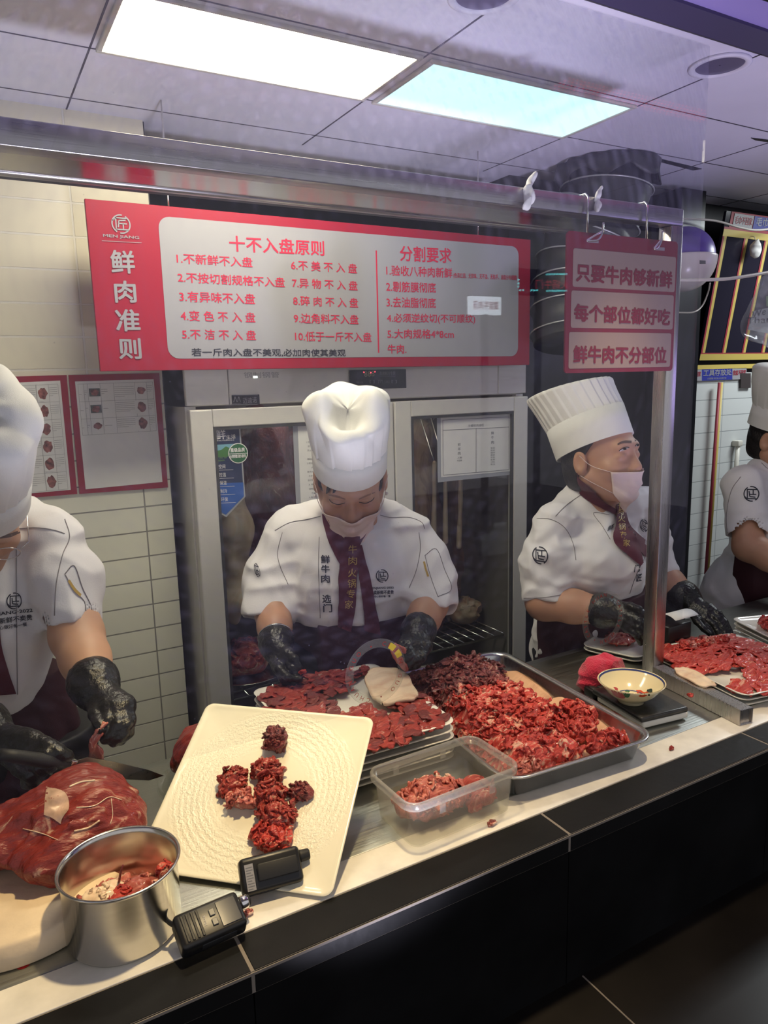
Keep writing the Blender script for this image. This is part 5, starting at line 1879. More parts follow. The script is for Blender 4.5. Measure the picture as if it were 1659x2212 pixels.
# red cloth behind the bowl
ccl = onz(1302, 1450, ZT + 0.045)
def clothf(P):
    d = s_union([s_ell(ccl + (0.0, 0, 0.005), (0.060, 0.040, 0.040)), s_ell(ccl + (-0.03, 0.0, -0.02), (0.04, 0.035, 0.03))], 0.03)(P)
    return np.maximum(d + 0.010 * (np.abs(vnoise(P * (1, 1, 0.5), 55, 8)) - 0.4) + 0.006 * (np.abs(vnoise(P * (1, 0.6, 1), 90, 9)) - 0.4), ZT + 0.001 - P[:, 2])
single('red_cloth', snets(clothf, ccl - 0.09, ccl + 0.09, 0.003), mat('red_towel', lin((190, 34, 66)), 0.9, sheen=0.4, bump=(260, 0.5)), 'crumpled crimson cleaning cloth behind the rooster bowl', 'cloth')

# ---- plates on the far right
rc = np.array([1.665, 1.110])
zr = plate_stack(rc, 0.305, 0.335, math.radians(-9), 3, ZT + 0.001, 0.0125, ['lowest plate of the stack right of the steel post', 'middle plate of the stack right of the steel post', 'top plate right of the steel post, covered with bright beef slices'], 'plates stacked right of the post')
fan(rc, math.radians(-9), 0.275, 0.30, zr - 0.004, ((0.90, 46, 0.056, 0.003), (0.74, 38, 0.060, 0.006), (0.58, 30, 0.060, 0.009), (0.42, 22, 0.058, 0.012), (0.24, 12, 0.055, 0.015)), [M['meat_bright']], 'thin bright red beef slice fanned on the plate right of the post', 'beef slices on the plate right of the post', 61,
    bare=lambda u, v: u < -0.35 and -0.75 < v < -0.15)
single('fat_slab', drape_sheet(onz(1500, 1462, zr + 0.004), (0.25, 1.0, 0), 0.12, 0.05, 0.004, 15, 0.002, lambda P: 0 * P[:, 0]), M['fat'], 'pale fat slice at the front left edge of the plate right of the post', 'meat')
c = onz(1600, 1395, zr + 0.022)
for k in range(7):
    a = onz(1480 + 14 * k, 1395 - 2.5 * k + 3 * (k % 2), zr + 0.014)
    single('beef_roll', lump(a, (0.014, 0.014, 0.011), 120 + k, 6, 0.02, 0.3, 0.0022, 0.004), M['meat_pink' if k % 3 == 1 else 'meat_bright'], 'small curled beef piece along the back edge of the plate right of the post', 'meat', 'curled pieces on the plate right of the post')
plate_stack((1.562, 1.395), 0.20, 0.17, math.radians(20), 2, ZT + 0.001, 0.0125, ['lower small plate behind the steel post', 'upper small plate behind the steel post, with a bit of beef'], 'small plates behind the post', 0.006)
single('beef_piece', lump((1.545, 1.392, ZT + 0.036), (0.06, 0.045, 0.012), 131, 8, 0.03, 0.3, 0.003, 0.004), M['meat'], 'dark red beef on the small plate behind the steel post', 'meat')
fcx = onz(1690, 1358, ZT + 0.05)
zz = plate_stack((fcx[0] + 0.02, fcx[1]), 0.20, 0.22, math.radians(-20), 4, ZT + 0.001, 0.0125, [o_ + ' plate from the worktop in the stack at the right edge of the view' for o_ in order[:3]] + ['top plate with beef in the stack at the right edge of the view'], 'plates stacked at the right edge of the view')
single('beef_piece', lump((fcx[0] + 0.02, fcx[1], zz + 0.006), (0.085, 0.085, 0.014), 133, 20, 0.04, 0.3, 0.004, 0.004), M['meat_bright'], 'beef slices on the top plate at the right edge of the view', 'meat')

# receipt printer behind the post
cpn = onz(1456, 1406, ZT)

tp = thing('receipt_printer', 'small black printer with curling white paper behind the steel post', 'printer', cpn)
obj('case', xf(bbox((-0.05, -0.04, 0.001), (0.045, 0.045, 0.085), 0.005, 2), cpn + (0, 0.02, 0)), M['black_plastic'], tp)
cpp = onz(1460, 1345, 0.96)
g = gridsurf(lambda u, v: np.column_stack([cpn[0] - 0.05 + 0.095 * v, cpn[1] + 0.045 - 0.085 * u, ZT + 0.088 + 0.03 * np.sin(np.pi * np.clip(u * 0.75, 0, 1))]), 12, 3)
obj('paper', solid(g, 0.0005), M['paper'], tp, label='curling white receipt paper')
bpr = bvh_of(g)
try:
    obj('print', J(write_px(bpr, '8500.', (1440, 1350), (16, -4), (0, -6)), write_px(bpr, '№ 82', (1448, 1358), (22, -3), (0, -5))), M['grey_ink'], tp, smooth=False)
except Exception:
    pass

# scraps on the white strip
for (px, py, r, mm, lb) in ((1064, 1778, (0.011, 0.006, 0.004), 'meat_pink', 'pink scrap of meat on the white strip in front of the plastic box'), (537, 1972, (0.010, 0.006, 0.004), 'meat_pink', 'pink scrap of meat between the two radios'), (1449, 1617, (0.006, 0.004, 0.0025), 'meat_bright', 'tiny red scrap on the white strip right of the tray'), (1492, 1503, (0.008, 0.008, 0.004), 'meat_bright', 'red scrap hanging over the steel foot tube')):
    z = ZT + 0.002 + r[2] * 0.7 if py != 1503 else ZT + 0.0425
    c = onz(px, py, z)
    single('meat_scrap', lump(c, r, 140 + px % 17, 3, 0.01, 0.4, 0.0012, 0.002, floor=z - r[2] * 0.7), M[mm], lb, 'meat')
c = onz(50, 2082, ZT + 0.001)
single('blood_drop', lathe([(0.0005, 0.0012), (0.006, 0.001), (0.009, 0.0001)], (c[0], c[1], ZT + 0.0001), 20), mat('blood', lin((176, 40, 40)), 0.2), 'red blood drop on the steel worktop at the far left', 'stain')

# ================================================================== THE COOKS
UPV = np.array([0, 0, 1.0])
M['skin'] = mat('skin', (0.50, 0.27, 0.17), 0.5, sss=0.15, noise=(30, 0.08))
M['skin_pale'] = mat('skin_pale', (0.56, 0.32, 0.20), 0.5, sss=0.15, noise=(30, 0.08))
M['jacket'] = mat('white_cotton', (0.74, 0.72, 0.72), 0.75, bump=(350, 0.08), sheen=0.1)
M['hat'] = mat('white_nonwoven', (0.72, 0.71, 0.67), 0.8, bump=(500, 0.12))
M['maroon'] = mat('maroon_cloth', (0.090, 0.010, 0.022), 0.75, bump=(400, 0.1))
M['apron'] = mat('maroon_apron', (0.042, 0.008, 0.014), 0.7, bump=(300, 0.1))
M['glove'] = mat('black_nitrile', (0.012, 0.012, 0.012), 0.28, bump=(150, 0.25))
M['hair'] = mat('black_hair', (0.015, 0.012, 0.012), 0.5, bump=(220, 0.4))
M['mask'] = mat('mask_pink_white', (0.74, 0.60, 0.55), 0.8, bump=(420, 0.06))
M['gold'] = mat('gold_thread', (0.50, 0.33, 0.08), 0.4)
M['navy'] = mat('navy_thread', (0.02, 0.022, 0.035), 0.6)
M['brow'] = mat('brow_hair', (0.10, 0.05, 0.035), 0.7)
M['brow_soft'] = mat('brow_soft', (0.25, 0.125, 0.08), 0.7)
M['lash'] = mat('lash', (0.05, 0.025, 0.02), 0.6)
M['eye_white'] = mat('eye_white', (0.42, 0.38, 0.35), 0.2, coat=0.5)
M['iris'] = mat('iris', (0.02, 0.012, 0.008), 0.1, coat=0.6)
M['seam_thread'] = mat('seam_thread', (0.25, 0.23, 0.23), 0.8)
M['pearl'] = mat('pearl', (0.8, 0.76, 0.70), 0.15, coat=0.5)


def towards(px, py):
    d = -ray(px, py)
    d[2] = 0
    return nrm(d)


def yawed(h, deg):
    """turn a horizontal direction towards the picture's right"""
    return rotz(math.radians(deg)) @ h


def head_parts(o, f, u, s, neck_base):
    x = np.cross(f, u)

    def L(a, b, c):
        return o + s * (a * x + b * f + c * u)
    R = np.array([x, f, u]).T
    E = lambda c, r: s_ell(L(*c), np.array(r) * s, R)
    C = lambda a, b, ra, rb: s_cone(L(*a), L(*b), ra * s, rb * s)
    base = s_union([E((0, -0.012, 0.045), (0.076, 0.096, 0.080)), E((0, 0.022, -0.028), (0.064, 0.072, 0.085))], 0.03)
    more = [C((0.052, -0.005, -0.05), (0.012, 0.058, -0.098), 0.026, 0.022), C((-0.052, -0.005, -0.05), (-0.012, 0.058, -0.098), 0.026, 0.022),
            E((0.040, 0.056, -0.030), (0.026, 0.026, 0.024)), E((-0.040, 0.056, -0.030), (0.026, 0.026, 0.024)),
            C((-0.032, 0.078, 0.024), (0.032, 0.078, 0.024), 0.013, 0.013)]
    nose = [C((0, 0.090, 0.004), (0, 0.103, -0.030), 0.008, 0.0115), E((0.011, 0.096, -0.036), (0.010, 0.010, 0.008)), E((-0.011, 0.096, -0.036), (0.010, 0.010, 0.008))]
    lips = [E((0, 0.090, -0.064), (0.024, 0.010, 0.006)), E((0, 0.088, -0.075), (0.020, 0.010, 0.007))]
    sock = [E((0.032, 0.100, 0.000), (0.020, 0.016, 0.013)), E((-0.032, 0.100, 0.000), (0.020, 0.016, 0.013))]
    lids = [E((0.032, 0.076, 0.000), (0.016, 0.014, 0.012)), E((-0.032, 0.076, 0.000), (0.016, 0.014, 0.012))]
    ears = [s_sub(E((sx * 0.080, -0.012, -0.008), (0.011, 0.020, 0.033)), E((sx * 0.089, -0.008, -0.004), (0.006, 0.011, 0.019)), 0.006) for sx in (1, -1)]
    neck = s_cone(L(0, -0.022, -0.05), neck_base, 0.052 * s, 0.060 * s)
    b1, b2 = s_union([base] + more, 0.02), s_union(nose, 0.008)
    so, li, ea = s_union(sock, 0.005), s_union(lids, 0.005), s_union(ears, 0.003)
    lp = s_union(lips, 0.004)

    def fn(P):
        d = b1(P)
        d = smin(d, b2(P), 0.012)
        d = -smin(-d, so(P), 0.014)
        d = smin(d, li(P), 0.006)
        d = smin(d, lp(P), 0.006)
        d = smin(d, neck(P), 0.03)
        return smin(d, ea(P), 0.006)
    return fn, L


def hand_sdf(wrist, back, knuckles, fingers, thumb, rp=0.0135, rf=0.0098):
    """palm from wrist to knuckles, fingers = lists of points beginning at the knuckles"""
    palm = s_union([s_cone(wrist, k, 0.021, rp) for k in knuckles] + [s_cone(back, wrist, 0.031, 0.027)], 0.016)
    fs = []
    for i, q in enumerate(fingers):
        pts = [knuckles[i]] + list(q)
        n = len(pts)
        for j in range(n - 1):
            fs.append(s_cone(pts[j], pts[j + 1], rf * (1.12 - 0.26 * j / n), rf * (1.12 - 0.26 * (j + 1) / n)))
    for j in range(len(thumb) - 1):
        fs.append(s_cone(thumb[j], thumb[j + 1], rf * (1.35 - 0.25 * j), rf * (1.2 - 0.2 * j)))
    fu = s_union(fs, 0.004)
    return lambda P: smin(palm(P), fu(P), 0.010)


def bounds(pts, pad):
    P = np.asarray(pts, float)
    return P.min(0) - pad, P.max(0) + pad


def arm_fn(sh, el, wr, r=(0.05, 0.042, 0.03)):
    mid = np.asarray(el) * 0.55 + np.asarray(wr) * 0.45
    return s_union([s_cone(np.asarray(sh) - (0, 0, 0.02), el, r[0] * 0.8, r[1]), s_cone(el, mid, r[1], (r[1] + r[2]) * 0.53), s_cone(mid, wr, (r[1] + r[2]) * 0.53, r[2])], 0.02)


def fold_noise(P, seed, amp, up=UPV):
    a = vnoise(P * np.array([1, 1, 0.40]), 24, seed)
    b = vnoise(P * np.array([0.8, 0.8, 1.5]), 30, seed + 1)
    return amp * (1.1 * (np.abs(a) - 0.35) + 0.8 * (np.abs(b) - 0.35) + 0.3 * vnoise(P, 70, seed + 2))


def hat_band(o, f, u, s, rx, ry, h, tilt=0.0, back=0.0, lift=0.033, n=56, t=0.003):
    """paper band round the head: returns geometry and the top ring's frame"""
    x = np.cross(f, u)
    a = np.linspace(0, 2 * math.pi, n, endpoint=False)

    def ring(z, k):
        return o + s * ((np.cos(a) * rx * k)[:, None] * x + (np.sin(a) * ry * k - back)[:, None] * f + (lift + z) * u)
    rings = [ring(0, 1.0), ring(h * 0.5, 1.004), ring(h, 1.01), ring(h, 0.965), ring(0, 0.955)]
    g = loft(rings + [rings[0]], False, False)
    return g


def crown_floppy(o, f, u, s, rx, ry, z0, H, seed, swell=1.16, lobes=None, back=0.0, nphi=204, ns=48, pleat=0.012, lean=(0, 0)):
    """soft gathered crown of a paper hat"""
    x = np.cross(f, u)
    rng = np.random.default_rng(seed)
    lobes = lobes or [(0.0, 0.0)]

    def fn(U, Vv):
        ph = U * 2 * math.pi
        q = Vv
        rr = np.where(q < 0.62, 1.0 + (swell - 1.0) * np.sin(np.clip(q / 0.62, 0, 1) * math.pi / 2), swell * np.sqrt(np.clip(1 - ((q - 0.62) / 0.38) ** 2, 0, 1)))
        z = np.where(q < 0.62, H * 0.80 * q / 0.62, H * (0.80 + 0.20 * np.sin((q - 0.62) / 0.38 * math.pi / 2)))
        pw = np.exp(-q * 2.6)
        rr = rr + (pleat * 8) * pw * 0.5 * (((ph * 17 / 6.2832 + 0.35 * np.sin(3 * ph)) % 1.0) - 0.5)
        wob = 0.10 * (np.abs(np.sin(2.5 * ph + seed + 2.2 * q)) - 0.6) * np.clip(q * 1.6 - 0.2, 0, 1) + 0.05 * np.sin(3 * ph + seed) * np.sin(q * 2.6) + 0.035 * np.sin(5 * ph + 4 * q + seed * 2) * q + 0.025 * np.sin(9 * ph - 7 * q) * q
        rr = rr * (1 + wob)
        X, Y_ = rr * rx * np.cos(ph), rr * ry * np.sin(ph)
        for (lx, ly, amt, wd) in lobes:
            z = z + amt * H * np.exp(-(((X / rx - lx) ** 2 + (Y_ / ry - ly) ** 2) / wd ** 2)) * np.clip((q - 0.3) / 0.4, 0, 1)
        z = z + 0.02 * H * np.sin(6 * ph + 9 * q + seed) * np.clip(q * 2, 0, 1)
        Xl = X + lean[0] * q * q
        Yl = Y_ + lean[1] * q * q
        return o + s * (Xl[:, None] * x + (Yl - back)[:, None] * f + (z0 + z)[:, None] * u)
    return gridsurf(fn, nphi, ns, True)


def clip_z(fn, zlo=None, zhi=None):
    def f(P):
        d = fn(P)
        if zlo is not None:
            d = np.maximum(d, zlo - P[:, 2])
        if zhi is not None:
            d = np.maximum(d, P[:, 2] - zhi)
        return d
    return f


def emblem_px(bvh, c, ux, uy, off=0.0015):
    v = sub_tris((np.column_stack([EMB[0], np.zeros(len(EMB[0]))]), EMB[1]), 1)
    P = np.asarray(c, float) + v[0][:, :1] * np.asarray(ux, float) + v[0][:, 1:2] * np.asarray(uy, float)
    return drape_px(bvh, P, v[1], off)


def mask_geo(bvh, o, f, u, s, az=(-64, 64), ztop=(-0.016, -0.030), zbot=(-0.137, -0.092), nu=34, nv=16, off=0.0075):
    """pleated paper mask laid round nose and chin: rows from the nose bridge to under the chin, in the head's own frame"""
    x = np.cross(f, u)
    A = np.radians(np.linspace(az[0], az[1], nu))
    G = np.zeros((nu, nv))
    base = np.zeros((nu, nv, 3))
    dirs = np.zeros((nu, nv, 3))
    for i, a in enumerate(A):
        e = 1 - abs(a) / abs(A[0])
        e = e ** 0.8
        zt, zb = ztop[1] + (ztop[0] - ztop[1]) * e, zbot[1] + (zbot[0] - zbot[1]) * e
        for j in range(nv):
            t = j / (nv - 1)
            z = zt + (zb - zt) * t
            d = nrm(math.sin(a) * x + math.cos(a) * f + (-0.28 * t * t * e) * u)
            c = o + s * (0.030 * f + z * u)
            base[i, j], dirs[i, j] = c, d
            r = bvh.ray_cast(Vector(c + d * 0.2 * s), Vector(-d))
            G[i, j] = np.linalg.norm(np.array(r[0]) - c) if r[0] is not None and np.linalg.norm(np.array(r[0]) - c) < 0.16 * s else np.nan
    for i in range(nu):
        row = G[i]
        m_ = np.isnan(row)
        if m_.all():
            row[:] = 0.06 * s
        elif m_.any():
            row[m_] = np.nanmean(row)
    H = G.copy()
    for _ in range(10):
        Q = H.copy()
        Q[1:-1] = (H[1:-1] * 2 + H[2:] + H[:-2]) / 4
        Q[:, 1:-1] = (Q[:, 1:-1] * 2 + Q[:, 2:] + Q[:, :-2]) / 4
        H = np.maximum(Q, G)
    ee = np.sin(np.linspace(0, math.pi, nu)) ** 0.5
    sw = (np.linspace(0, 1, nv) * 3.2) % 1.0
    H = H + off * s * (0.35 + 0.65 * ee)[:, None] + 0.0045 * s * ee[:, None] * (0.5 - sw)[None, :]
    P = base + dirs * H[..., None]
    fs = [(i * nv + j, i * nv + j + 1, (i + 1) * nv + j + 1, (i + 1) * nv + j) for i in range(nu - 1) for j in range(nv - 1)]
    return (P.reshape(-1, 3), fs), P


def glove_cuff(wr, el, r, up=0.02):
    d = nrm(np.asarray(el) - np.asarray(wr))
    wr = np.asarray(wr)
    return s_union([s_cone(wr, wr + d * 0.018, r * 0.96, r * 1.08), s_cone(wr + d * 0.018, wr + d * 0.022, r * 1.15, r * 1.15)], 0.006)


def off_table(f):
    """keep a cook's clothes and body out of the counter's slab"""
    return lambda P: np.maximum(f(P), np.minimum(YB + 0.004 - P[:, 1], ZT + 0.004 - P[:, 2]))


PIL = {}
def person(key, label, base):
    t = thing('person', label, 'person', base, 'cooks behind the counter')
    PIL[key] = t
    return t


def px_edge(q):
    return [tuple(p) for p in q]


# ------------------------------------------------------------------ the cook in the middle
h = towards(757, 1200)
xr = np.cross(UPV, h)      # picture's right
xr = xr if xr @ CR > 0 else -xr
D = dep
DM = 1.90
ped = person('middle', 'middle cook in floppy white hat and face mask, head bent over the plate of beef', (D(757, 1250, DM)[0], D(757, 1250, DM)[1], 0.0))
th = math.radians(30)
hf, hu = math.cos(th) * h - math.sin(th) * UPV, math.sin(th) * h + math.cos(th) * UPV
ho = D(757, 1038, 1.83)
nb = D(757, 1150, 1.94)
HS = 1.06
hfn, HL = head_parts(ho, hf, hu, HS, nb)
shL, elL, wrL = D(612, 1152, 1.93), D(590, 1322, 1.86), D(598, 1398, 1.75)
shR, elR, wrR = D(904, 1150, 1.93), D(928, 1306, 1.86), D(900, 1372, 1.76)
tc = D(757, 1230, 1.93)
Rb_ = np.array([xr, h, UPV]).T


def legs(hip_c, x_, spread=0.09):
    out = []
    for sx in (-1, 1):
        hp = hip_c + sx * spread * x_ - np.array([0, 0, 0.10])
        kn = np.array([hp[0], hp[1], 0.47]) + 0.02 * h
        an = np.array([hp[0], hp[1], 0.085])
        out += [s_cone(hp, kn, 0.085, 0.058), s_cone(kn, an, 0.055, 0.042), s_cone(an - (0, 0, 0.035), an - (0, 0, 0.045) + 0.13 * h, 0.042, 0.035)]
    return out


hipc = np.array([tc[0], max(tc[1], YB + 0.16), 0.88])
torso_b = s_union([s_ell(tc, (0.150, 0.095, 0.16), Rb_), s_ell((tc + hipc) / 2, (0.120, 0.080, 0.16), Rb_), s_ell(hipc, (0.135, 0.095, 0.12), Rb_), s_cone(D(655, 1160, 1.95), D(860, 1158, 1.95), 0.035, 0.035), s_cone(nb, tc, 0.06, 0.09)] + legs(hipc, xr), 0.05)

# hands
hL_k = [D(623, 1412, 1.705), D(617, 1424, 1.70), D(609, 1436, 1.70), D(601, 1444, 1.705)]
hL = hand_sdf(wrL, wrL + nrm(elL - wrL) * 0.03, hL_k,
              [[D(636, 1424, 1.68), D(643, 1440, 1.675), D(648, 1454, 1.68)], [D(632, 1446, 1.672), D(641, 1462, 1.672), D(643, 1475, 1.68)],
               [D(622, 1460, 1.672), D(633, 1476, 1.675), D(637, 1484, 1.685)], [D(611, 1464, 1.68), D(620, 1478, 1.68), D(627, 1485, 1.69)]],
              [D(590, 1418, 1.73), D(603, 1445, 1.675), D(622, 1463, 1.650), D(648, 1467, 1.655)])
hR_k = [D(885, 1390, 1.70), D(898, 1396, 1.70), D(911, 1398, 1.705), D(921, 1396, 1.715)]
hR = hand_sdf(wrR, wrR + nrm(elR - wrR) * 0.03, hR_k,
              [[D(880, 1405, 1.675), D(874, 1414, 1.67), D(866, 1418, 1.675)], [D(886, 1418, 1.67), D(873, 1427, 1.668), D(863, 1427, 1.675)],
               [D(897, 1424, 1.672), D(884, 1436, 1.67), D(872, 1436, 1.68)], [D(911, 1420, 1.68), D(899, 1436, 1.675), D(886, 1441, 1.685)]],
              [D(876, 1382, 1.73), D(868, 1392, 1.695), D(862, 1403, 1.675), D(857, 1411, 1.67)])
aL, aR = arm_fn(shL, elL, wrL, (0.046, 0.044, 0.031)), arm_fn(shR, elR, wrR, (0.046, 0.044, 0.031))
bodyf = lambda P: smin(smin(smin(hfn(P), torso_b(P), 0.03), np.minimum(aL(P), aR(P)), 0.03), np.minimum(hL(P), hR(P)) + 0.0025, 0.01)
lo, hi = bounds([ho, shL, shR, wrL, wrR, (tc[0], tc[1], 0.03), hL_k[3], D(648, 1485, 1.66), D(860, 1440, 1.66)] + [hipc + h * 0.2, hipc - h * 0.15, ho + hu * 0.13, ho + hf * 0.13], 0.08)
lo[2] = -0.002
gbody = snets(off_table(bodyf), lo, hi, 0.0034)
obj('body', gbody, M['skin'], ped)
bvh_b = bvh_of(gbody)

# jacket
zhem = D(757, 1346, 1.84)[2]
slL, slR = D(580, 1326, 1.87), D(938, 1310, 1.87)
jt = s_union([s_ell(tc + 0.005 * h, (0.170, 0.115, 0.15), Rb_), s_ell(D(757, 1310, 1.93), (0.148, 0.105, 0.15), Rb_), s_cone(D(640, 1148, 1.95), D(874, 1146, 1.95), 0.058, 0.058), s_cone(D(700, 1132, 1.96), D(815, 1130, 1.96), 0.058, 0.058)], 0.06)
js = s_union([s_cone(D(628, 1160, 1.935), D(592, 1255, 1.91), 0.068, 0.070), s_cone(D(592, 1255, 1.91), slL, 0.070, 0.068), s_cone(D(888, 1158, 1.935), D(922, 1245, 1.91), 0.068, 0.070), s_cone(D(922, 1245, 1.91), slR, 0.068, 0.064)], 0.03)
eL, eR = s_cone(slL + (elL - shL) * 0.08, slL + nrm(slL - shL) * 0.12, 0.058, 0.062), s_cone(slR + (elR - shR) * 0.08, slR + nrm(slR - shR) * 0.12, 0.053, 0.058)
cutL = lambda P: (P - (slL + nrm(slL - shL) * 0.012)) @ nrm(slL - shL)
cutR = lambda P: (P - (slR + nrm(slR - shR) * 0.012)) @ nrm(slR - shR)


def jacketf(P):
    d = smin(jt(P), -9.0 * 0 + np.maximum(np.minimum(js(P), 9), np.where((P - tc) @ xr < 0, cutL(P), cutR(P)) * 1.0 - 0.0), 0.025)
    d = d + fold_noise(P, 5, 0.011)
    d = np.maximum(d, zhem - 0.012 - P[:, 2])
    d = -smin(-d, np.minimum(eL(P), eR(P)), 0.004)
    return np.maximum(d, P[:, 2] - 1.3 * 0 - 9)


lo, hi = bounds([D(600, 1110, 1.98), D(910, 1110, 1.98), slL, slR, tc + h * 0.15, tc - h * 0.15, (tc[0], tc[1], zhem)], 0.09)
gj = snets(off_table(jacketf), lo, hi, 0.0042, 2)
jk = obj('jacket', gj, M['jacket'], ped)
bj = bvh_of(gj)
tr_sdf = lambda hp_, x_: s_union([s_cone(*q_) for q_ in ((hp_ - 0.09 * x_, np.array([*(hp_ - 0.09 * x_)[:2], 0.06]), 0.090, 0.070), (hp_ + 0.09 * x_, np.array([*(hp_ + 0.09 * x_)[:2], 0.06]), 0.090, 0.070), (hp_ - 0.05 * x_, hp_ + 0.05 * x_, 0.11, 0.11))], 0.04)


def trousers(hp_, x_, ht_, parent):
    f_ = tr_sdf(hp_, x_)
    fz = lambda P: np.maximum(np.maximum(f_(P) + 0.004 * vnoise(P, 30, 2), 0.05 - P[:, 2]), P[:, 2] - ht_)
    lo_, hi_ = bounds([hp_ - 0.25 * x_, hp_ + 0.25 * x_, hp_ + (0.16, 0.16, 0), hp_ - (0.16, 0.16, 0), (hp_[0], hp_[1], 0.03), (hp_[0], hp_[1], ht_ + 0.02)], 0.03)
    obj('trousers', snets(off_table(fz), lo_, hi_, 0.009), M['black_rubber'], parent)


trousers(hipc, xr, 0.93, ped)
# apron
apc = D(757, 1400, 1.93)
apf = s_union([s_ell(np.array([tc[0], tc[1], zhem]), (0.160, 0.118, 0.12), Rb_), s_ell(hipc + 0.01 * h, (0.185, 0.130, 0.22), Rb_), s_ell(hipc - (0, 0, 0.25), (0.195, 0.135, 0.25), Rb_)], 0.06)


def apronf(P):
    x_ = (P - tc) @ xr
    d = apf(P) + 0.004 * np.sin(x_ * 120 + 2 * np.sin(P[:, 2] * 14)) * np.clip((zhem - P[:, 2]) * 8, 0, 1)
    d = np.maximum(d, P[:, 2] - zhem + 0.0)
    return np.maximum(d, 0.55 - P[:, 2])


lo, hi = bounds([hipc - h * 0.2 - xr * 0.22, hipc + h * 0.2 + xr * 0.22, (tc[0], tc[1], zhem + 0.02), (tc[0], tc[1], 0.52)], 0.02)
ga = snets(off_table(apronf), lo, hi, 0.005)
obj('apron', ga, M['apron'], ped)
ball = bvh_of(gj, ga)
# scarf and tie
sc = obj('scarf', J(strip_px(bj, [(697, 1112), (702, 1140), (711, 1170), (722, 1196), (733, 1218)], [(728, 1112), (737, 1135), (747, 1156), (756, 1172), (765, 1190)], 24, 10, 0.004),
                    strip_px(bj, [(806, 1120), (800, 1138), (790, 1155), (780, 1170), (772, 1188)], [(776, 1120), (770, 1140), (764, 1154), (756, 1168), (752, 1184)], 20, 10, 0.0055),
                    strip_px(ball, [(765, 1178), (775, 1230), (782, 1290), (786, 1362)], [(780, 1178), (794, 1230), (808, 1300), (822, 1371)], 26, 8, 0.006)), M['maroon'], ped)
tie = obj('tie', strip_px(ball, [(744, 1160), (734, 1215), (731, 1285), (729, 1354)], [(775, 1160), (776, 1215), (770, 1290), (759, 1364)], 26, 10, 0.009), M['maroon'], ped)
bt_ = bvh_of(strip_px(ball, [(744, 1160), (734, 1215), (731, 1285), (729, 1354)], [(775, 1160), (776, 1215), (770, 1290), (759, 1364)], 26, 10, 0.009))
g = []
for c_, x, y in (('牛', 761, 1196), ('肉', 761, 1221), ('火', 760, 1247), ('锅', 759, 1270), ('专', 757, 1292), ('家', 753, 1315)):
    g.append(write_px(bt_, c_, (x - 8, y), (18, -1), (0, -18), 0.0, 0.001))
obj('lettering', J(*g), M['gold'], tie, smooth=False, label='gold embroidered characters')
# collar points, embroidery, seams, pocket
obj('collar', J(strip_px(bj, [(745, 1150), (748, 1158), (752, 1166)], [(762, 1150), (760, 1160), (757, 1168)], 8, 4, 0.003)), M['jacket'], ped)
g = []
for c_, x, y in (('鲜', 703, 1217), ('牛', 703, 1238), ('肉', 703, 1259), ('选', 706, 1302), ('门', 708, 1322)):
    g.append(write_px(bj, c_, (x - 9, y), (19, 0.4), (-0.5, -18), 0.02))
g += [emblem_px(bj, (825, 1244), (13.5, 0), (0, 14)), write_px(bj, 'MENJIANG·2022', (797, 1274), (53, -1), (0, -6), 0.02), write_px(bj, '只卖新鲜不卖贵', (799, 1284), (51, -1), (0, -8.5), 0.02), write_px(bj, '用心做好每一餐', (807, 1291), (36, -1), (0, -5.5), 0.01), emblem_px(bj, (556, 1232), (6, 2), (3, 15))]
obj('embroidery', J(*g), M['navy'], jk, smooth=False, label='dark embroidered characters and round emblem')
g = [line_px(bj, q, 0.0008) for q in ([(594, 1146), (626, 1129), (663, 1122), (693, 1115)], [(821, 1113), (846, 1118), (883, 1118), (910, 1128), (917, 1142)], [(690, 1160), (688, 1220), (690, 1280), (692, 1335)],
                                      [(610, 1150), (600, 1190), (604, 1220), (622, 1262)], [(905, 1150), (908, 1185), (900, 1230), (884, 1270)], [(918, 1200), (942, 1186), (960, 1230), (975, 1272), (946, 1289)], [(918, 1200), (930, 1245), (946, 1289)])]
obj('seam', J(*[q for q in g if len(q[0])]), M['seam_thread'], jk)
obj('sleeve_tag', strip_px(bj, [(914, 1214), (918, 1230), (923, 1246)], [(918, 1213), (922, 1229), (927, 1245)], 8, 3, 0.002), M['gold'], jk)
# gloves
for (hs, wr_, el_, kk, extra) in ((hL, wrL, elL, hL_k, [D(650, 1486, 1.67), D(585, 1400, 1.75)]), (hR, wrR, elR, hR_k, [D(855, 1442, 1.67), D(925, 1400, 1.73)])):
    cf = glove_cuff(wr_, el_, 0.0375)
    gf_ = lambda P, hs=hs, cf=cf: smin(hs(P), cf(P), 0.014) + 0.0007 * vnoise(P, 330, 3)
    lo, hi = bounds([wr_, wr_ + nrm(el_ - wr_) * 0.055] + kk + extra, 0.035)
    obj('glove', snets(gf_, lo, hi, 0.0019), M['glove'], ped)
obj('bangle', tube([wrL + nrm(elL - wrL) * 0.034 + 0.0425 * (math.cos(a) * nrm(np.cross(elL - wrL, UPV)) + math.sin(a) * nrm(np.cross(elL - wrL, np.cross(elL - wrL, UPV)))) for a in np.linspace(0, 2 * math.pi, 40)], 0.0016, 8), M['chrome'], ped)
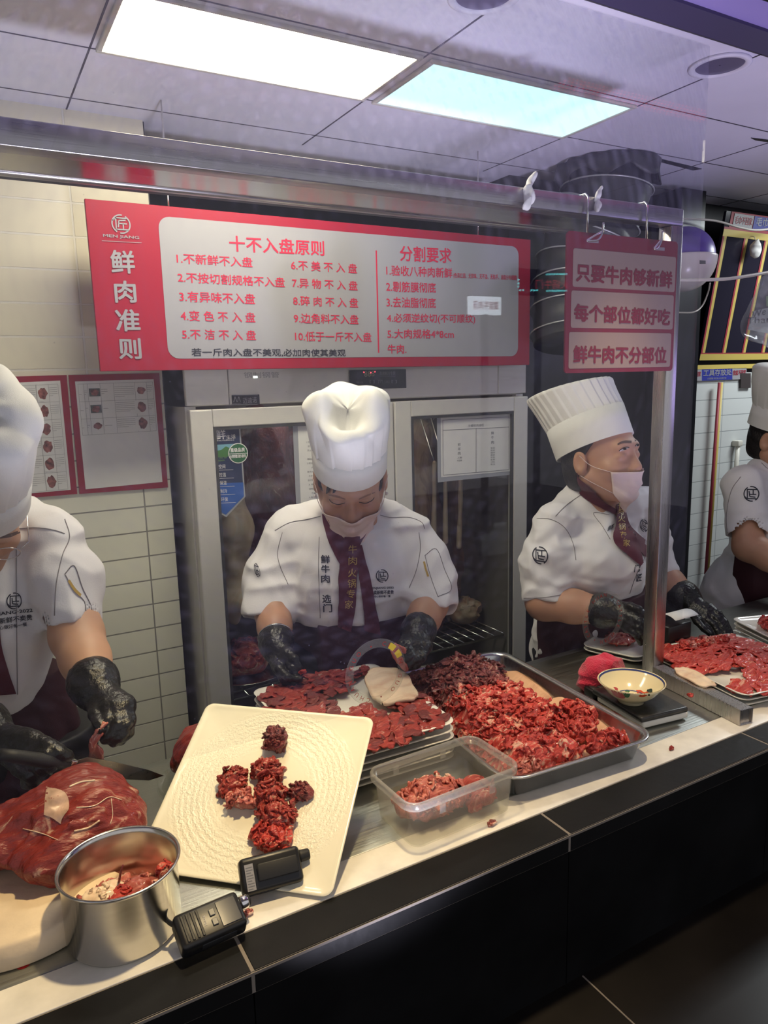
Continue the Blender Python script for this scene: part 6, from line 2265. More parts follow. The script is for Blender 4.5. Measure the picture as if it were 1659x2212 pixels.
# face: brows, lashes, mask, hair, ear-rings
obj('brow', J(strip_px(bvh_b, [(710, 1068), (727, 1069.5), (746, 1077)], [(710, 1070), (727, 1074.5), (746, 1079)], 12, 3, 0.0006), strip_px(bvh_b, [(775, 1077), (792, 1068.5), (810, 1062.5)], [(775, 1079), (792, 1072.5), (810, 1064.5)], 12, 3, 0.0006)), M['brow_soft'], ped)
obj('lash', J(line_px(bvh_b, [(712, 1079), (717, 1085), (730, 1089.5), (745, 1086)], 0.0009), line_px(bvh_b, [(776, 1084.5), (790, 1087), (803, 1081), (808, 1075)], 0.0009)), M['lash'], ped)
mg, mP = mask_geo(bvh_b, ho, hf, hu, HS, (-62, 62), (-0.027, -0.032), (-0.126, -0.088))
mk = obj('face_mask', solid(mg, 0.0012), M['mask'], ped)
loops = []
for P_ in (mP[0], mP[-1]):
    sx = 1 if (P_[0] - ho) @ np.cross(hf, hu) > 0 else -1
    loops.append(tube(spline([P_[0], HL(sx * 0.079, 0.02, -0.014), HL(sx * 0.090, -0.012, 0.006), HL(sx * 0.086, -0.022, -0.03), HL(sx * 0.078, 0.015, -0.05), P_[-1]], 6), 0.0009, 6))
obj('ear_loop', J(*loops), M['mask'], mk)
xh = np.cross(hf, hu)


def hair_fn(o, s, f, u, seed, cutf):
    x = np.cross(f, u)
    R = np.array([x, f, u]).T
    e = s_ell(o + s * (-0.018 * f + 0.030 * u), np.array((0.083, 0.098, 0.085)) * s, R)
    e2 = s_ell(o + s * (-0.035 * f - 0.035 * u), np.array((0.074, 0.075, 0.07)) * s, R)

    def fn(P):
        q = (P - o) @ R / s
        d = smin(e(P), e2(P), 0.03) + 0.003 * np.sin(q[:, 0] * 160 + 4 * np.sin(q[:, 2] * 40)) * 0.6
        return np.maximum(d, cutf(q))
    return fn


hm = hair_fn(ho, HS, hf, hu, 1, lambda q: np.maximum(np.maximum((q[:, 1] - 0.012 - np.clip(q[:, 2] - 0.01, 0, 1) * 1.2), q[:, 2] - 0.060), -0.075 - q[:, 2]))
gh = snets(hm, ho - 0.13, ho + 0.13, 0.003)
bvh_h = bvh_of(gbody, gh)
bangs = [strip_px(bvh_h, [(712, 1040), (708, 1055), (707, 1066)], [(722, 1040), (717, 1054), (713, 1064)], 8, 3, 0.004), strip_px(bvh_h, [(724, 1040), (722, 1055), (720, 1066)], [(731, 1040), (729, 1055), (724, 1064)], 8, 3, 0.004)]
obj('hair', J(gh, *[q for q in bangs if len(q[1])]), M['hair'], ped)
for sx in (-1, 1):
    c = HL(sx * 0.086, -0.004, -0.046)
    obj('earring', xf(lathe([(0.0002, -0.0045), (0.0032, -0.0032), (0.0045, 0), (0.0032, 0.0032), (0.0002, 0.0045)], n=16), c), M['pearl'], ped)
gb_ = hat_band(ho, hf, hu, HS, 0.0865, 0.106, 0.060, lift=0.042, back=0.010)
cr = crown_floppy(ho, hf, hu, HS, 0.0865, 0.106, 0.042 + 0.058, 0.104, 3, 1.10, [(-0.62, 0.1, 0.42, 0.42), (0.66, 0.1, 0.40, 0.42), (0.03, 0.35, -0.62, 0.36)], back=0.010, pleat=0.010)
ht = obj('chef_hat', cr, M['hat'], ped)
obj('hat_band', gb_, M['hat'], ht)
# slices held in the gloves
rg = np.random.default_rng(4)
single('beef_slice', slice_geo(D(652, 1453, 1.668), (D(660, 1450, 1.66) - D(646, 1456, 1.67)), h, 0.022, 0.010, 0.002, rg), M['meat_bright'], 'end of a beef slice between finger and thumb of the middle cook', 'meat')
single('beef_slice', J(slice_geo(D(860, 1404, 1.662), xr, h + 0.4 * UPV, 0.036, 0.022, 0.003, rg, nu=12, nv=8), slice_geo(D(862, 1426, 1.656), D(852, 1402, 1.66) - D(885, 1444, 1.66), h, 0.062, 0.016, 0.003, rg, nu=14, nv=6)), M['meat_pink'], 'pink beef slice hanging from the right-hand glove of the middle cook', 'meat')

# ------------------------------------------------------------------ the cook on the right
h0 = towards(1290, 1230)
h = yawed(h0, 48)
xs_r = np.cross(UPV, h)
xs_r = xs_r if xs_r @ CR > 0 else -xs_r
Rb_ = np.array([xs_r, h, UPV]).T
per = person('right', 'cook in tall pleated white hat and face mask, looking aside, behind the steel post', (D(1280, 1250, 2.24)[0], D(1280, 1250, 2.24)[1], 0.0))
hd = yawed(towards(1300, 990), 56)
p_ = math.radians(7)
hf, hu = math.cos(p_) * hd + math.sin(p_) * UPV, -math.sin(p_) * hd + math.cos(p_) * UPV
HS = 1.10
ho = D(1300, 988, 2.14)
nb = D(1290, 1082, 2.21)
hfn, HL = head_parts(ho, hf, hu, HS, nb)
tc = D(1288, 1215, 2.22)
hipc = np.array([tc[0], tc[1] + 0.05, 0.88])
shN, elN, wrN = D(1190, 1122, 2.16), D(1176, 1300, 2.12), D(1318, 1322, 2.02)
shF, elF, wrF = D(1385, 1095, 2.31), D(1418, 1232, 2.31), D(1486, 1298, 2.22)
torso_b = s_union([s_ell(tc, (0.145, 0.105, 0.16), Rb_), s_ell((tc + hipc) / 2, (0.135, 0.105, 0.16), Rb_), s_ell(hipc, (0.150, 0.115, 0.12), Rb_), s_cone(D(1232, 1142, 2.19), D(1352, 1120, 2.28), 0.030, 0.030), s_cone(nb, tc, 0.05, 0.07)] + legs(hipc, xs_r), 0.05)
kN = [D(1362, 1322, 1.975), D(1364, 1334, 1.965), D(1362, 1346, 1.965), D(1356, 1356, 1.972)]
hN = hand_sdf(wrN, wrN + nrm(elN - wrN) * 0.03, kN, [[D(1382, 1330, 1.95), D(1392, 1344, 1.945), D(1396, 1356, 1.945)], [D(1384, 1344, 1.94), D(1394, 1358, 1.938), D(1398, 1372, 1.94)],
                                                     [D(1380, 1356, 1.94), D(1390, 1370, 1.94), D(1394, 1382, 1.945)], [D(1371, 1366, 1.95), D(1380, 1378, 1.948), D(1384, 1388, 1.95)]],
              [D(1340, 1310, 2.01), D(1362, 1310, 1.97), D(1380, 1316, 1.945), D(1392, 1326, 1.935)])
kF = [D(1532, 1312, 2.165), D(1530, 1322, 2.155), D(1524, 1333, 2.15), D(1516, 1343, 2.15)]
hF = hand_sdf(wrF, wrF + nrm(elF - wrF) * 0.03, kF, [[D(1552, 1326, 2.135), D(1566, 1345, 2.115), D(1577, 1366, 2.10)], [D(1550, 1338, 2.125), D(1562, 1356, 2.108), D(1570, 1372, 2.095)],
                                                     [D(1542, 1350, 2.12), D(1551, 1364, 2.108), D(1556, 1374, 2.10)], [D(1530, 1358, 2.125), D(1537, 1370, 2.115), D(1540, 1378, 2.11)]],
              [D(1496, 1322, 2.18), D(1506, 1342, 2.14), D(1520, 1358, 2.115), D(1534, 1370, 2.10)])
aN, aF = arm_fn(shN, elN, wrN, (0.052, 0.052, 0.036)), arm_fn(shF, elF, wrF, (0.050, 0.048, 0.034))
bodyf = lambda P: smin(smin(smin(hfn(P), torso_b(P), 0.03), np.minimum(aN(P), aF(P)), 0.03), np.minimum(hN(P), hF(P)) + 0.0025, 0.01)
lo, hi = bounds([ho, shN, shF, wrN, wrF, elN, elF, (tc[0], tc[1], 0.03), D(1400, 1380, 1.94), D(1580, 1380, 2.1)] + [hipc + h * 0.2, hipc - h * 0.15, ho + hu * 0.14, ho + hf * 0.14], 0.08)
lo[2] = -0.002
gbody = snets(off_table(bodyf), lo, hi, 0.0036)
obj('body', gbody, M['skin'], per)
bvh_b = bvh_of(gbody)
slN = D(1184, 1296, 2.125)
slF = elF + (elF - shF) * 0.02
zap = D(1290, 1296, 2.12)[2]
zhem = D(1150, 1452, 2.25)[2]
back = -h
jt = s_union([s_ell(tc, (0.168, 0.125, 0.15), Rb_), s_ell(D(1275, 1300, 2.24), (0.150, 0.120, 0.15), Rb_), s_cone(D(1212, 1122, 2.18), D(1368, 1098, 2.29), 0.060, 0.058), s_cone(D(1255, 1092, 2.21), D(1330, 1085, 2.26), 0.062, 0.055),
              s_ell(D(1352, 1222, 2.13), (0.062, 0.058, 0.058), Rb_), s_ell(D(1305, 1215, 2.10), (0.062, 0.062, 0.062), Rb_), s_ell(D(1245, 1385, 2.30), (0.165, 0.13, 0.18), Rb_)], 0.06)
jsN = s_union([s_cone(D(1200, 1128, 2.165), D(1184, 1220, 2.14), 0.072, 0.078), s_cone(D(1184, 1220, 2.14), slN, 0.078, 0.074)], 0.03)
jsF = s_union([s_cone(shF, slF, 0.066, 0.066)], 0.03)
eN, eF = s_cone(slN + (shN - slN) * 0.1, slN + nrm(slN - shN) * 0.15, 0.060, 0.069), s_cone(slF + (shF - slF) * 0.1, slF + nrm(slF - shF) * 0.14, 0.054, 0.060)
cutN = lambda P: (P - (slN + nrm(slN - shN) * 0.006)) @ nrm(slN - shN)
cutF = lambda P: (P - (slF + nrm(slF - shF) * 0.006)) @ nrm(slF - shF)


def jacketf(P):
    d = smin(jt(P), np.minimum(np.maximum(jsN(P), cutN(P)), np.maximum(jsF(P), cutF(P))), 0.025)
    d = d + fold_noise(P, 15, 0.011)
    d = np.maximum(d, zhem - P[:, 2])
    return -smin(-d, np.minimum(eN(P), eF(P)), 0.004)


lo, hi = bounds([D(1180, 1100, 2.16), D(1400, 1080, 2.35), slN, slF, tc + h * 0.18, tc - h * 0.18, (tc[0], tc[1], zhem), D(1120, 1450, 2.3)], 0.10)
gj = snets(off_table(jacketf), lo, hi, 0.0044, 2)
jk = obj('jacket', gj, M['jacket'], per)
bj = bvh_of(gj)
trousers(hipc, xs_r, 0.80, per)
apf = s_union([s_ell(np.array([tc[0], tc[1], zap]), (0.160, 0.132, 0.12), Rb_), s_ell(hipc + 0.015 * h, (0.185, 0.150, 0.22), Rb_), s_ell(hipc - (0, 0, 0.25), (0.195, 0.155, 0.25), Rb_)], 0.06)
left_cut = D(1161, 1400, 2.2)


def apronf(P):
    x_ = (P - tc) @ xs_r
    d = apf(P) + 0.004 * np.sin(x_ * 110 + 2 * np.sin(P[:, 2] * 14)) * np.clip((zap - P[:, 2]) * 8, 0, 1)
    d = np.maximum(d, P[:, 2] - zap)
    d = np.maximum(d, (left_cut - P) @ h - 0.02)
    return np.maximum(d, 0.55 - P[:, 2])


lo, hi = bounds([hipc - h * 0.22 - xs_r * 0.24, hipc + h * 0.24 + xs_r * 0.24, (tc[0], tc[1], zap + 0.02), (tc[0], tc[1], 0.52)], 0.02)
ga = snets(off_table(apronf), lo, hi, 0.005)
obj('apron', ga, M['apron'], per)
ball = bvh_of(gj, ga)
bsk = bvh_of(gbody, gj)
obj('scarf', J(strip_px(bsk, [(1237, 1017), (1236, 1040), (1262, 1072), (1303, 1100), (1325, 1113)], [(1250, 1020), (1256, 1034), (1277, 1052), (1317, 1091), (1332, 1102)], 26, 8, 0.006),
               strip_px(ball, [(1345, 1118), (1362, 1140), (1380, 1158), (1398, 1172)], [(1340, 1135), (1358, 1160), (1376, 1186), (1398, 1212)], 18, 8, 0.005)), M['maroon'], per)
tie_e = ([(1327, 1082), (1327, 1112), (1324, 1144), (1325, 1178), (1352, 1200), (1380, 1224)], [(1346, 1078), (1350, 1122), (1360, 1145), (1370, 1168), (1378, 1192), (1384, 1218)])
gt = strip_px(ball, tie_e[0], tie_e[1], 26, 8, 0.010)
tie = obj('tie', gt, M['maroon'], per)
bt_ = bvh_of(gt)
g = []
for c_, x, y in (('牛', 1337, 1098), ('肉', 1338, 1112), ('火', 1342, 1127), ('锅', 1343, 1145), ('专', 1345, 1163), ('家', 1353, 1180)):
    g.append(write_px(bt_, c_, (x - 7, y), (15, 1), (0, -15), 0.0, 0.001))
obj('lettering', J(*g), M['gold'], tie, smooth=False, label='gold embroidered characters')
g = [emblem_px(bj, (1167, 1200), (17, 2), (0, 19)), write_px(bj, '鲜', (1311, 1149), (13, -7), (3, -12), 0.02), emblem_px(bj, (1391, 1135), (9, 5), (-2, 13)), write_px(bj, '门', (1369, 1236), (12, -2), (2, -15), 0.02), write_px(bj, '匠', (1374, 1256), (11, -2), (1, -15), 0.02)]
obj('embroidery', J(*g), M['navy'], jk, smooth=False, label='dark embroidered characters and round emblem')
g = [line_px(bj, q, 0.0009) for q in ([(1255, 1069), (1225, 1090), (1200, 1115)], [(1160, 1120), (1190, 1122), (1220, 1140), (1238, 1175), (1244, 1210)], [(1316, 1112), (1282, 1108), (1300, 1135), (1318, 1165)], [(1392, 1205), (1375, 1240), (1360, 1282)], [(1132, 1292), (1180, 1290), (1236, 1280)])]
obj('seam', J(*[q for q in g if len(q[0])]), M['seam_thread'], jk)
for (hs, wr_, el_, kk, extra) in ((hN, wrN, elN, kN, [D(1400, 1392, 1.94), D(1392, 1310, 1.95)]), (hF, wrF, elF, kF, [D(1580, 1380, 2.09), D(1500, 1350, 2.15)])):
    cf = glove_cuff(wr_, el_, 0.0425)
    gf_ = lambda P, hs=hs, cf=cf: smin(hs(P), cf(P), 0.014) + 0.0007 * vnoise(P, 330, 3)
    lo, hi = bounds([wr_, wr_ + nrm(el_ - wr_) * 0.055] + kk + extra, 0.035)
    obj('glove', snets(gf_, lo, hi, 0.0021), M['glove'], per)
# face
obj('brow', J(strip_px(bvh_b, [(1334, 958), (1347, 952), (1364, 952)], [(1334, 962), (1347, 957.5), (1364, 957)], 10, 3, 0.0006), strip_px(bvh_b, [(1371, 950), (1376, 948), (1380, 948)], [(1371, 953.5), (1376, 952.5), (1380, 952)], 6, 3, 0.0006)), M['brow'], per)
for (c, w2, h2, tl) in (((1348, 970), 10.0, 2.7, -0.33), ((1376, 962), 3.8, 2.6, -0.2)):
    def oval(k, n=20, dx=0.0):
        return [(c[0] + dx + k * w2 * math.cos(a), c[1] + tl * (dx + k * w2 * math.cos(a)) + k * h2 * math.sin(a) * (1.0 if math.sin(a) > 0 else 0.9)) for a in np.linspace(0, 2 * math.pi, n)[:-1]]
    ew = obj('eye', blob_px(bvh_b, oval(1.0), 0.0006, 2), M['eye_white'], per, label='dark brown eye')
    ir = [(c[0] + 1.2 + 3.6 * math.cos(a) * (w2 / 8) ** 0.5, c[1] + tl * 1.5 + 2.0 * math.sin(a)) for a in np.linspace(0, 2 * math.pi, 16)[:-1]]
    obj('iris', blob_px(bvh_b, ir, 0.0010, 2), M['iris'], ew)
    up = [(c[0] - w2 * 1.08, c[1] - tl * w2 * 1.0 + 0.6), (c[0] - w2 * 0.3, c[1] - h2 * 0.95 + tl * -2.0), (c[0] + w2 * 0.5, c[1] - h2 * 0.95 + tl * w2 * 0.5), (c[0] + w2 * 1.05, c[1] + tl * w2)]
    obj('lash', line_px(bvh_b, up, 0.0014, 0.0008), M['lash'], ew)
mg, mP = mask_geo(bvh_b, ho, hf, hu, HS, (-60, 60), (-0.043, -0.036), (-0.142, -0.092))
mk = obj('face_mask', solid(mg, 0.0012), M['mask'], per)
loops = []
for P_ in (mP[0], mP[-1]):
    sx = 1 if (P_[0] - ho) @ np.cross(hf, hu) > 0 else -1
    loops.append(tube(spline([P_[0], HL(sx * 0.0785, 0.02, -0.016), HL(sx * 0.089, -0.006, 0.012)], 6), 0.0009, 6))
    loops.append(tube(spline([P_[-1], HL(sx * 0.074, 0.012, -0.058), HL(sx * 0.083, -0.012, -0.040)], 6), 0.0009, 6))
obj('ear_loop', J(*loops), M['mask'], mk)
hm = hair_fn(ho, HS, hf, hu, 2, lambda q: np.maximum(np.maximum(np.where(np.abs(q[:, 0]) > 0.03, q[:, 1] - 0.030 - np.clip(q[:, 2] - 0.005, -0.03, 1) * 1.0, q[:, 1] - 0.06), q[:, 2] - 0.07), np.where(q[:, 1] > -0.03, 1.1 * q[:, 1] + 0.012 - q[:, 2], -0.085 - q[:, 2])))
gh = snets(hm, ho - 0.15, ho + 0.15, 0.003)
obj('hair', gh, M['hair'], per)
# tall pleated hat, tipped back
p2 = math.radians(24)
qf, qu = math.cos(p2) * hd + math.sin(p2) * UPV, -math.sin(p2) * hd + math.cos(p2) * UPV
gb_ = hat_band(ho, qf, qu, HS, 0.091, 0.112, 0.082, lift=0.032, back=0.012)


def toque(o, f, u, s, rx, ry, z0, H, back, n=216, flare=1.10, npl=30):
    x = np.cross(f, u)
    prof = [(0.0, 1.0), (0.25, 1.02), (0.5, 1.04), (0.75, 1.07), (0.92, flare), (0.98, flare * 0.985), (1.0, flare * 0.94), (1.0, flare * 0.75), (0.985, flare * 0.4), (0.98, 0.01)]
    ts = np.linspace(0, len(prof) - 1, 46)
    zz = np.interp(ts, range(len(prof)), [p[0] for p in prof])
    rr = np.interp(ts, range(len(prof)), [p[1] for p in prof])
    a = np.linspace(0, 2 * math.pi, n, endpoint=False)
    saw = (a * npl / (2 * math.pi)) % 1.0
    rings = []
    for k in range(len(ts)):
        pl = 0.040 * (saw - 0.5) * min(1.0, rr[k] / flare)
        wob = 0.02 * np.sin(3 * a + 1.0) * zz[k]
        r_ = rr[k] + pl + wob
        zt = z0 + H * zz[k] * (1 - 0.16 * np.sin(a) * 1.0)
        rings.append(o + s * ((r_ * rx * np.cos(a))[:, None] * x + (r_ * ry * np.sin(a) - back - 0.022 * zz[k])[:, None] * f + zt[:, None] * u))
    return loft(rings, False, True)


ht = obj('chef_hat', toque(ho, qf, qu, HS, 0.0905, 0.1115, 0.032 + 0.080, 0.098, 0.012), M['hat'], per)
obj('hat_band', gb_, M['hat'], ht)

# ------------------------------------------------------------------ the cook on the left
h = yawed(towards(0, 1300), 6)
xl = np.cross(UPV, h)
xl = xl if xl @ CR > 0 else -xl
Rb_ = np.array([xl, h, UPV]).T
pel = person('left', 'cook in floppy hat and glasses at the left edge, trimming beef with a knife', (D(-5, 1350, 1.50)[0], D(-5, 1350, 1.50)[1], 0.0))
th = math.radians(40)
hf, hu = math.cos(th) * h - math.sin(th) * UPV, math.sin(th) * h + math.cos(th) * UPV
ho = D(-52, 1098, 1.36)
nb = D(-20, 1165, 1.50)
hfn, HL = head_parts(ho, hf, hu, 0.98, nb)
tc = D(-25, 1290, 1.50)
hipc = np.array([tc[0], max(tc[1], YB + 0.17), 0.88])
shR, elR, wrR = D(128, 1165, 1.49), D(166, 1372, 1.43), D(208, 1490, 1.335)
shL, elL, wrL = D(-180, 1165, 1.47), D(-170, 1440, 1.36), D(-25, 1585, 1.27)
torso_b = s_union([s_ell(tc, (0.15, 0.095, 0.17), Rb_), s_ell((tc + hipc) / 2, (0.085, 0.068, 0.16), Rb_), s_ell(hipc, (0.10, 0.08, 0.12), Rb_), s_cone(D(75, 1178, 1.51), D(-130, 1178, 1.5), 0.035, 0.035), s_cone(nb, tc, 0.06, 0.09)] + legs(hipc, xl), 0.05)
kR = [D(232, 1530, 1.285), D(250, 1532, 1.285), D(264, 1528, 1.29), D(274, 1520, 1.30)]
hRs = hand_sdf(wrR, wrR + nrm(elR - wrR) * 0.03, kR, [[D(232, 1556, 1.262), D(222, 1572, 1.255), D(214, 1584, 1.257)], [D(256, 1566, 1.258), D(244, 1588, 1.252), D(228, 1596, 1.255)],
                                                      [D(273, 1562, 1.265), D(264, 1588, 1.257), D(246, 1602, 1.258)], [D(280, 1556, 1.28), D(276, 1582, 1.272), D(262, 1598, 1.27)]],
               [D(204, 1518, 1.31), D(206, 1542, 1.275), D(214, 1562, 1.255), D(220, 1576, 1.248)], 0.0145, 0.0105)
kL = [D(70, 1600, 1.235), D(74, 1620, 1.225), D(66, 1642, 1.225), D(50, 1660, 1.23)]
hLs = hand_sdf(wrL, wrL + nrm(elL - wrL) * 0.03, kL, [[D(104, 1612, 1.222), D(128, 1626, 1.220), D(146, 1634, 1.225)], [D(100, 1632, 1.212), D(112, 1652, 1.215), D(98, 1662, 1.225)],
                                                      [D(88, 1656, 1.212), D(96, 1674, 1.218), D(80, 1680, 1.228)], [D(68, 1674, 1.218), D(72, 1690, 1.224), D(58, 1692, 1.232)]],
               [D(20, 1590, 1.255), D(60, 1594, 1.238), D(98, 1606, 1.228), D(128, 1618, 1.226)], 0.016, 0.0115)
aR, aL = arm_fn(shR, elR, wrR, (0.050, 0.048, 0.034)), arm_fn(shL, elL, wrL, (0.050, 0.048, 0.034))
bodyf = lambda P: smin(smin(smin(hfn(P), torso_b(P), 0.03), np.minimum(aL(P), aR(P)), 0.03), np.minimum(hLs(P), hRs(P)) + 0.0025, 0.01)
lo, hi = bounds([ho, shL, shR, elL, elR, wrL, wrR, (tc[0], tc[1], 0.03), D(285, 1600, 1.25), D(150, 1690, 1.21)] + [hipc + h * 0.2, hipc - h * 0.15, ho + hu * 0.14, ho + hf * 0.14], 0.08)
lo[2] = -0.002
gbody = snets(off_table(bodyf), lo, hi, 0.0036)
obj('body', gbody, M['skin_pale'], pel)
bvh_b = bvh_of(gbody)
slR, slL = D(156, 1350, 1.44), D(-172, 1370, 1.40)
zhem = D(0, 1562, 1.42)[2]
jt = s_union([s_ell(tc, (0.160, 0.115, 0.17), Rb_), s_ell(D(-25, 1440, 1.48), (0.098, 0.090, 0.17), Rb_), s_cone(D(92, 1160, 1.51), D(-142, 1160, 1.5), 0.058, 0.058), s_cone(D(30, 1140, 1.52), D(-70, 1140, 1.52), 0.058, 0.058)], 0.06)
jsR = s_union([s_cone(D(110, 1175, 1.495), D(142, 1265, 1.47), 0.066, 0.066), s_cone(D(142, 1265, 1.47), slR, 0.066, 0.058)], 0.03)
jsL = s_cone(shL, slL, 0.068, 0.064)
eR, eL = s_cone(slR + (shR - slR) * 0.1, slR + nrm(slR - shR) * 0.14, 0.050, 0.056), s_cone(slL + (shL - slL) * 0.1, slL + nrm(slL - shL) * 0.14, 0.053, 0.058)
cutR = lambda P: (P - (slR + nrm(slR - shR) * 0.006)) @ nrm(slR - shR)
cutL = lambda P: (P - (slL + nrm(slL - shL) * 0.006)) @ nrm(slL - shL)


def jacketf(P):
    d = smin(jt(P), np.minimum(np.maximum(jsR(P), cutR(P)), np.maximum(jsL(P), cutL(P))), 0.025)
    d = d + fold_noise(P, 25, 0.010)
    d = np.maximum(d, zhem + 0.25 * np.abs((P - tc) @ xl) - P[:, 2])
    return -smin(-d, np.minimum(eR(P), eL(P)), 0.004)


lo, hi = bounds([D(130, 1130, 1.52), D(-190, 1130, 1.5), slL, slR, tc + h * 0.16, tc - h * 0.16, (tc[0], tc[1], zhem)], 0.09)
gj = snets(off_table(jacketf), lo, hi, 0.0040, 2)
jk = obj('jacket', gj, M['jacket'], pel)
bj = bvh_of(gj)
zap = D(0, 1490, 1.45)[2]
trousers(hipc, xl, 0.90, pel)
apf = s_union([s_ell(np.array([tc[0], tc[1], zap]), (0.105, 0.085, 0.12), Rb_), s_ell(hipc + 0.0 * h, (0.150, 0.110, 0.22), Rb_), s_ell(hipc - (0, 0, 0.25), (0.175, 0.13, 0.25), Rb_)], 0.06)
def apronf(P):
    x_ = (P - tc) @ xl
    d = apf(P) + 0.004 * np.sin(x_ * 130 + 2 * np.sin(P[:, 2] * 14)) * np.clip((zap - P[:, 2]) * 8, 0, 1)
    return np.maximum(np.maximum(d, P[:, 2] - zap), 0.55 - P[:, 2])
lo, hi = bounds([hipc - h * 0.2 - xl * 0.22, hipc + h * 0.2 + xl * 0.22, (tc[0], tc[1], zap + 0.02), (tc[0], tc[1], 0.52)], 0.02)
obj('apron', snets(off_table(apronf), lo, hi, 0.005), M['apron'], pel)
obj('scarf', strip_px(bj, [(-45, 1200), (-35, 1300), (-20, 1400), (-5, 1499)], [(-10, 1180), (-5, 1300), (5, 1410), (35, 1497)], 24, 8, 0.006), M['maroon'], pel)
g = [emblem_px(bj, (30, 1298), (17, -1), (0, 18)), write_px(bj, 'MENJIANG·2022', (-38, 1336), (110, -13), (-1, -10), 0.02), write_px(bj, '只卖新鲜不卖贵', (-30, 1352), (100, -13), (-1, -13), 0.02), write_px(bj, '用心做好每一餐', (-12, 1362), (70, -9), (-1, -9), 0.01)]
obj('embroidery', J(*g), M['navy'], jk, smooth=False, label='dark embroidered characters and round emblem')
g = [line_px(bj, q, 0.0009) for q in ([(40, 1142), (80, 1140), (115, 1145), (140, 1153)], [(140, 1122), (150, 1160), (135, 1200), (122, 1260), (118, 1330)], [(140, 1240), (160, 1222), (178, 1270), (198, 1315), (186, 1330)], [(140, 1240), (160, 1275), (182, 1300), (186, 1330)], [(36, 1160), (35, 1260), (36, 1400), (38, 1500)])]
obj('seam', J(*[q for q in g if len(q[0])]), M['seam_thread'], jk)
obj('sleeve_tag', strip_px(bj, [(146, 1256), (158, 1276), (172, 1290)], [(150, 1252), (162, 1271), (175, 1284)], 8, 3, 0.002), M['gold'], jk)
for (hs, wr_, el_, kk, extra) in ((hRs, wrR, elR, kR, [D(285, 1605, 1.25), D(200, 1590, 1.25)]), (hLs, wrL, elL, kL, [D(150, 1695, 1.21), D(-30, 1600, 1.26)])):
    cf = glove_cuff(wr_, el_, 0.0405)
    gf_ = lambda P, hs=hs, cf=cf: smin(hs(P), cf(P), 0.014) + 0.0008 * vnoise(P, 300, 6)
    lo, hi = bounds([wr_, wr_ + nrm(el_ - wr_) * 0.055] + kk + extra, 0.035)
    obj('glove', snets(gf_, lo, hi, 0.0020), M['glove'], pel)
hm = hair_fn(ho, 0.98, hf, hu, 3, lambda q: np.maximum(np.maximum((q[:, 1] - 0.005 - np.clip(q[:, 2] - 0.01, 0, 1) * 1.2), q[:, 2] - 0.060), -0.075 - q[:, 2]))
obj('hair', snets(hm, ho - 0.13, ho + 0.13, 0.003), M['hair'], pel)
gb_ = hat_band(ho, hf, hu, 0.98, 0.094, 0.113, 0.066, lift=0.030, back=0.006)
cr = crown_floppy(ho, hf, hu, 0.98, 0.094, 0.113, 0.030 + 0.064, 0.175, 8, 1.12, [(0.3, 0.4, 0.10, 0.5), (-0.4, -0.2, 0.1, 0.5), (0.0, 0.3, -0.2, 0.3)], back=0.006, pleat=0.008, lean=(0.0, 0.02))
ht = obj('chef_hat', cr, M['hat'], pel)
obj('hat_band', gb_, M['hat'], ht)
# glasses
gl = []
for sx in (-1, 1):
    a = np.linspace(0, 2 * math.pi, 26)
    gl.append(tube([HL(sx * 0.033 + 0.024 * math.cos(t), 0.108 + 0.002 * math.cos(t) * sx, -0.014 + 0.017 * math.sin(t)) for t in a], 0.0009, 6))
    gl.append(tube([HL(sx * 0.058, 0.106, -0.008), HL(sx * 0.074, 0.094, -0.004), HL(sx * 0.082, 0.03, 0.006), HL(sx * 0.082, -0.02, 0.002)], 0.0010, 6))
gl.append(tube([HL(-0.009, 0.110, -0.010), HL(0, 0.113, -0.006), HL(0.009, 0.110, -0.010)], 0.0010, 6))
gs_ = obj('glasses', J(*gl), M['chrome'], pel)
obj('brow', J(*[strip_px(bvh_b, [(0, 1157), (22, 1152), (48, 1143)], [(0, 1163), (22, 1160), (48, 1149)], 10, 3, 0.0008)]), M['brow'], pel)

# knife in the left cook's glove, and the strip being trimmed
kd = [D(132, 1650, 1.232), D(158, 1652, 1.238), D(352, 1680, 1.36)]
kx = nrm(kd[2] - kd[1])
kn = nrm(np.cross(kx, UPV))
kz = np.cross(kn, kx)
kt = thing('knife', 'long steel boning knife held in the black glove of the left cook', 'knife', kd[0])
Lb = np.linalg.norm(kd[2] - kd[1])
F = frame(kd[1], kx, kn, kz)
prof = [(0, -0.004), (0.02, -0.013), (Lb * 0.5, -0.013), (Lb * 0.85, -0.008), (Lb, 0.004), (Lb * 0.8, 0.010), (Lb * 0.4, 0.015), (0.02, 0.016), (0, 0.006)]
F2 = frame(kd[1] - kn * 0.001, kx, kz, kn)
obj('blade', prism(prof, 0.002, F2), steel_mat('blade_steel', (0.34, 0.32, 0.30), 0.3, (30, 30, 30), 0.05), kt, smooth=False)
obj('bolster', xf(bbox((-0.010, -0.006, -0.009), (0.004, 0.006, 0.009), 0.002, 2), kd[1], np.array([kx, kn, kz]).T), M['chrome'], kt)
obj('handle', tube([kd[1] - kx * 0.008, kd[1] - kx * 0.05, kd[1] - kx * 0.10, kd[1] - kx * 0.125], [0.010, 0.012, 0.011, 0.009], 12), M['black_rubber'], kt)
rg = np.random.default_rng(14)
q = spline([D(228, 1560, 1.246), D(214, 1580, 1.244), D(202, 1604, 1.25), D(207, 1622, 1.262), D(208, 1648, 1.29)], 6)
wv = np.interp(np.linspace(0, 1, len(q)), [0, 0.3, 0.55, 0.7, 1], [0.004, 0.008, 0.006, 0.011, 0.014])
sd_ = CR * 1.0
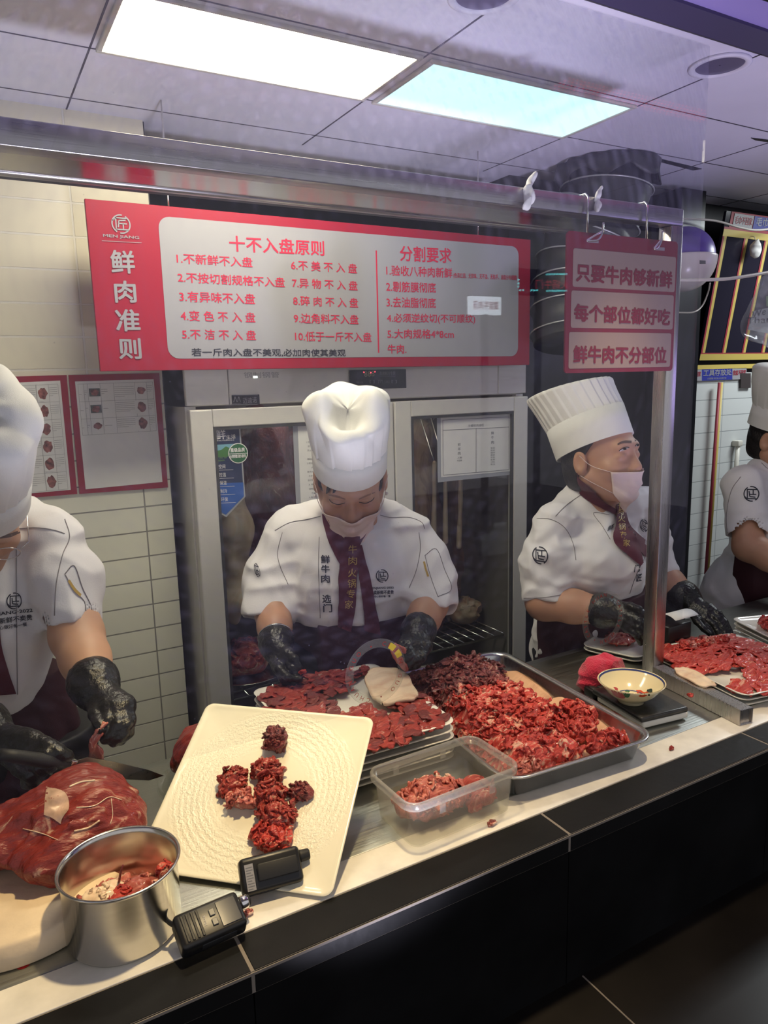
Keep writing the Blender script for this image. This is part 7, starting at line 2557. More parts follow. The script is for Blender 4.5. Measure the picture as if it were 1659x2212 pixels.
rows = np.array([[q[i] + sd_ * wv[i] * t + h * 0.004 * math.sin(3 * t + i * 0.6) for t in np.linspace(-1, 1, 6)] for i in range(len(q))])
single('beef_strip', shell(rows.reshape(-1, 3), len(q), 6, 0.003), M['meat_pink'], 'strip of sinewy beef hanging from the right glove of the left cook', 'meat')

# ------------------------------------------------------------------ the cook at the far right
h0 = towards(1640, 1150)
h = yawed(h0, 55)
xq = np.cross(UPV, h)
xq = xq if xq @ CR > 0 else -xq
Rb_ = np.array([xq, h, UPV]).T
DQ = 2.55
D = lambda x, y, d: dep(x, y, d * 1.055)
peq = person('far', 'cook in white hat and maroon apron cut off by the right edge', (D(1670, 1200, DQ)[0], D(1670, 1200, DQ)[1], 0.0))
hd = yawed(towards(1680, 930), 62)
th = math.radians(14)
hf, hu = math.cos(th) * hd - math.sin(th) * UPV, math.sin(th) * hd + math.cos(th) * UPV
ho = D(1690, 948, 2.50)
nb = D(1680, 1010, 2.56)
hfn, HL = head_parts(ho, hf, hu, 1.05, nb)
tc = D(1668, 1130, DQ)
hipc = np.array([tc[0], tc[1], 0.88])
shN, elN, wrN = D(1606, 1050, 2.47), D(1618, 1180, 2.42), D(1720, 1235, 2.30)
shF, elF, wrF = D(1760, 1050, 2.66), D(1800, 1180, 2.62), D(1830, 1240, 2.5)
torso_b = s_union([s_ell(tc, (0.145, 0.105, 0.17), Rb_), s_ell((tc + hipc) / 2, (0.135, 0.105, 0.16), Rb_), s_ell(hipc, (0.15, 0.115, 0.12), Rb_), s_cone(D(1625, 1050, 2.50), D(1740, 1050, 2.63), 0.045, 0.045), s_cone(nb, tc, 0.06, 0.09)] + legs(hipc, xq), 0.05)
kN = [wrN + nrm(wrN - elN) * 0.07 + UPV * v for v in (0.03, 0.01, -0.01, -0.03)]
hNq = hand_sdf(wrN, wrN, kN, [[k + nrm(wrN - elN) * 0.035, k + nrm(wrN - elN) * 0.05 - UPV * 0.03] for k in kN], [wrN + UPV * 0.02, wrN + nrm(wrN - elN) * 0.04 + UPV * 0.045, wrN + nrm(wrN - elN) * 0.08 + UPV * 0.045])
kF = [wrF + nrm(wrF - elF) * 0.07 + UPV * v for v in (0.03, 0.01, -0.01, -0.03)]
hFq = hand_sdf(wrF, wrF, kF, [[k + nrm(wrF - elF) * 0.035, k + nrm(wrF - elF) * 0.05 - UPV * 0.03] for k in kF], [wrF + UPV * 0.02, wrF + nrm(wrF - elF) * 0.04 + UPV * 0.045, wrF + nrm(wrF - elF) * 0.08 + UPV * 0.045])
aN, aF = arm_fn(shN, elN, wrN, (0.055, 0.052, 0.036)), arm_fn(shF, elF, wrF, (0.05, 0.048, 0.034))
bodyf = lambda P: smin(smin(smin(hfn(P), torso_b(P), 0.03), np.minimum(aN(P), aF(P)), 0.03), np.minimum(hNq(P), hFq(P)), 0.01)
lo, hi = bounds([ho, shN, shF, elN, elF, wrN + nrm(wrN - elN) * 0.14, wrF + nrm(wrF - elF) * 0.14, (tc[0], tc[1], 0.03), hipc + h * 0.2, hipc - h * 0.15, ho + hu * 0.14], 0.09)
lo[2] = -0.002
obj('body', snets(off_table(bodyf), lo, hi, 0.0048), M['skin'], peq)
slN, slF = D(1614, 1152, 2.43), D(1790, 1150, 2.63)
zhem = D(1545, 1355, 2.55)[2]
zap = D(1600, 1195, 2.45)[2]
jt = s_union([s_ell(tc, (0.168, 0.125, 0.17), Rb_), s_ell(D(1655, 1230, 2.57), (0.150, 0.12, 0.15), Rb_), s_cone(D(1622, 1048, 2.50), D(1740, 1048, 2.63), 0.060, 0.058), s_cone(D(1650, 1022, 2.54), D(1710, 1022, 2.6), 0.06, 0.055), s_ell(D(1610, 1290, 2.62), (0.16, 0.15, 0.18), Rb_)], 0.06)
jsN, jsF = s_cone(shN, slN, 0.074, 0.070), s_cone(shF, slF, 0.068, 0.064)
eN = s_cone(slN + (shN - slN) * 0.1, slN + nrm(slN - shN) * 0.14, 0.060, 0.064)
cutN = lambda P: (P - (slN + nrm(slN - shN) * 0.006)) @ nrm(slN - shN)


def jacketf(P):
    d = smin(jt(P), np.minimum(np.maximum(jsN(P), cutN(P)), jsF(P)), 0.025) + fold_noise(P, 35, 0.008)
    d = np.maximum(d, zhem - P[:, 2])
    return -smin(-d, eN(P), 0.004)


lo, hi = bounds([D(1590, 1030, 2.47), D(1780, 1030, 2.7), slN, slF, tc + h * 0.18, tc - h * 0.20, (tc[0], tc[1], zhem), D(1510, 1350, 2.65)], 0.10)
gj = snets(off_table(jacketf), lo, hi, 0.005, 2)
jk = obj('jacket', gj, M['jacket'], peq)
bj = bvh_of(gj)
left_cut = D(1574, 1280, 2.5)
trousers(hipc, xq, 0.80, peq)
apf = s_union([s_ell(np.array([tc[0], tc[1], zap]), (0.160, 0.135, 0.14), Rb_), s_ell(hipc + 0.015 * h, (0.185, 0.155, 0.25), Rb_), s_ell(hipc - (0, 0, 0.25), (0.195, 0.16, 0.25), Rb_)], 0.06)
apronf = lambda P: np.maximum(np.maximum(np.maximum(apf(P) + 0.004 * np.sin((P - tc) @ xq * 110), P[:, 2] - zap), (left_cut - P) @ h - 0.01), 0.55 - P[:, 2])
lo, hi = bounds([hipc - h * 0.22 - xq * 0.24, hipc + h * 0.24 + xq * 0.24, (tc[0], tc[1], zap + 0.02), (tc[0], tc[1], 0.52)], 0.02)
obj('apron', snets(off_table(apronf), lo, hi, 0.006), M['apron'], peq)
obj('embroidery', emblem_px(bj, (1623, 1067), (17, 0), (0, 17)), M['navy'], jk, smooth=False, label='dark round emblem')
g = [line_px(bj, q, 0.001) for q in ([(1600, 1030), (1580, 1060), (1570, 1110), (1572, 1160)], [(1645, 1000), (1655, 1010), (1662, 1014)])]
obj('seam', J(*[q for q in g if len(q[0])]), M['seam_thread'], jk)
hm = hair_fn(ho, 1.05, hf, hu, 4, lambda q: np.maximum(np.maximum(q[:, 1] - 0.02, q[:, 2] - 0.07), -0.085 - q[:, 2]))
obj('hair', snets(hm, ho - 0.15, ho + 0.15, 0.004), M['hair'], peq)
gb_ = hat_band(ho, hf, hu, 1.05, 0.094, 0.113, 0.07, lift=0.030, back=0.014)
cr = crown_floppy(ho, hf, hu, 1.05, 0.094, 0.113, 0.030 + 0.066, 0.145, 12, 1.22, [(0.3, 0.4, 0.12, 0.5), (0.0, 0.3, -0.2, 0.3)], back=0.014, pleat=0.008)
ht = obj('chef_hat', cr, M['hat'], peq)
obj('hat_band', gb_, M['hat'], ht)

# ================================================================== GLASS SCREEN AND WHAT HANGS ABOUT
def screen_glass():
    mt, m3 = clear_mat('dust_and_light_haze_glass', 0.022, (0.97, 0.98, 0.98), 0.0, 0.05, (0.58, 0.56, 0.92))  # violet dust colour carries the violet light of the haze
    nt = mt.node_tree
    tc = nt.nodes.new('ShaderNodeTexCoord')
    # wiped swirls: arcs about a few centres, denser high up, painting in the haze of light there
    acc = None
    for k, (cx, cz, sc_, ds) in enumerate(((0.50, 1.78, 13, 1.6), (0.98, 1.86, 11, 1.8), (0.15, 1.80, 10, 1.5))):
        mp = nt.nodes.new('ShaderNodeMapping')
        mp.inputs['Location'].default_value = (-cx, -1.138, -cz)
        wv = nt.nodes.new('ShaderNodeTexWave')
        wv.wave_type = 'RINGS'
        wv.rings_direction = 'SPHERICAL'
        wv.inputs['Scale'].default_value = sc_
        wv.inputs['Distortion'].default_value = ds
        wv.inputs['Detail'].default_value = 4
        wv.inputs['Detail Scale'].default_value = 3
        nt.links.new(tc.outputs['Object'], mp.inputs[0])
        nt.links.new(mp.outputs[0], wv.inputs['Vector'])
        if acc is None:
            acc = wv.outputs['Fac']
        else:
            mm = nt.nodes.new('ShaderNodeMath')
            mm.operation = 'MINIMUM'
            nt.links.new(acc, mm.inputs[0])
            nt.links.new(wv.outputs['Fac'], mm.inputs[1])
            acc = mm.outputs[0]
    ns = nt.nodes.new('ShaderNodeTexNoise')
    ns.inputs['Scale'].default_value = 3.0
    ns.inputs['Detail'].default_value = 5
    nt.links.new(tc.outputs['Object'], ns.inputs['Vector'])
    sp = nt.nodes.new('ShaderNodeSeparateXYZ')
    nt.links.new(tc.outputs['Object'], sp.inputs[0])
    hg_ = nt.nodes.new('ShaderNodeMapRange')
    hg_.inputs['From Min'].default_value = 1.85
    hg_.inputs['From Max'].default_value = 2.28
    hg_.inputs['To Min'].default_value = 0.012
    hg_.inputs['To Max'].default_value = 0.13
    nt.links.new(sp.outputs['Z'], hg_.inputs['Value'])
    a1 = nt.nodes.new('ShaderNodeMath')
    a1.operation = 'MULTIPLY_ADD'
    a1.inputs[1].default_value = 1.3
    a1.inputs[2].default_value = 0.55
    nt.links.new(acc, a1.inputs[0])
    a2 = nt.nodes.new('ShaderNodeMath')
    a2.operation = 'MULTIPLY'
    nt.links.new(a1.outputs[0], a2.inputs[0])
    nt.links.new(hg_.outputs[0], a2.inputs[1])
    a3 = nt.nodes.new('ShaderNodeMath')
    a3.operation = 'MULTIPLY'
    a4 = nt.nodes.new('ShaderNodeMath')
    a4.operation = 'MULTIPLY_ADD'
    a4.inputs[1].default_value = 1.2
    a4.inputs[2].default_value = 0.4
    nt.links.new(ns.outputs['Fac'], a4.inputs[0])
    nt.links.new(a2.outputs[0], a3.inputs[0])
    nt.links.new(a4.outputs[0], a3.inputs[1])
    # small splashes
    vo = nt.nodes.new('ShaderNodeTexVoronoi')
    vo.inputs['Scale'].default_value = 26
    nt.links.new(tc.outputs['Object'], vo.inputs['Vector'])
    lt = nt.nodes.new('ShaderNodeMath')
    lt.operation = 'LESS_THAN'
    lt.inputs[1].default_value = 0.032
    nt.links.new(vo.outputs['Distance'], lt.inputs[0])
    ml = nt.nodes.new('ShaderNodeMath')
    ml.operation = 'MULTIPLY_ADD'
    ml.inputs[1].default_value = 0.10
    nt.links.new(lt.outputs[0], ml.inputs[0])
    nt.links.new(a3.outputs[0], ml.inputs[2])
    nt.links.new(ml.outputs[0], m3.inputs[0])
    return mt


gxr = 1.475
gl_ = single('glass_screen', box((-1.45, 1.138, 1.016), (gxr, 1.144, ZC - 0.003)), screen_glass(), 'large greasy glass pane between the customers and the cooks', 'glass pane', smooth=False, loc=(0, 0, 0))

# ---- round clear stickers with red letters on the pane
yq_ = 1.1372


def arc_text(s, c, r, a0, step, size):
    gs = []
    for i, ch in enumerate(s):
        if ch == ' ':
            continue
        a = math.radians(a0 - step * i)
        v, f = glyphs(ch)
        w_ = v[:, 0].max()
        k = size / max(v[:, 1].max(), 0.2) if ch != '•' else size * 1.6
        p = (v[:, :2] - (w_ / 2, 0)) * k
        t = np.array([math.sin(a), -math.cos(a)])      # along the circle, clockwise
        n = np.array([math.cos(a), math.sin(a)])
        q = np.outer(p[:, 0], t) + np.outer(p[:, 1], n) + n * r
        gs.append((np.column_stack([c[0] + q[:, 0], np.full(len(q), yq_ - 0.0003), c[1] + q[:, 1]]), f))
    return J(*gs)


mtf, _ = clear_mat('sticker_film', 0.05, (0.92, 0.92, 0.9), 0.1, 0.07, (0.8, 0.8, 0.78))
M['sticker_film'] = mtf
mtr, _ = clear_mat('sticker_print', 0.0, (1, 1, 1), 0.3, 0.75, (0.36, 0.03, 0.03))
mty, _ = clear_mat('sticker_yellow', 0.0, (1, 1, 1), 0.3, 0.55, (0.72, 0.62, 0.05))
for (c, txt, lb, a0) in (((0.618, 1.086), 'CHUAN GUO • CHUAN GUO • ', 'round clear sticker with red letters and yellow mark on the glass by the middle cook', 70), ((1.205, 1.080), 'CATTLE HUAN • CATTLE HUAN • ', 'round clear sticker with red letters on the glass by the bowl', 215)):
    t = thing('window_sticker', lb, 'sticker', (c[0], yq_, c[1]), 'round stickers on the glass')
    R_ = 0.064
    v, f = ring2(c, 0.047, R_, 0, 360, 65)
    obj('film', (np.column_stack([np.array(v)[:, 0], np.full(len(v), yq_), np.array(v)[:, 1]]), f), M['sticker_film'], t, smooth=False)
    v, f = ring2(c, R_ - 0.0007, R_, 0, 360, 65)
    obj('outline', (np.column_stack([np.array(v)[:, 0], np.full(len(v), yq_ - 0.0002), np.array(v)[:, 1]]), f), mtf, t, smooth=False)
    obj('lettering', arc_text(txt, c, 0.0505, a0, 360 / len(txt), 0.0085), mtr, t, smooth=False)
    if 'yellow' in lb:
        gs = []
        for a_ in (20, 42):
            v, f = ring2(c, 0.049, 0.061, a_, a_ + 15, 8)
            gs.append((np.column_stack([np.array(v)[:, 0], np.full(len(v), yq_ - 0.0004), np.array(v)[:, 1]]), f))
        obj('yellow_mark', J(*gs), mty, t, smooth=False)

# ---- spiral exhaust hose
M['hose'] = mat('black_hose', (0.030, 0.030, 0.034), 0.45, bump=(25, 0.3))
hp = spline([dep(1312, 366, 2.44), dep(1306, 430, 2.45), dep(1275, 500, 2.47), dep(1252, 580, 2.48), dep(1243, 660, 2.47), dep(1243, 742, 2.46)], 14)
hp[0, 2] = ZC - 0.004
T = np.gradient(hp, axis=0)
T /= np.linalg.norm(T, axis=1)[:, None]
s_arc = np.concatenate([[0], np.cumsum(np.linalg.norm(np.diff(hp, axis=0), axis=1))])
pit = 0.082
ti = np.linspace(0, s_arc[-1], 150)
C3 = np.column_stack([np.interp(ti, s_arc, hp[:, k]) for k in range(3)])
rad = 0.150 - 0.012 * np.abs(np.sin(math.pi * ti / pit)) ** 0.7
hs_ = thing('exhaust_hose', 'thick black spiral exhaust hose bending down from the ceiling', 'hose', C3[-1])
obj('sleeve', tube(C3, rad, 44), M['hose'], hs_)
T3 = np.gradient(C3, axis=0)
T3 /= np.linalg.norm(T3, axis=1)[:, None]
gs = []
for k in range(1, int(s_arc[-1] / pit) + 1):
    i = np.argmin(np.abs(ti - k * pit))
    n1 = nrm(np.cross(T3[i], (0, 1, 0.2)))
    n2 = np.cross(T3[i], n1)
    a = np.linspace(0, 2 * math.pi, 49)
    gs.append(tube(C3[i] + 0.1515 * (np.cos(a)[:, None] * n1 + np.sin(a)[:, None] * n2), 0.0026, 6, False))
for g_ in gs:
    obj('wire_ring', g_, mat('ring_wire', (0.45, 0.46, 0.46), 0.35, 0.5) if 'ring_wire' not in bpy.data.materials else bpy.data.materials['ring_wire'], hs_)
g = gridsurf(lambda u, v: C3[0] + np.column_stack([(0.165 + 0.012 * np.sin(u * 50) * v + 0.008 * np.sin(u * 90)) * np.cos(u * 2 * math.pi), (0.165 + 0.012 * np.sin(u * 50) * v) * np.sin(u * 2 * math.pi), -0.05 * v * (1 + 0.3 * np.sin(u * 43))]), 90, 4, True)
obj('collar', solid(g, 0.002), M['hose'], hs_, label='ragged black collar at the ceiling')

# ---- violet and white ball lamp on the pillar
dc = dep(1476, 558, 2.64)
dr = 0.108
dl = thing('ball_lamp', 'ball shaped fixture, violet upper half over white bowl, beside the red hanging plate', 'lamp', dc)
a = np.linspace(0, math.pi / 2, 16)
obj('upper_shell', lathe([(max(0.0005, dr * math.sin(t)), dr * math.cos(t)) for t in a], dc, 56), mat('violet_shell', lin((104, 84, 168)), 0.35), dl, label='violet half')
dr2 = dr * 1.06
lab = [(dr2 - 0.002, 0.004), (dr2, 0.002), (dr2, -0.002)] + [(max(0.0005, dr2 * math.cos(t) ** 0.9), -dr2 * 1.02 * math.sin(t)) for t in np.linspace(0.05, math.pi / 2, 18)]
bw = lathe(lab, dc, 56)
obj('bowl', bw, mat('white_bowl', (0.62, 0.56, 0.58), 0.25), dl, label='white lower bowl')
bbw = bvh_of(bw)
obj('badge', strip_px(bbw, [(1511, 562), (1524, 563)], [(1511, 570), (1524, 570)], 4, 3, 0.0008), M['grey_ink'], dl)
obj('wire_loop', tube(spline([dc + (0.075, -0.06, -0.09), dc + (0.105, -0.03, -0.12), dc + (0.09, -0.02, -0.165), dc + (0.03, -0.03, -0.19), dc + (-0.02, 0.0, -0.19)], 8), 0.0028, 8), M['cream'], dl)
obj('bracket', tube([dc + (0, 0.06, 0), (max(dc[0], xa_ + 0.03), 1.9795, dc[2])], 0.012, 10), M['grey_ink'], dl)

# ---- cables
for (pts, r, lb) in (([(1440, 478, 1.97), (1480, 473, 1.95), (1545, 477, 1.93), (1600, 492, 1.92), (1640, 497, 1.92), (1700, 488, 1.92)], 0.0042, 'upper pale cable sagging across the tool board'), ([(1440, 604, 1.66), (1490, 605, 1.65), (1560, 603, 1.63), (1610, 597, 1.62), (1720, 578, 1.62)], 0.0055, 'lower thick pale cable crossing before the ball lamp')):
    P = spline([ony(x, y, Y) for x, y, Y in pts], 8)
    single('cable', tube(P, r, 8), M['cream'], lb, 'cable')

# ---- dark tool board with taped stripes, leaning at the right
YBt, YTp = 2.095, 2.0
zbt, ztp = 1.672, 2.255
def TB(X, q, lift=0.0):
    """point on the board: q=0 bottom, 1 top"""
    return np.array([X, YBt + (YTp - YBt) * q - lift, zbt + (ztp - zbt) * q])
tx0, tx1 = 2.742, 3.62
tb_ = thing('tool_board', 'dark tool board with yellow and red taped stripes at the upper right', 'board', TB((tx0 + tx1) / 2, 0))
P = np.array([TB(tx0, 0), TB(tx1, 0), TB(tx1, 1), TB(tx0, 1), TB(tx0, 0) + (0, 0.012, 0), TB(tx1, 0) + (0, 0.012, 0), TB(tx1, 1) + (0, 0.012, 0), TB(tx0, 1) + (0, 0.012, 0)])
obj('panel', (P, [(0, 1, 2, 3), (7, 6, 5, 4), (0, 4, 5, 1), (1, 5, 6, 2), (2, 6, 7, 3), (3, 7, 4, 0)]), mat('board_glass', (0.02, 0.018, 0.03), 0.15), tb_, smooth=False)
M['tape_yellow'] = mat('tape_yellow', (0.52, 0.40, 0.10), 0.5)
M['tape_red'] = mat('tape_red', (0.30, 0.03, 0.05), 0.5)


def btape(x0, q0, x1, q1, lift):
    a_ = np.array([TB(x0, q0, lift), TB(x1, q0, lift), TB(x1, q1, lift), TB(x0, q1, lift)])
    return plane_geo(a_)


gy, gr_ = [], []
for k in range(7):
    x = tx0 + 0.002 + k * 0.137
    gy.append(btape(x + 0.010, 0.05, x + 0.026, 0.86, 0.002))
    gr_.append(btape(x, 0.05, x + 0.010, 0.86, 0.002))
gy += [btape(tx0, 0.0, tx1, 0.045, 0.003), btape(tx0, 0.84, tx1, 0.885, 0.003)]
gr_ += [btape(tx0, 0.045, tx1, 0.053, 0.003), btape(tx0, 0.885, tx1, 0.90, 0.003)]
obj('yellow_tape', J(*gy), M['tape_yellow'], tb_, smooth=False)
obj('red_tape', J(*gr_), M['tape_red'], tb_, smooth=False)
obj('header', btape(tx0 + 0.03, 0.90, tx1, 1.0, 0.002), M['tape_red'], tb_, smooth=False)
M['label_blue'] = mat('label_blue', lin((52, 58, 140)), 0.4)


def bwrite(s, x0, x1, q0, q1, lift):
    v, f = glyphs(s, 0.012)
    w_, h_ = v[:, 0].max(), v[:, 1].max()
    P = np.array([TB(x0 + (x1 - x0) * a_ / w_, q0 + (q1 - q0) * b_ / h_, lift) + (0, -k_ * 2.5e-5, 0) for a_, b_, k_ in v])
    return (P, f)


lw = obj('white_label', btape(2.79, 0.905, 2.915, 0.99, 0.004), M['sign_white'], tb_, smooth=False)
obj('lettering', bwrite('毛巾不回家', 2.797, 2.908, 0.925, 0.975, 0.005), M['tape_red'], lw, smooth=False)
lb_ = obj('blue_label', btape(2.92, 0.905, 3.30, 0.99, 0.004), M['label_blue'], tb_, smooth=False)
obj('lettering', bwrite('毛巾存放处', 2.935, 3.14, 0.928, 0.985, 0.005), M['sign_white'], lb_, smooth=False)

# ---- label rail under it
YL = YW - 0.016
def rail(x0, y0, x1, y1, px4, m_, name):
    return px4
lr = thing('label_rail', 'narrow blue and white label strip under the yellow tape at the right', 'sign', ony(1556, 823, YL))
obj('yellow_tape', quad_on_y([(1499, 789), (1665, 785), (1665, 795), (1499, 798)], YL, 0.006), M['tape_yellow'], lr, smooth=False)
obj('blue_label', quad_on_y([(1516, 798), (1582, 796), (1582, 820), (1516, 822.5)], YL, 0.006), M['label_blue'], lr, smooth=False)
obj('white_label', quad_on_y([(1497, 799), (1516, 798), (1516, 822.5), (1497, 823)], YL, 0.006), M['sign_white'], lr, smooth=False)
obj('white_label', quad_on_y([(1582, 796), (1613, 795), (1612, 818.5), (1582, 820)], YL, 0.006), M['sign_white'], lr, smooth=False)
obj('lettering', J(write_on_y('工具存放处', (1519, 813), (1580, 810.5), 14, YL - 0.001, 0.01), write_on_y('3次提醒 责任到人找责任班', (1528, 820), (1569, 818.5), 4, YL - 0.001)), M['sign_white'], lr, smooth=False)
obj('red_lettering', J(write_on_y('不回家', (1498, 814), (1514, 813), 11, YL - 0.001, 0.02), write_on_y('我就不回家', (1583, 811), (1611, 809.5), 11, YL - 0.001, 0.02)), M['tape_red'], lr, smooth=False)
for x0, y0, x1, y1 in ((1601, 806, 1622, 838), (1494, 818, 1501, 842)):
    obj('clip', quad_on_y([(x0, y0), (x1, y0), (x1, y1), (x0, y1)], YL - 0.004, 0.018), mat('brown_clip', (0.05, 0.04, 0.04), 0.5), lr, smooth=False)

# ---- thin pole and pipe on the right tiles
pa, pb_ = ony(1556, 826, YW - 0.04), ony(1526, 1240, YW - 0.035)
pp = thing('pole', 'thin yellow and red pole leaning on the tiled wall at the right', 'pole', pb_)
obj('yellow_side', tube([pa + (0.006, 0, 0), pb_ + (0.006, 0, 0)], 0.008, 10), M['tape_yellow'], pp)
obj('red_side', tube([pa - (0.006, 0, 0), pb_ - (0.006, 0, 0)], 0.0065, 10), M['tape_red'], pp)
pa, pb_ = ony(1594, 962, YW - 0.03), ony(1588, 1030, YW - 0.03)
ppi = thing('wall_pipe', 'short grey capped pipe on the tiled wall near the right cook', 'pipe', pb_)
obj('pipe', tube([pa, pb_ - (0, 0, 0.1)], 0.010, 12), M['frame_white'], ppi)
obj('cap', bbox(pa - (0.016, 0.014, 0.004), pa + (0.016, 0.020, 0.022), 0.003, 2), M['frame_white'], ppi)

# ---- bag and tag at the right
mtb, _ = clear_mat('clear_bag', 0.12, (0.90, 0.90, 0.92), 0.12, 0.20, (0.62, 0.60, 0.68))
Yb = 1.74
cb1 = ony(1650, 680, Yb)
bgt = thing('plastic_bag', 'hanging clear plastic bag holding a printed card at the right edge', 'bag', ony(1650, 745, Yb))
bg = snets(lambda P: s_union([s_cone(ony(1660, 610, Yb), ony(1640, 700, Yb), 0.03, 0.062), s_cone(ony(1640, 700, Yb), ony(1700, 735, Yb), 0.05, 0.06), s_ell(ony(1690, 670, Yb), (0.08, 0.04, 0.09))], 0.03)(P * (1, 1, 1)) + 0.006 * (np.abs(vnoise(P, 40, 3)) - 0.4), cb1 - 0.22, cb1 + 0.24, 0.006)
obj('film', bg, mtb, bgt)
cq = [(1628, 672), (1700, 655), (1712, 730), (1615, 712)]
Yc = Yb - 0.004
cd = obj('card', quad_on_y(cq, Yc, 0.001), M['sign_white'], bgt, smooth=False)
obj('lettering', J(write_on_y('We Are', (1624, 688), (1690, 668), 15, Yc - 0.0008), write_on_y('Thanks', (1612, 700), (1690, 694), 14, Yc - 0.0008)), M['ink'], cd, smooth=False)
obj('picture', quad_on_y([(1655, 640), (1690, 632), (1695, 655), (1656, 662)], Yc - 0.0004, 0.0008), mat('card_green', (0.16, 0.22, 0.12), 0.5), bgt, smooth=False)
obj('handle', tube(spline([ony(1662, 600, Yb), ony(1668, 540, Yb), ony(1680, 470, Yb), np.array([*ony(1690, 440, Yb)[:2], ZC - 0.001])], 6), 0.004, 6), mtb, bgt)
# white wrapped bundle on a peg of the board
wc = TB(2.98, 0.60, 0.035)
wq = ony(1632, 541, 1.985)
wt = thing('wrapped_bundle', 'small white paper bundle hanging from a peg on the tool board', 'bundle', wq)
obj('wrap', snets(lambda P: s_union([s_ell(wq, (0.026, 0.020, 0.030)), s_cone(wq + (0, 0, 0.02), wq + (0.012, 0, 0.042), 0.018, 0.006)], 0.01)(P) + 0.004 * (np.abs(vnoise(P, 90, 4)) - 0.4), wq - 0.06, wq + 0.06, 0.003), M['paper'], wt)
obj('string', tube([wq + (0.0, 0, 0.03), wq + (0.004, 0.01, 0.055), wq + (0.0, 0.03, 0.062)], 0.0015, 6), M['cream'], wt)

# ---- paper twists tied on the beam
for (px, py, sz, lb) in ((1140, 418, 1.0, 'crumpled paper twist tied over the top beam'), (1289, 448, 0.7, 'small crumpled paper between the hooks on the top beam')):
    c = ony(px, py, 1.198)
    c[2] = zb1 - 0.004
    f_ = s_union([s_ell(c + (0, -0.006, -0.012), (0.013 * sz, 0.009, 0.015 * sz)), s_cone(c + (0, 0, 0.004), c + (0.016 * sz, -0.004, 0.030 * sz), 0.009 * sz, 0.006 * sz), s_cone(c + (0, -0.006, -0.01), c + (-0.012 * sz, -0.010, -0.034 * sz), 0.008 * sz, 0.008 * sz)], 0.008)
    single('paper_twist', snets(lambda P, f_=f_: f_(P) + 0.006 * (np.abs(vnoise(P, 150, 5)) - 0.4), c - 0.055, c + 0.055, 0.0022), M['paper'], lb, 'paper')

# ---- what hangs and lies in the fridge
YF_ = YR + 0.16
def hang(name, label, parts, seed, m_, h=0.006, k=0.05, amp=0.012, group=None, topz=None):
    pts = np.array([p for pr_ in parts for p in pr_[:2]])
    fs = s_union([s_cone(*pr_) for pr_ in parts], k)
    f_ = lambda P: fs(P) + amp * 0.6 * vnoise(P * (1.6, 1.6, 0.6), 28, seed) + amp * 0.4 * vnoise(P * (2, 2, 0.5), 60, seed + 1)
    t = thing(name, label, 'meat', pts[np.argmin(pts[:, 2])], group or 'meat hanging in the fridge')
    lo_, hi_ = bounds(pts, max(pr_[2] for pr_ in parts) + max(pr_[3] for pr_ in parts) * 0.3 + 0.02)
    lo_[1], hi_[1] = max(lo_[1], YR + 0.02), hi_[1]
    g_ = snets(lambda P: np.maximum(f_(P), YR + 0.015 - P[:, 1]), lo_, hi_, h)
    obj('flesh', g_, M[m_], t)
    tp = pts[np.argmax(pts[:, 2])]
    obj('hook', tube(spline([tp, (tp[0], YR + 0.25, fz_split - 0.075), (tp[0], YR + 0.262, fz_split - 0.05), (tp[0] + 0.008, YR + 0.238, fz_split - 0.046)], 6), 0.003, 7), M['chrome'], t)
    return t


O = lambda x, y, dy=0.0: ony(x, y, YF_ + dy)
hang('hanging_shank', 'long pale fat covered leg of beef hanging inside the left fridge door', [(O(480, 1000), O(500, 1140), 0.05, 0.055), (O(500, 1140), O(503, 1290), 0.055, 0.042), (O(503, 1290), O(505, 1335), 0.042, 0.018)], 3, 'fat')
hang('hanging_carcass', 'dark red side of beef with yellow fat behind the pale leg in the fridge', [(O(560, 940, .1), O(570, 1080, .1), 0.09, 0.10), (O(570, 1080, .1), O(545, 1230, .1), 0.10, 0.055)], 4, 'meat_dark')
hang('hanging_joint', 'dark cut of beef hanging beside the papers in the left fridge door', [(O(640, 960, .16), O(640, 1120, .16), 0.06, 0.075)], 5, 'meat_dark')
hang('hanging_ribs', 'broad brownish side of ribs hanging inside the right fridge door', [(O(900, 940, .22), O(905, 1250, .22), 0.07, 0.10), (O(1010, 940, .22), O(1030, 1250, .22), 0.09, 0.12)], 6, 'rib') if M.setdefault('rib', meat_mat('rib_side', (0.30, 0.17, 0.10), (0.50, 0.33, 0.20), (0.16, 0.07, 0.05), 0.6, 5, (3, 3, 0.5), 0.45, 0.3)) else None
hang('sinew_rope', 'leftmost cream cord of fat hanging in the right fridge door', [(O(939, 1000, .0), O(936, 1240, .0), 0.008, 0.012)], 7, 'fat', 0.004, 0.01, 0.003)
hang('sinew_rope', 'middle cream cord of fat hanging in the right fridge door', [(O(962, 1010, .0), O(962, 1170, .0), 0.008, 0.011)], 8, 'fat', 0.004, 0.01, 0.003)
hang('sinew_rope', 'rightmost cream cord of fat hanging in the right fridge door', [(O(996, 1020, .0), O(992, 1180, .0), 0.008, 0.011)], 9, 'fat', 0.004, 0.01, 0.003)
pz = zs + 0.010
pl_c = ony(527, 1440, YF_ + 0.05)
single('oval_platter', lathe([(0.001, 0.002), (0.10, 0.0015), (0.142, 0.016), (0.145, 0.018), (0.142, 0.0185), (0.10, 0.005), (0.001, 0.005)], (pl_c[0], YF_ + 0.05, pz), 48), M['polished'], 'steel platter of beef on the fridge shelf behind the left glass', 'plate')
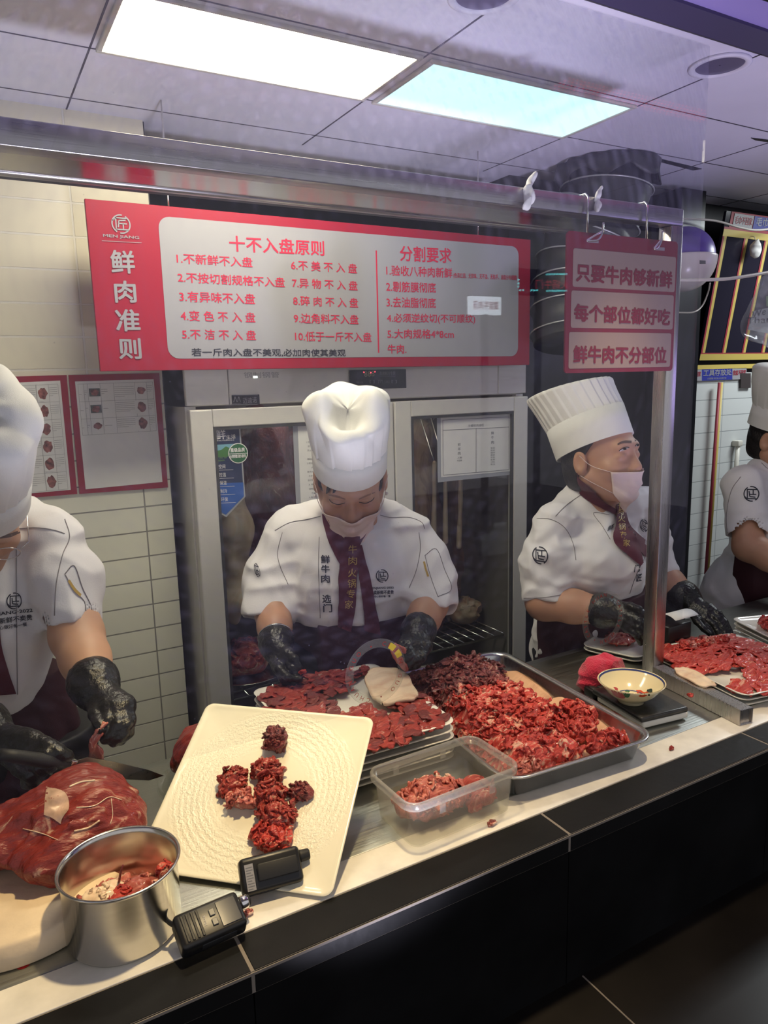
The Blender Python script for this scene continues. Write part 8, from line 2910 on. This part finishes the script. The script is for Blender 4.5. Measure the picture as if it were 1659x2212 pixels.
single('beef_heap', lump((pl_c[0], YF_ + 0.05, pz + 0.052), (0.105, 0.095, 0.062), 201, 26, 0.07, 0.25, 0.005, 0.008, floor=pz + 0.007), M['meat'], 'heap of dark red beef on the steel platter in the fridge', 'meat')
for k, (px, py, r, mm, lb) in enumerate(((1000, 1345, (0.075, 0.07, 0.062), 'fat', 'pale heap of tripe on the fridge shelf behind the right glass'), (965, 1258, (0.05, 0.05, 0.055), 'meat_dark', 'rolled dark joint standing on the tripe in the fridge'), (935, 1380, (0.05, 0.06, 0.035), 'meat_dark', 'dark trimmings low in the fridge beside the tripe'))):
    c = ony(px, py, YF_ + 0.06)
    if k == 0:
        c[2] = pz + 0.05
    elif k == 1:
        c[2] = pz + 0.155
    else:
        c[2] = pz + 0.032
    single('beef_joint', lump(c, r, 210 + k, 10, 0.07, 0.3, 0.005, 0.008, floor=pz), M[mm], lb, 'meat')

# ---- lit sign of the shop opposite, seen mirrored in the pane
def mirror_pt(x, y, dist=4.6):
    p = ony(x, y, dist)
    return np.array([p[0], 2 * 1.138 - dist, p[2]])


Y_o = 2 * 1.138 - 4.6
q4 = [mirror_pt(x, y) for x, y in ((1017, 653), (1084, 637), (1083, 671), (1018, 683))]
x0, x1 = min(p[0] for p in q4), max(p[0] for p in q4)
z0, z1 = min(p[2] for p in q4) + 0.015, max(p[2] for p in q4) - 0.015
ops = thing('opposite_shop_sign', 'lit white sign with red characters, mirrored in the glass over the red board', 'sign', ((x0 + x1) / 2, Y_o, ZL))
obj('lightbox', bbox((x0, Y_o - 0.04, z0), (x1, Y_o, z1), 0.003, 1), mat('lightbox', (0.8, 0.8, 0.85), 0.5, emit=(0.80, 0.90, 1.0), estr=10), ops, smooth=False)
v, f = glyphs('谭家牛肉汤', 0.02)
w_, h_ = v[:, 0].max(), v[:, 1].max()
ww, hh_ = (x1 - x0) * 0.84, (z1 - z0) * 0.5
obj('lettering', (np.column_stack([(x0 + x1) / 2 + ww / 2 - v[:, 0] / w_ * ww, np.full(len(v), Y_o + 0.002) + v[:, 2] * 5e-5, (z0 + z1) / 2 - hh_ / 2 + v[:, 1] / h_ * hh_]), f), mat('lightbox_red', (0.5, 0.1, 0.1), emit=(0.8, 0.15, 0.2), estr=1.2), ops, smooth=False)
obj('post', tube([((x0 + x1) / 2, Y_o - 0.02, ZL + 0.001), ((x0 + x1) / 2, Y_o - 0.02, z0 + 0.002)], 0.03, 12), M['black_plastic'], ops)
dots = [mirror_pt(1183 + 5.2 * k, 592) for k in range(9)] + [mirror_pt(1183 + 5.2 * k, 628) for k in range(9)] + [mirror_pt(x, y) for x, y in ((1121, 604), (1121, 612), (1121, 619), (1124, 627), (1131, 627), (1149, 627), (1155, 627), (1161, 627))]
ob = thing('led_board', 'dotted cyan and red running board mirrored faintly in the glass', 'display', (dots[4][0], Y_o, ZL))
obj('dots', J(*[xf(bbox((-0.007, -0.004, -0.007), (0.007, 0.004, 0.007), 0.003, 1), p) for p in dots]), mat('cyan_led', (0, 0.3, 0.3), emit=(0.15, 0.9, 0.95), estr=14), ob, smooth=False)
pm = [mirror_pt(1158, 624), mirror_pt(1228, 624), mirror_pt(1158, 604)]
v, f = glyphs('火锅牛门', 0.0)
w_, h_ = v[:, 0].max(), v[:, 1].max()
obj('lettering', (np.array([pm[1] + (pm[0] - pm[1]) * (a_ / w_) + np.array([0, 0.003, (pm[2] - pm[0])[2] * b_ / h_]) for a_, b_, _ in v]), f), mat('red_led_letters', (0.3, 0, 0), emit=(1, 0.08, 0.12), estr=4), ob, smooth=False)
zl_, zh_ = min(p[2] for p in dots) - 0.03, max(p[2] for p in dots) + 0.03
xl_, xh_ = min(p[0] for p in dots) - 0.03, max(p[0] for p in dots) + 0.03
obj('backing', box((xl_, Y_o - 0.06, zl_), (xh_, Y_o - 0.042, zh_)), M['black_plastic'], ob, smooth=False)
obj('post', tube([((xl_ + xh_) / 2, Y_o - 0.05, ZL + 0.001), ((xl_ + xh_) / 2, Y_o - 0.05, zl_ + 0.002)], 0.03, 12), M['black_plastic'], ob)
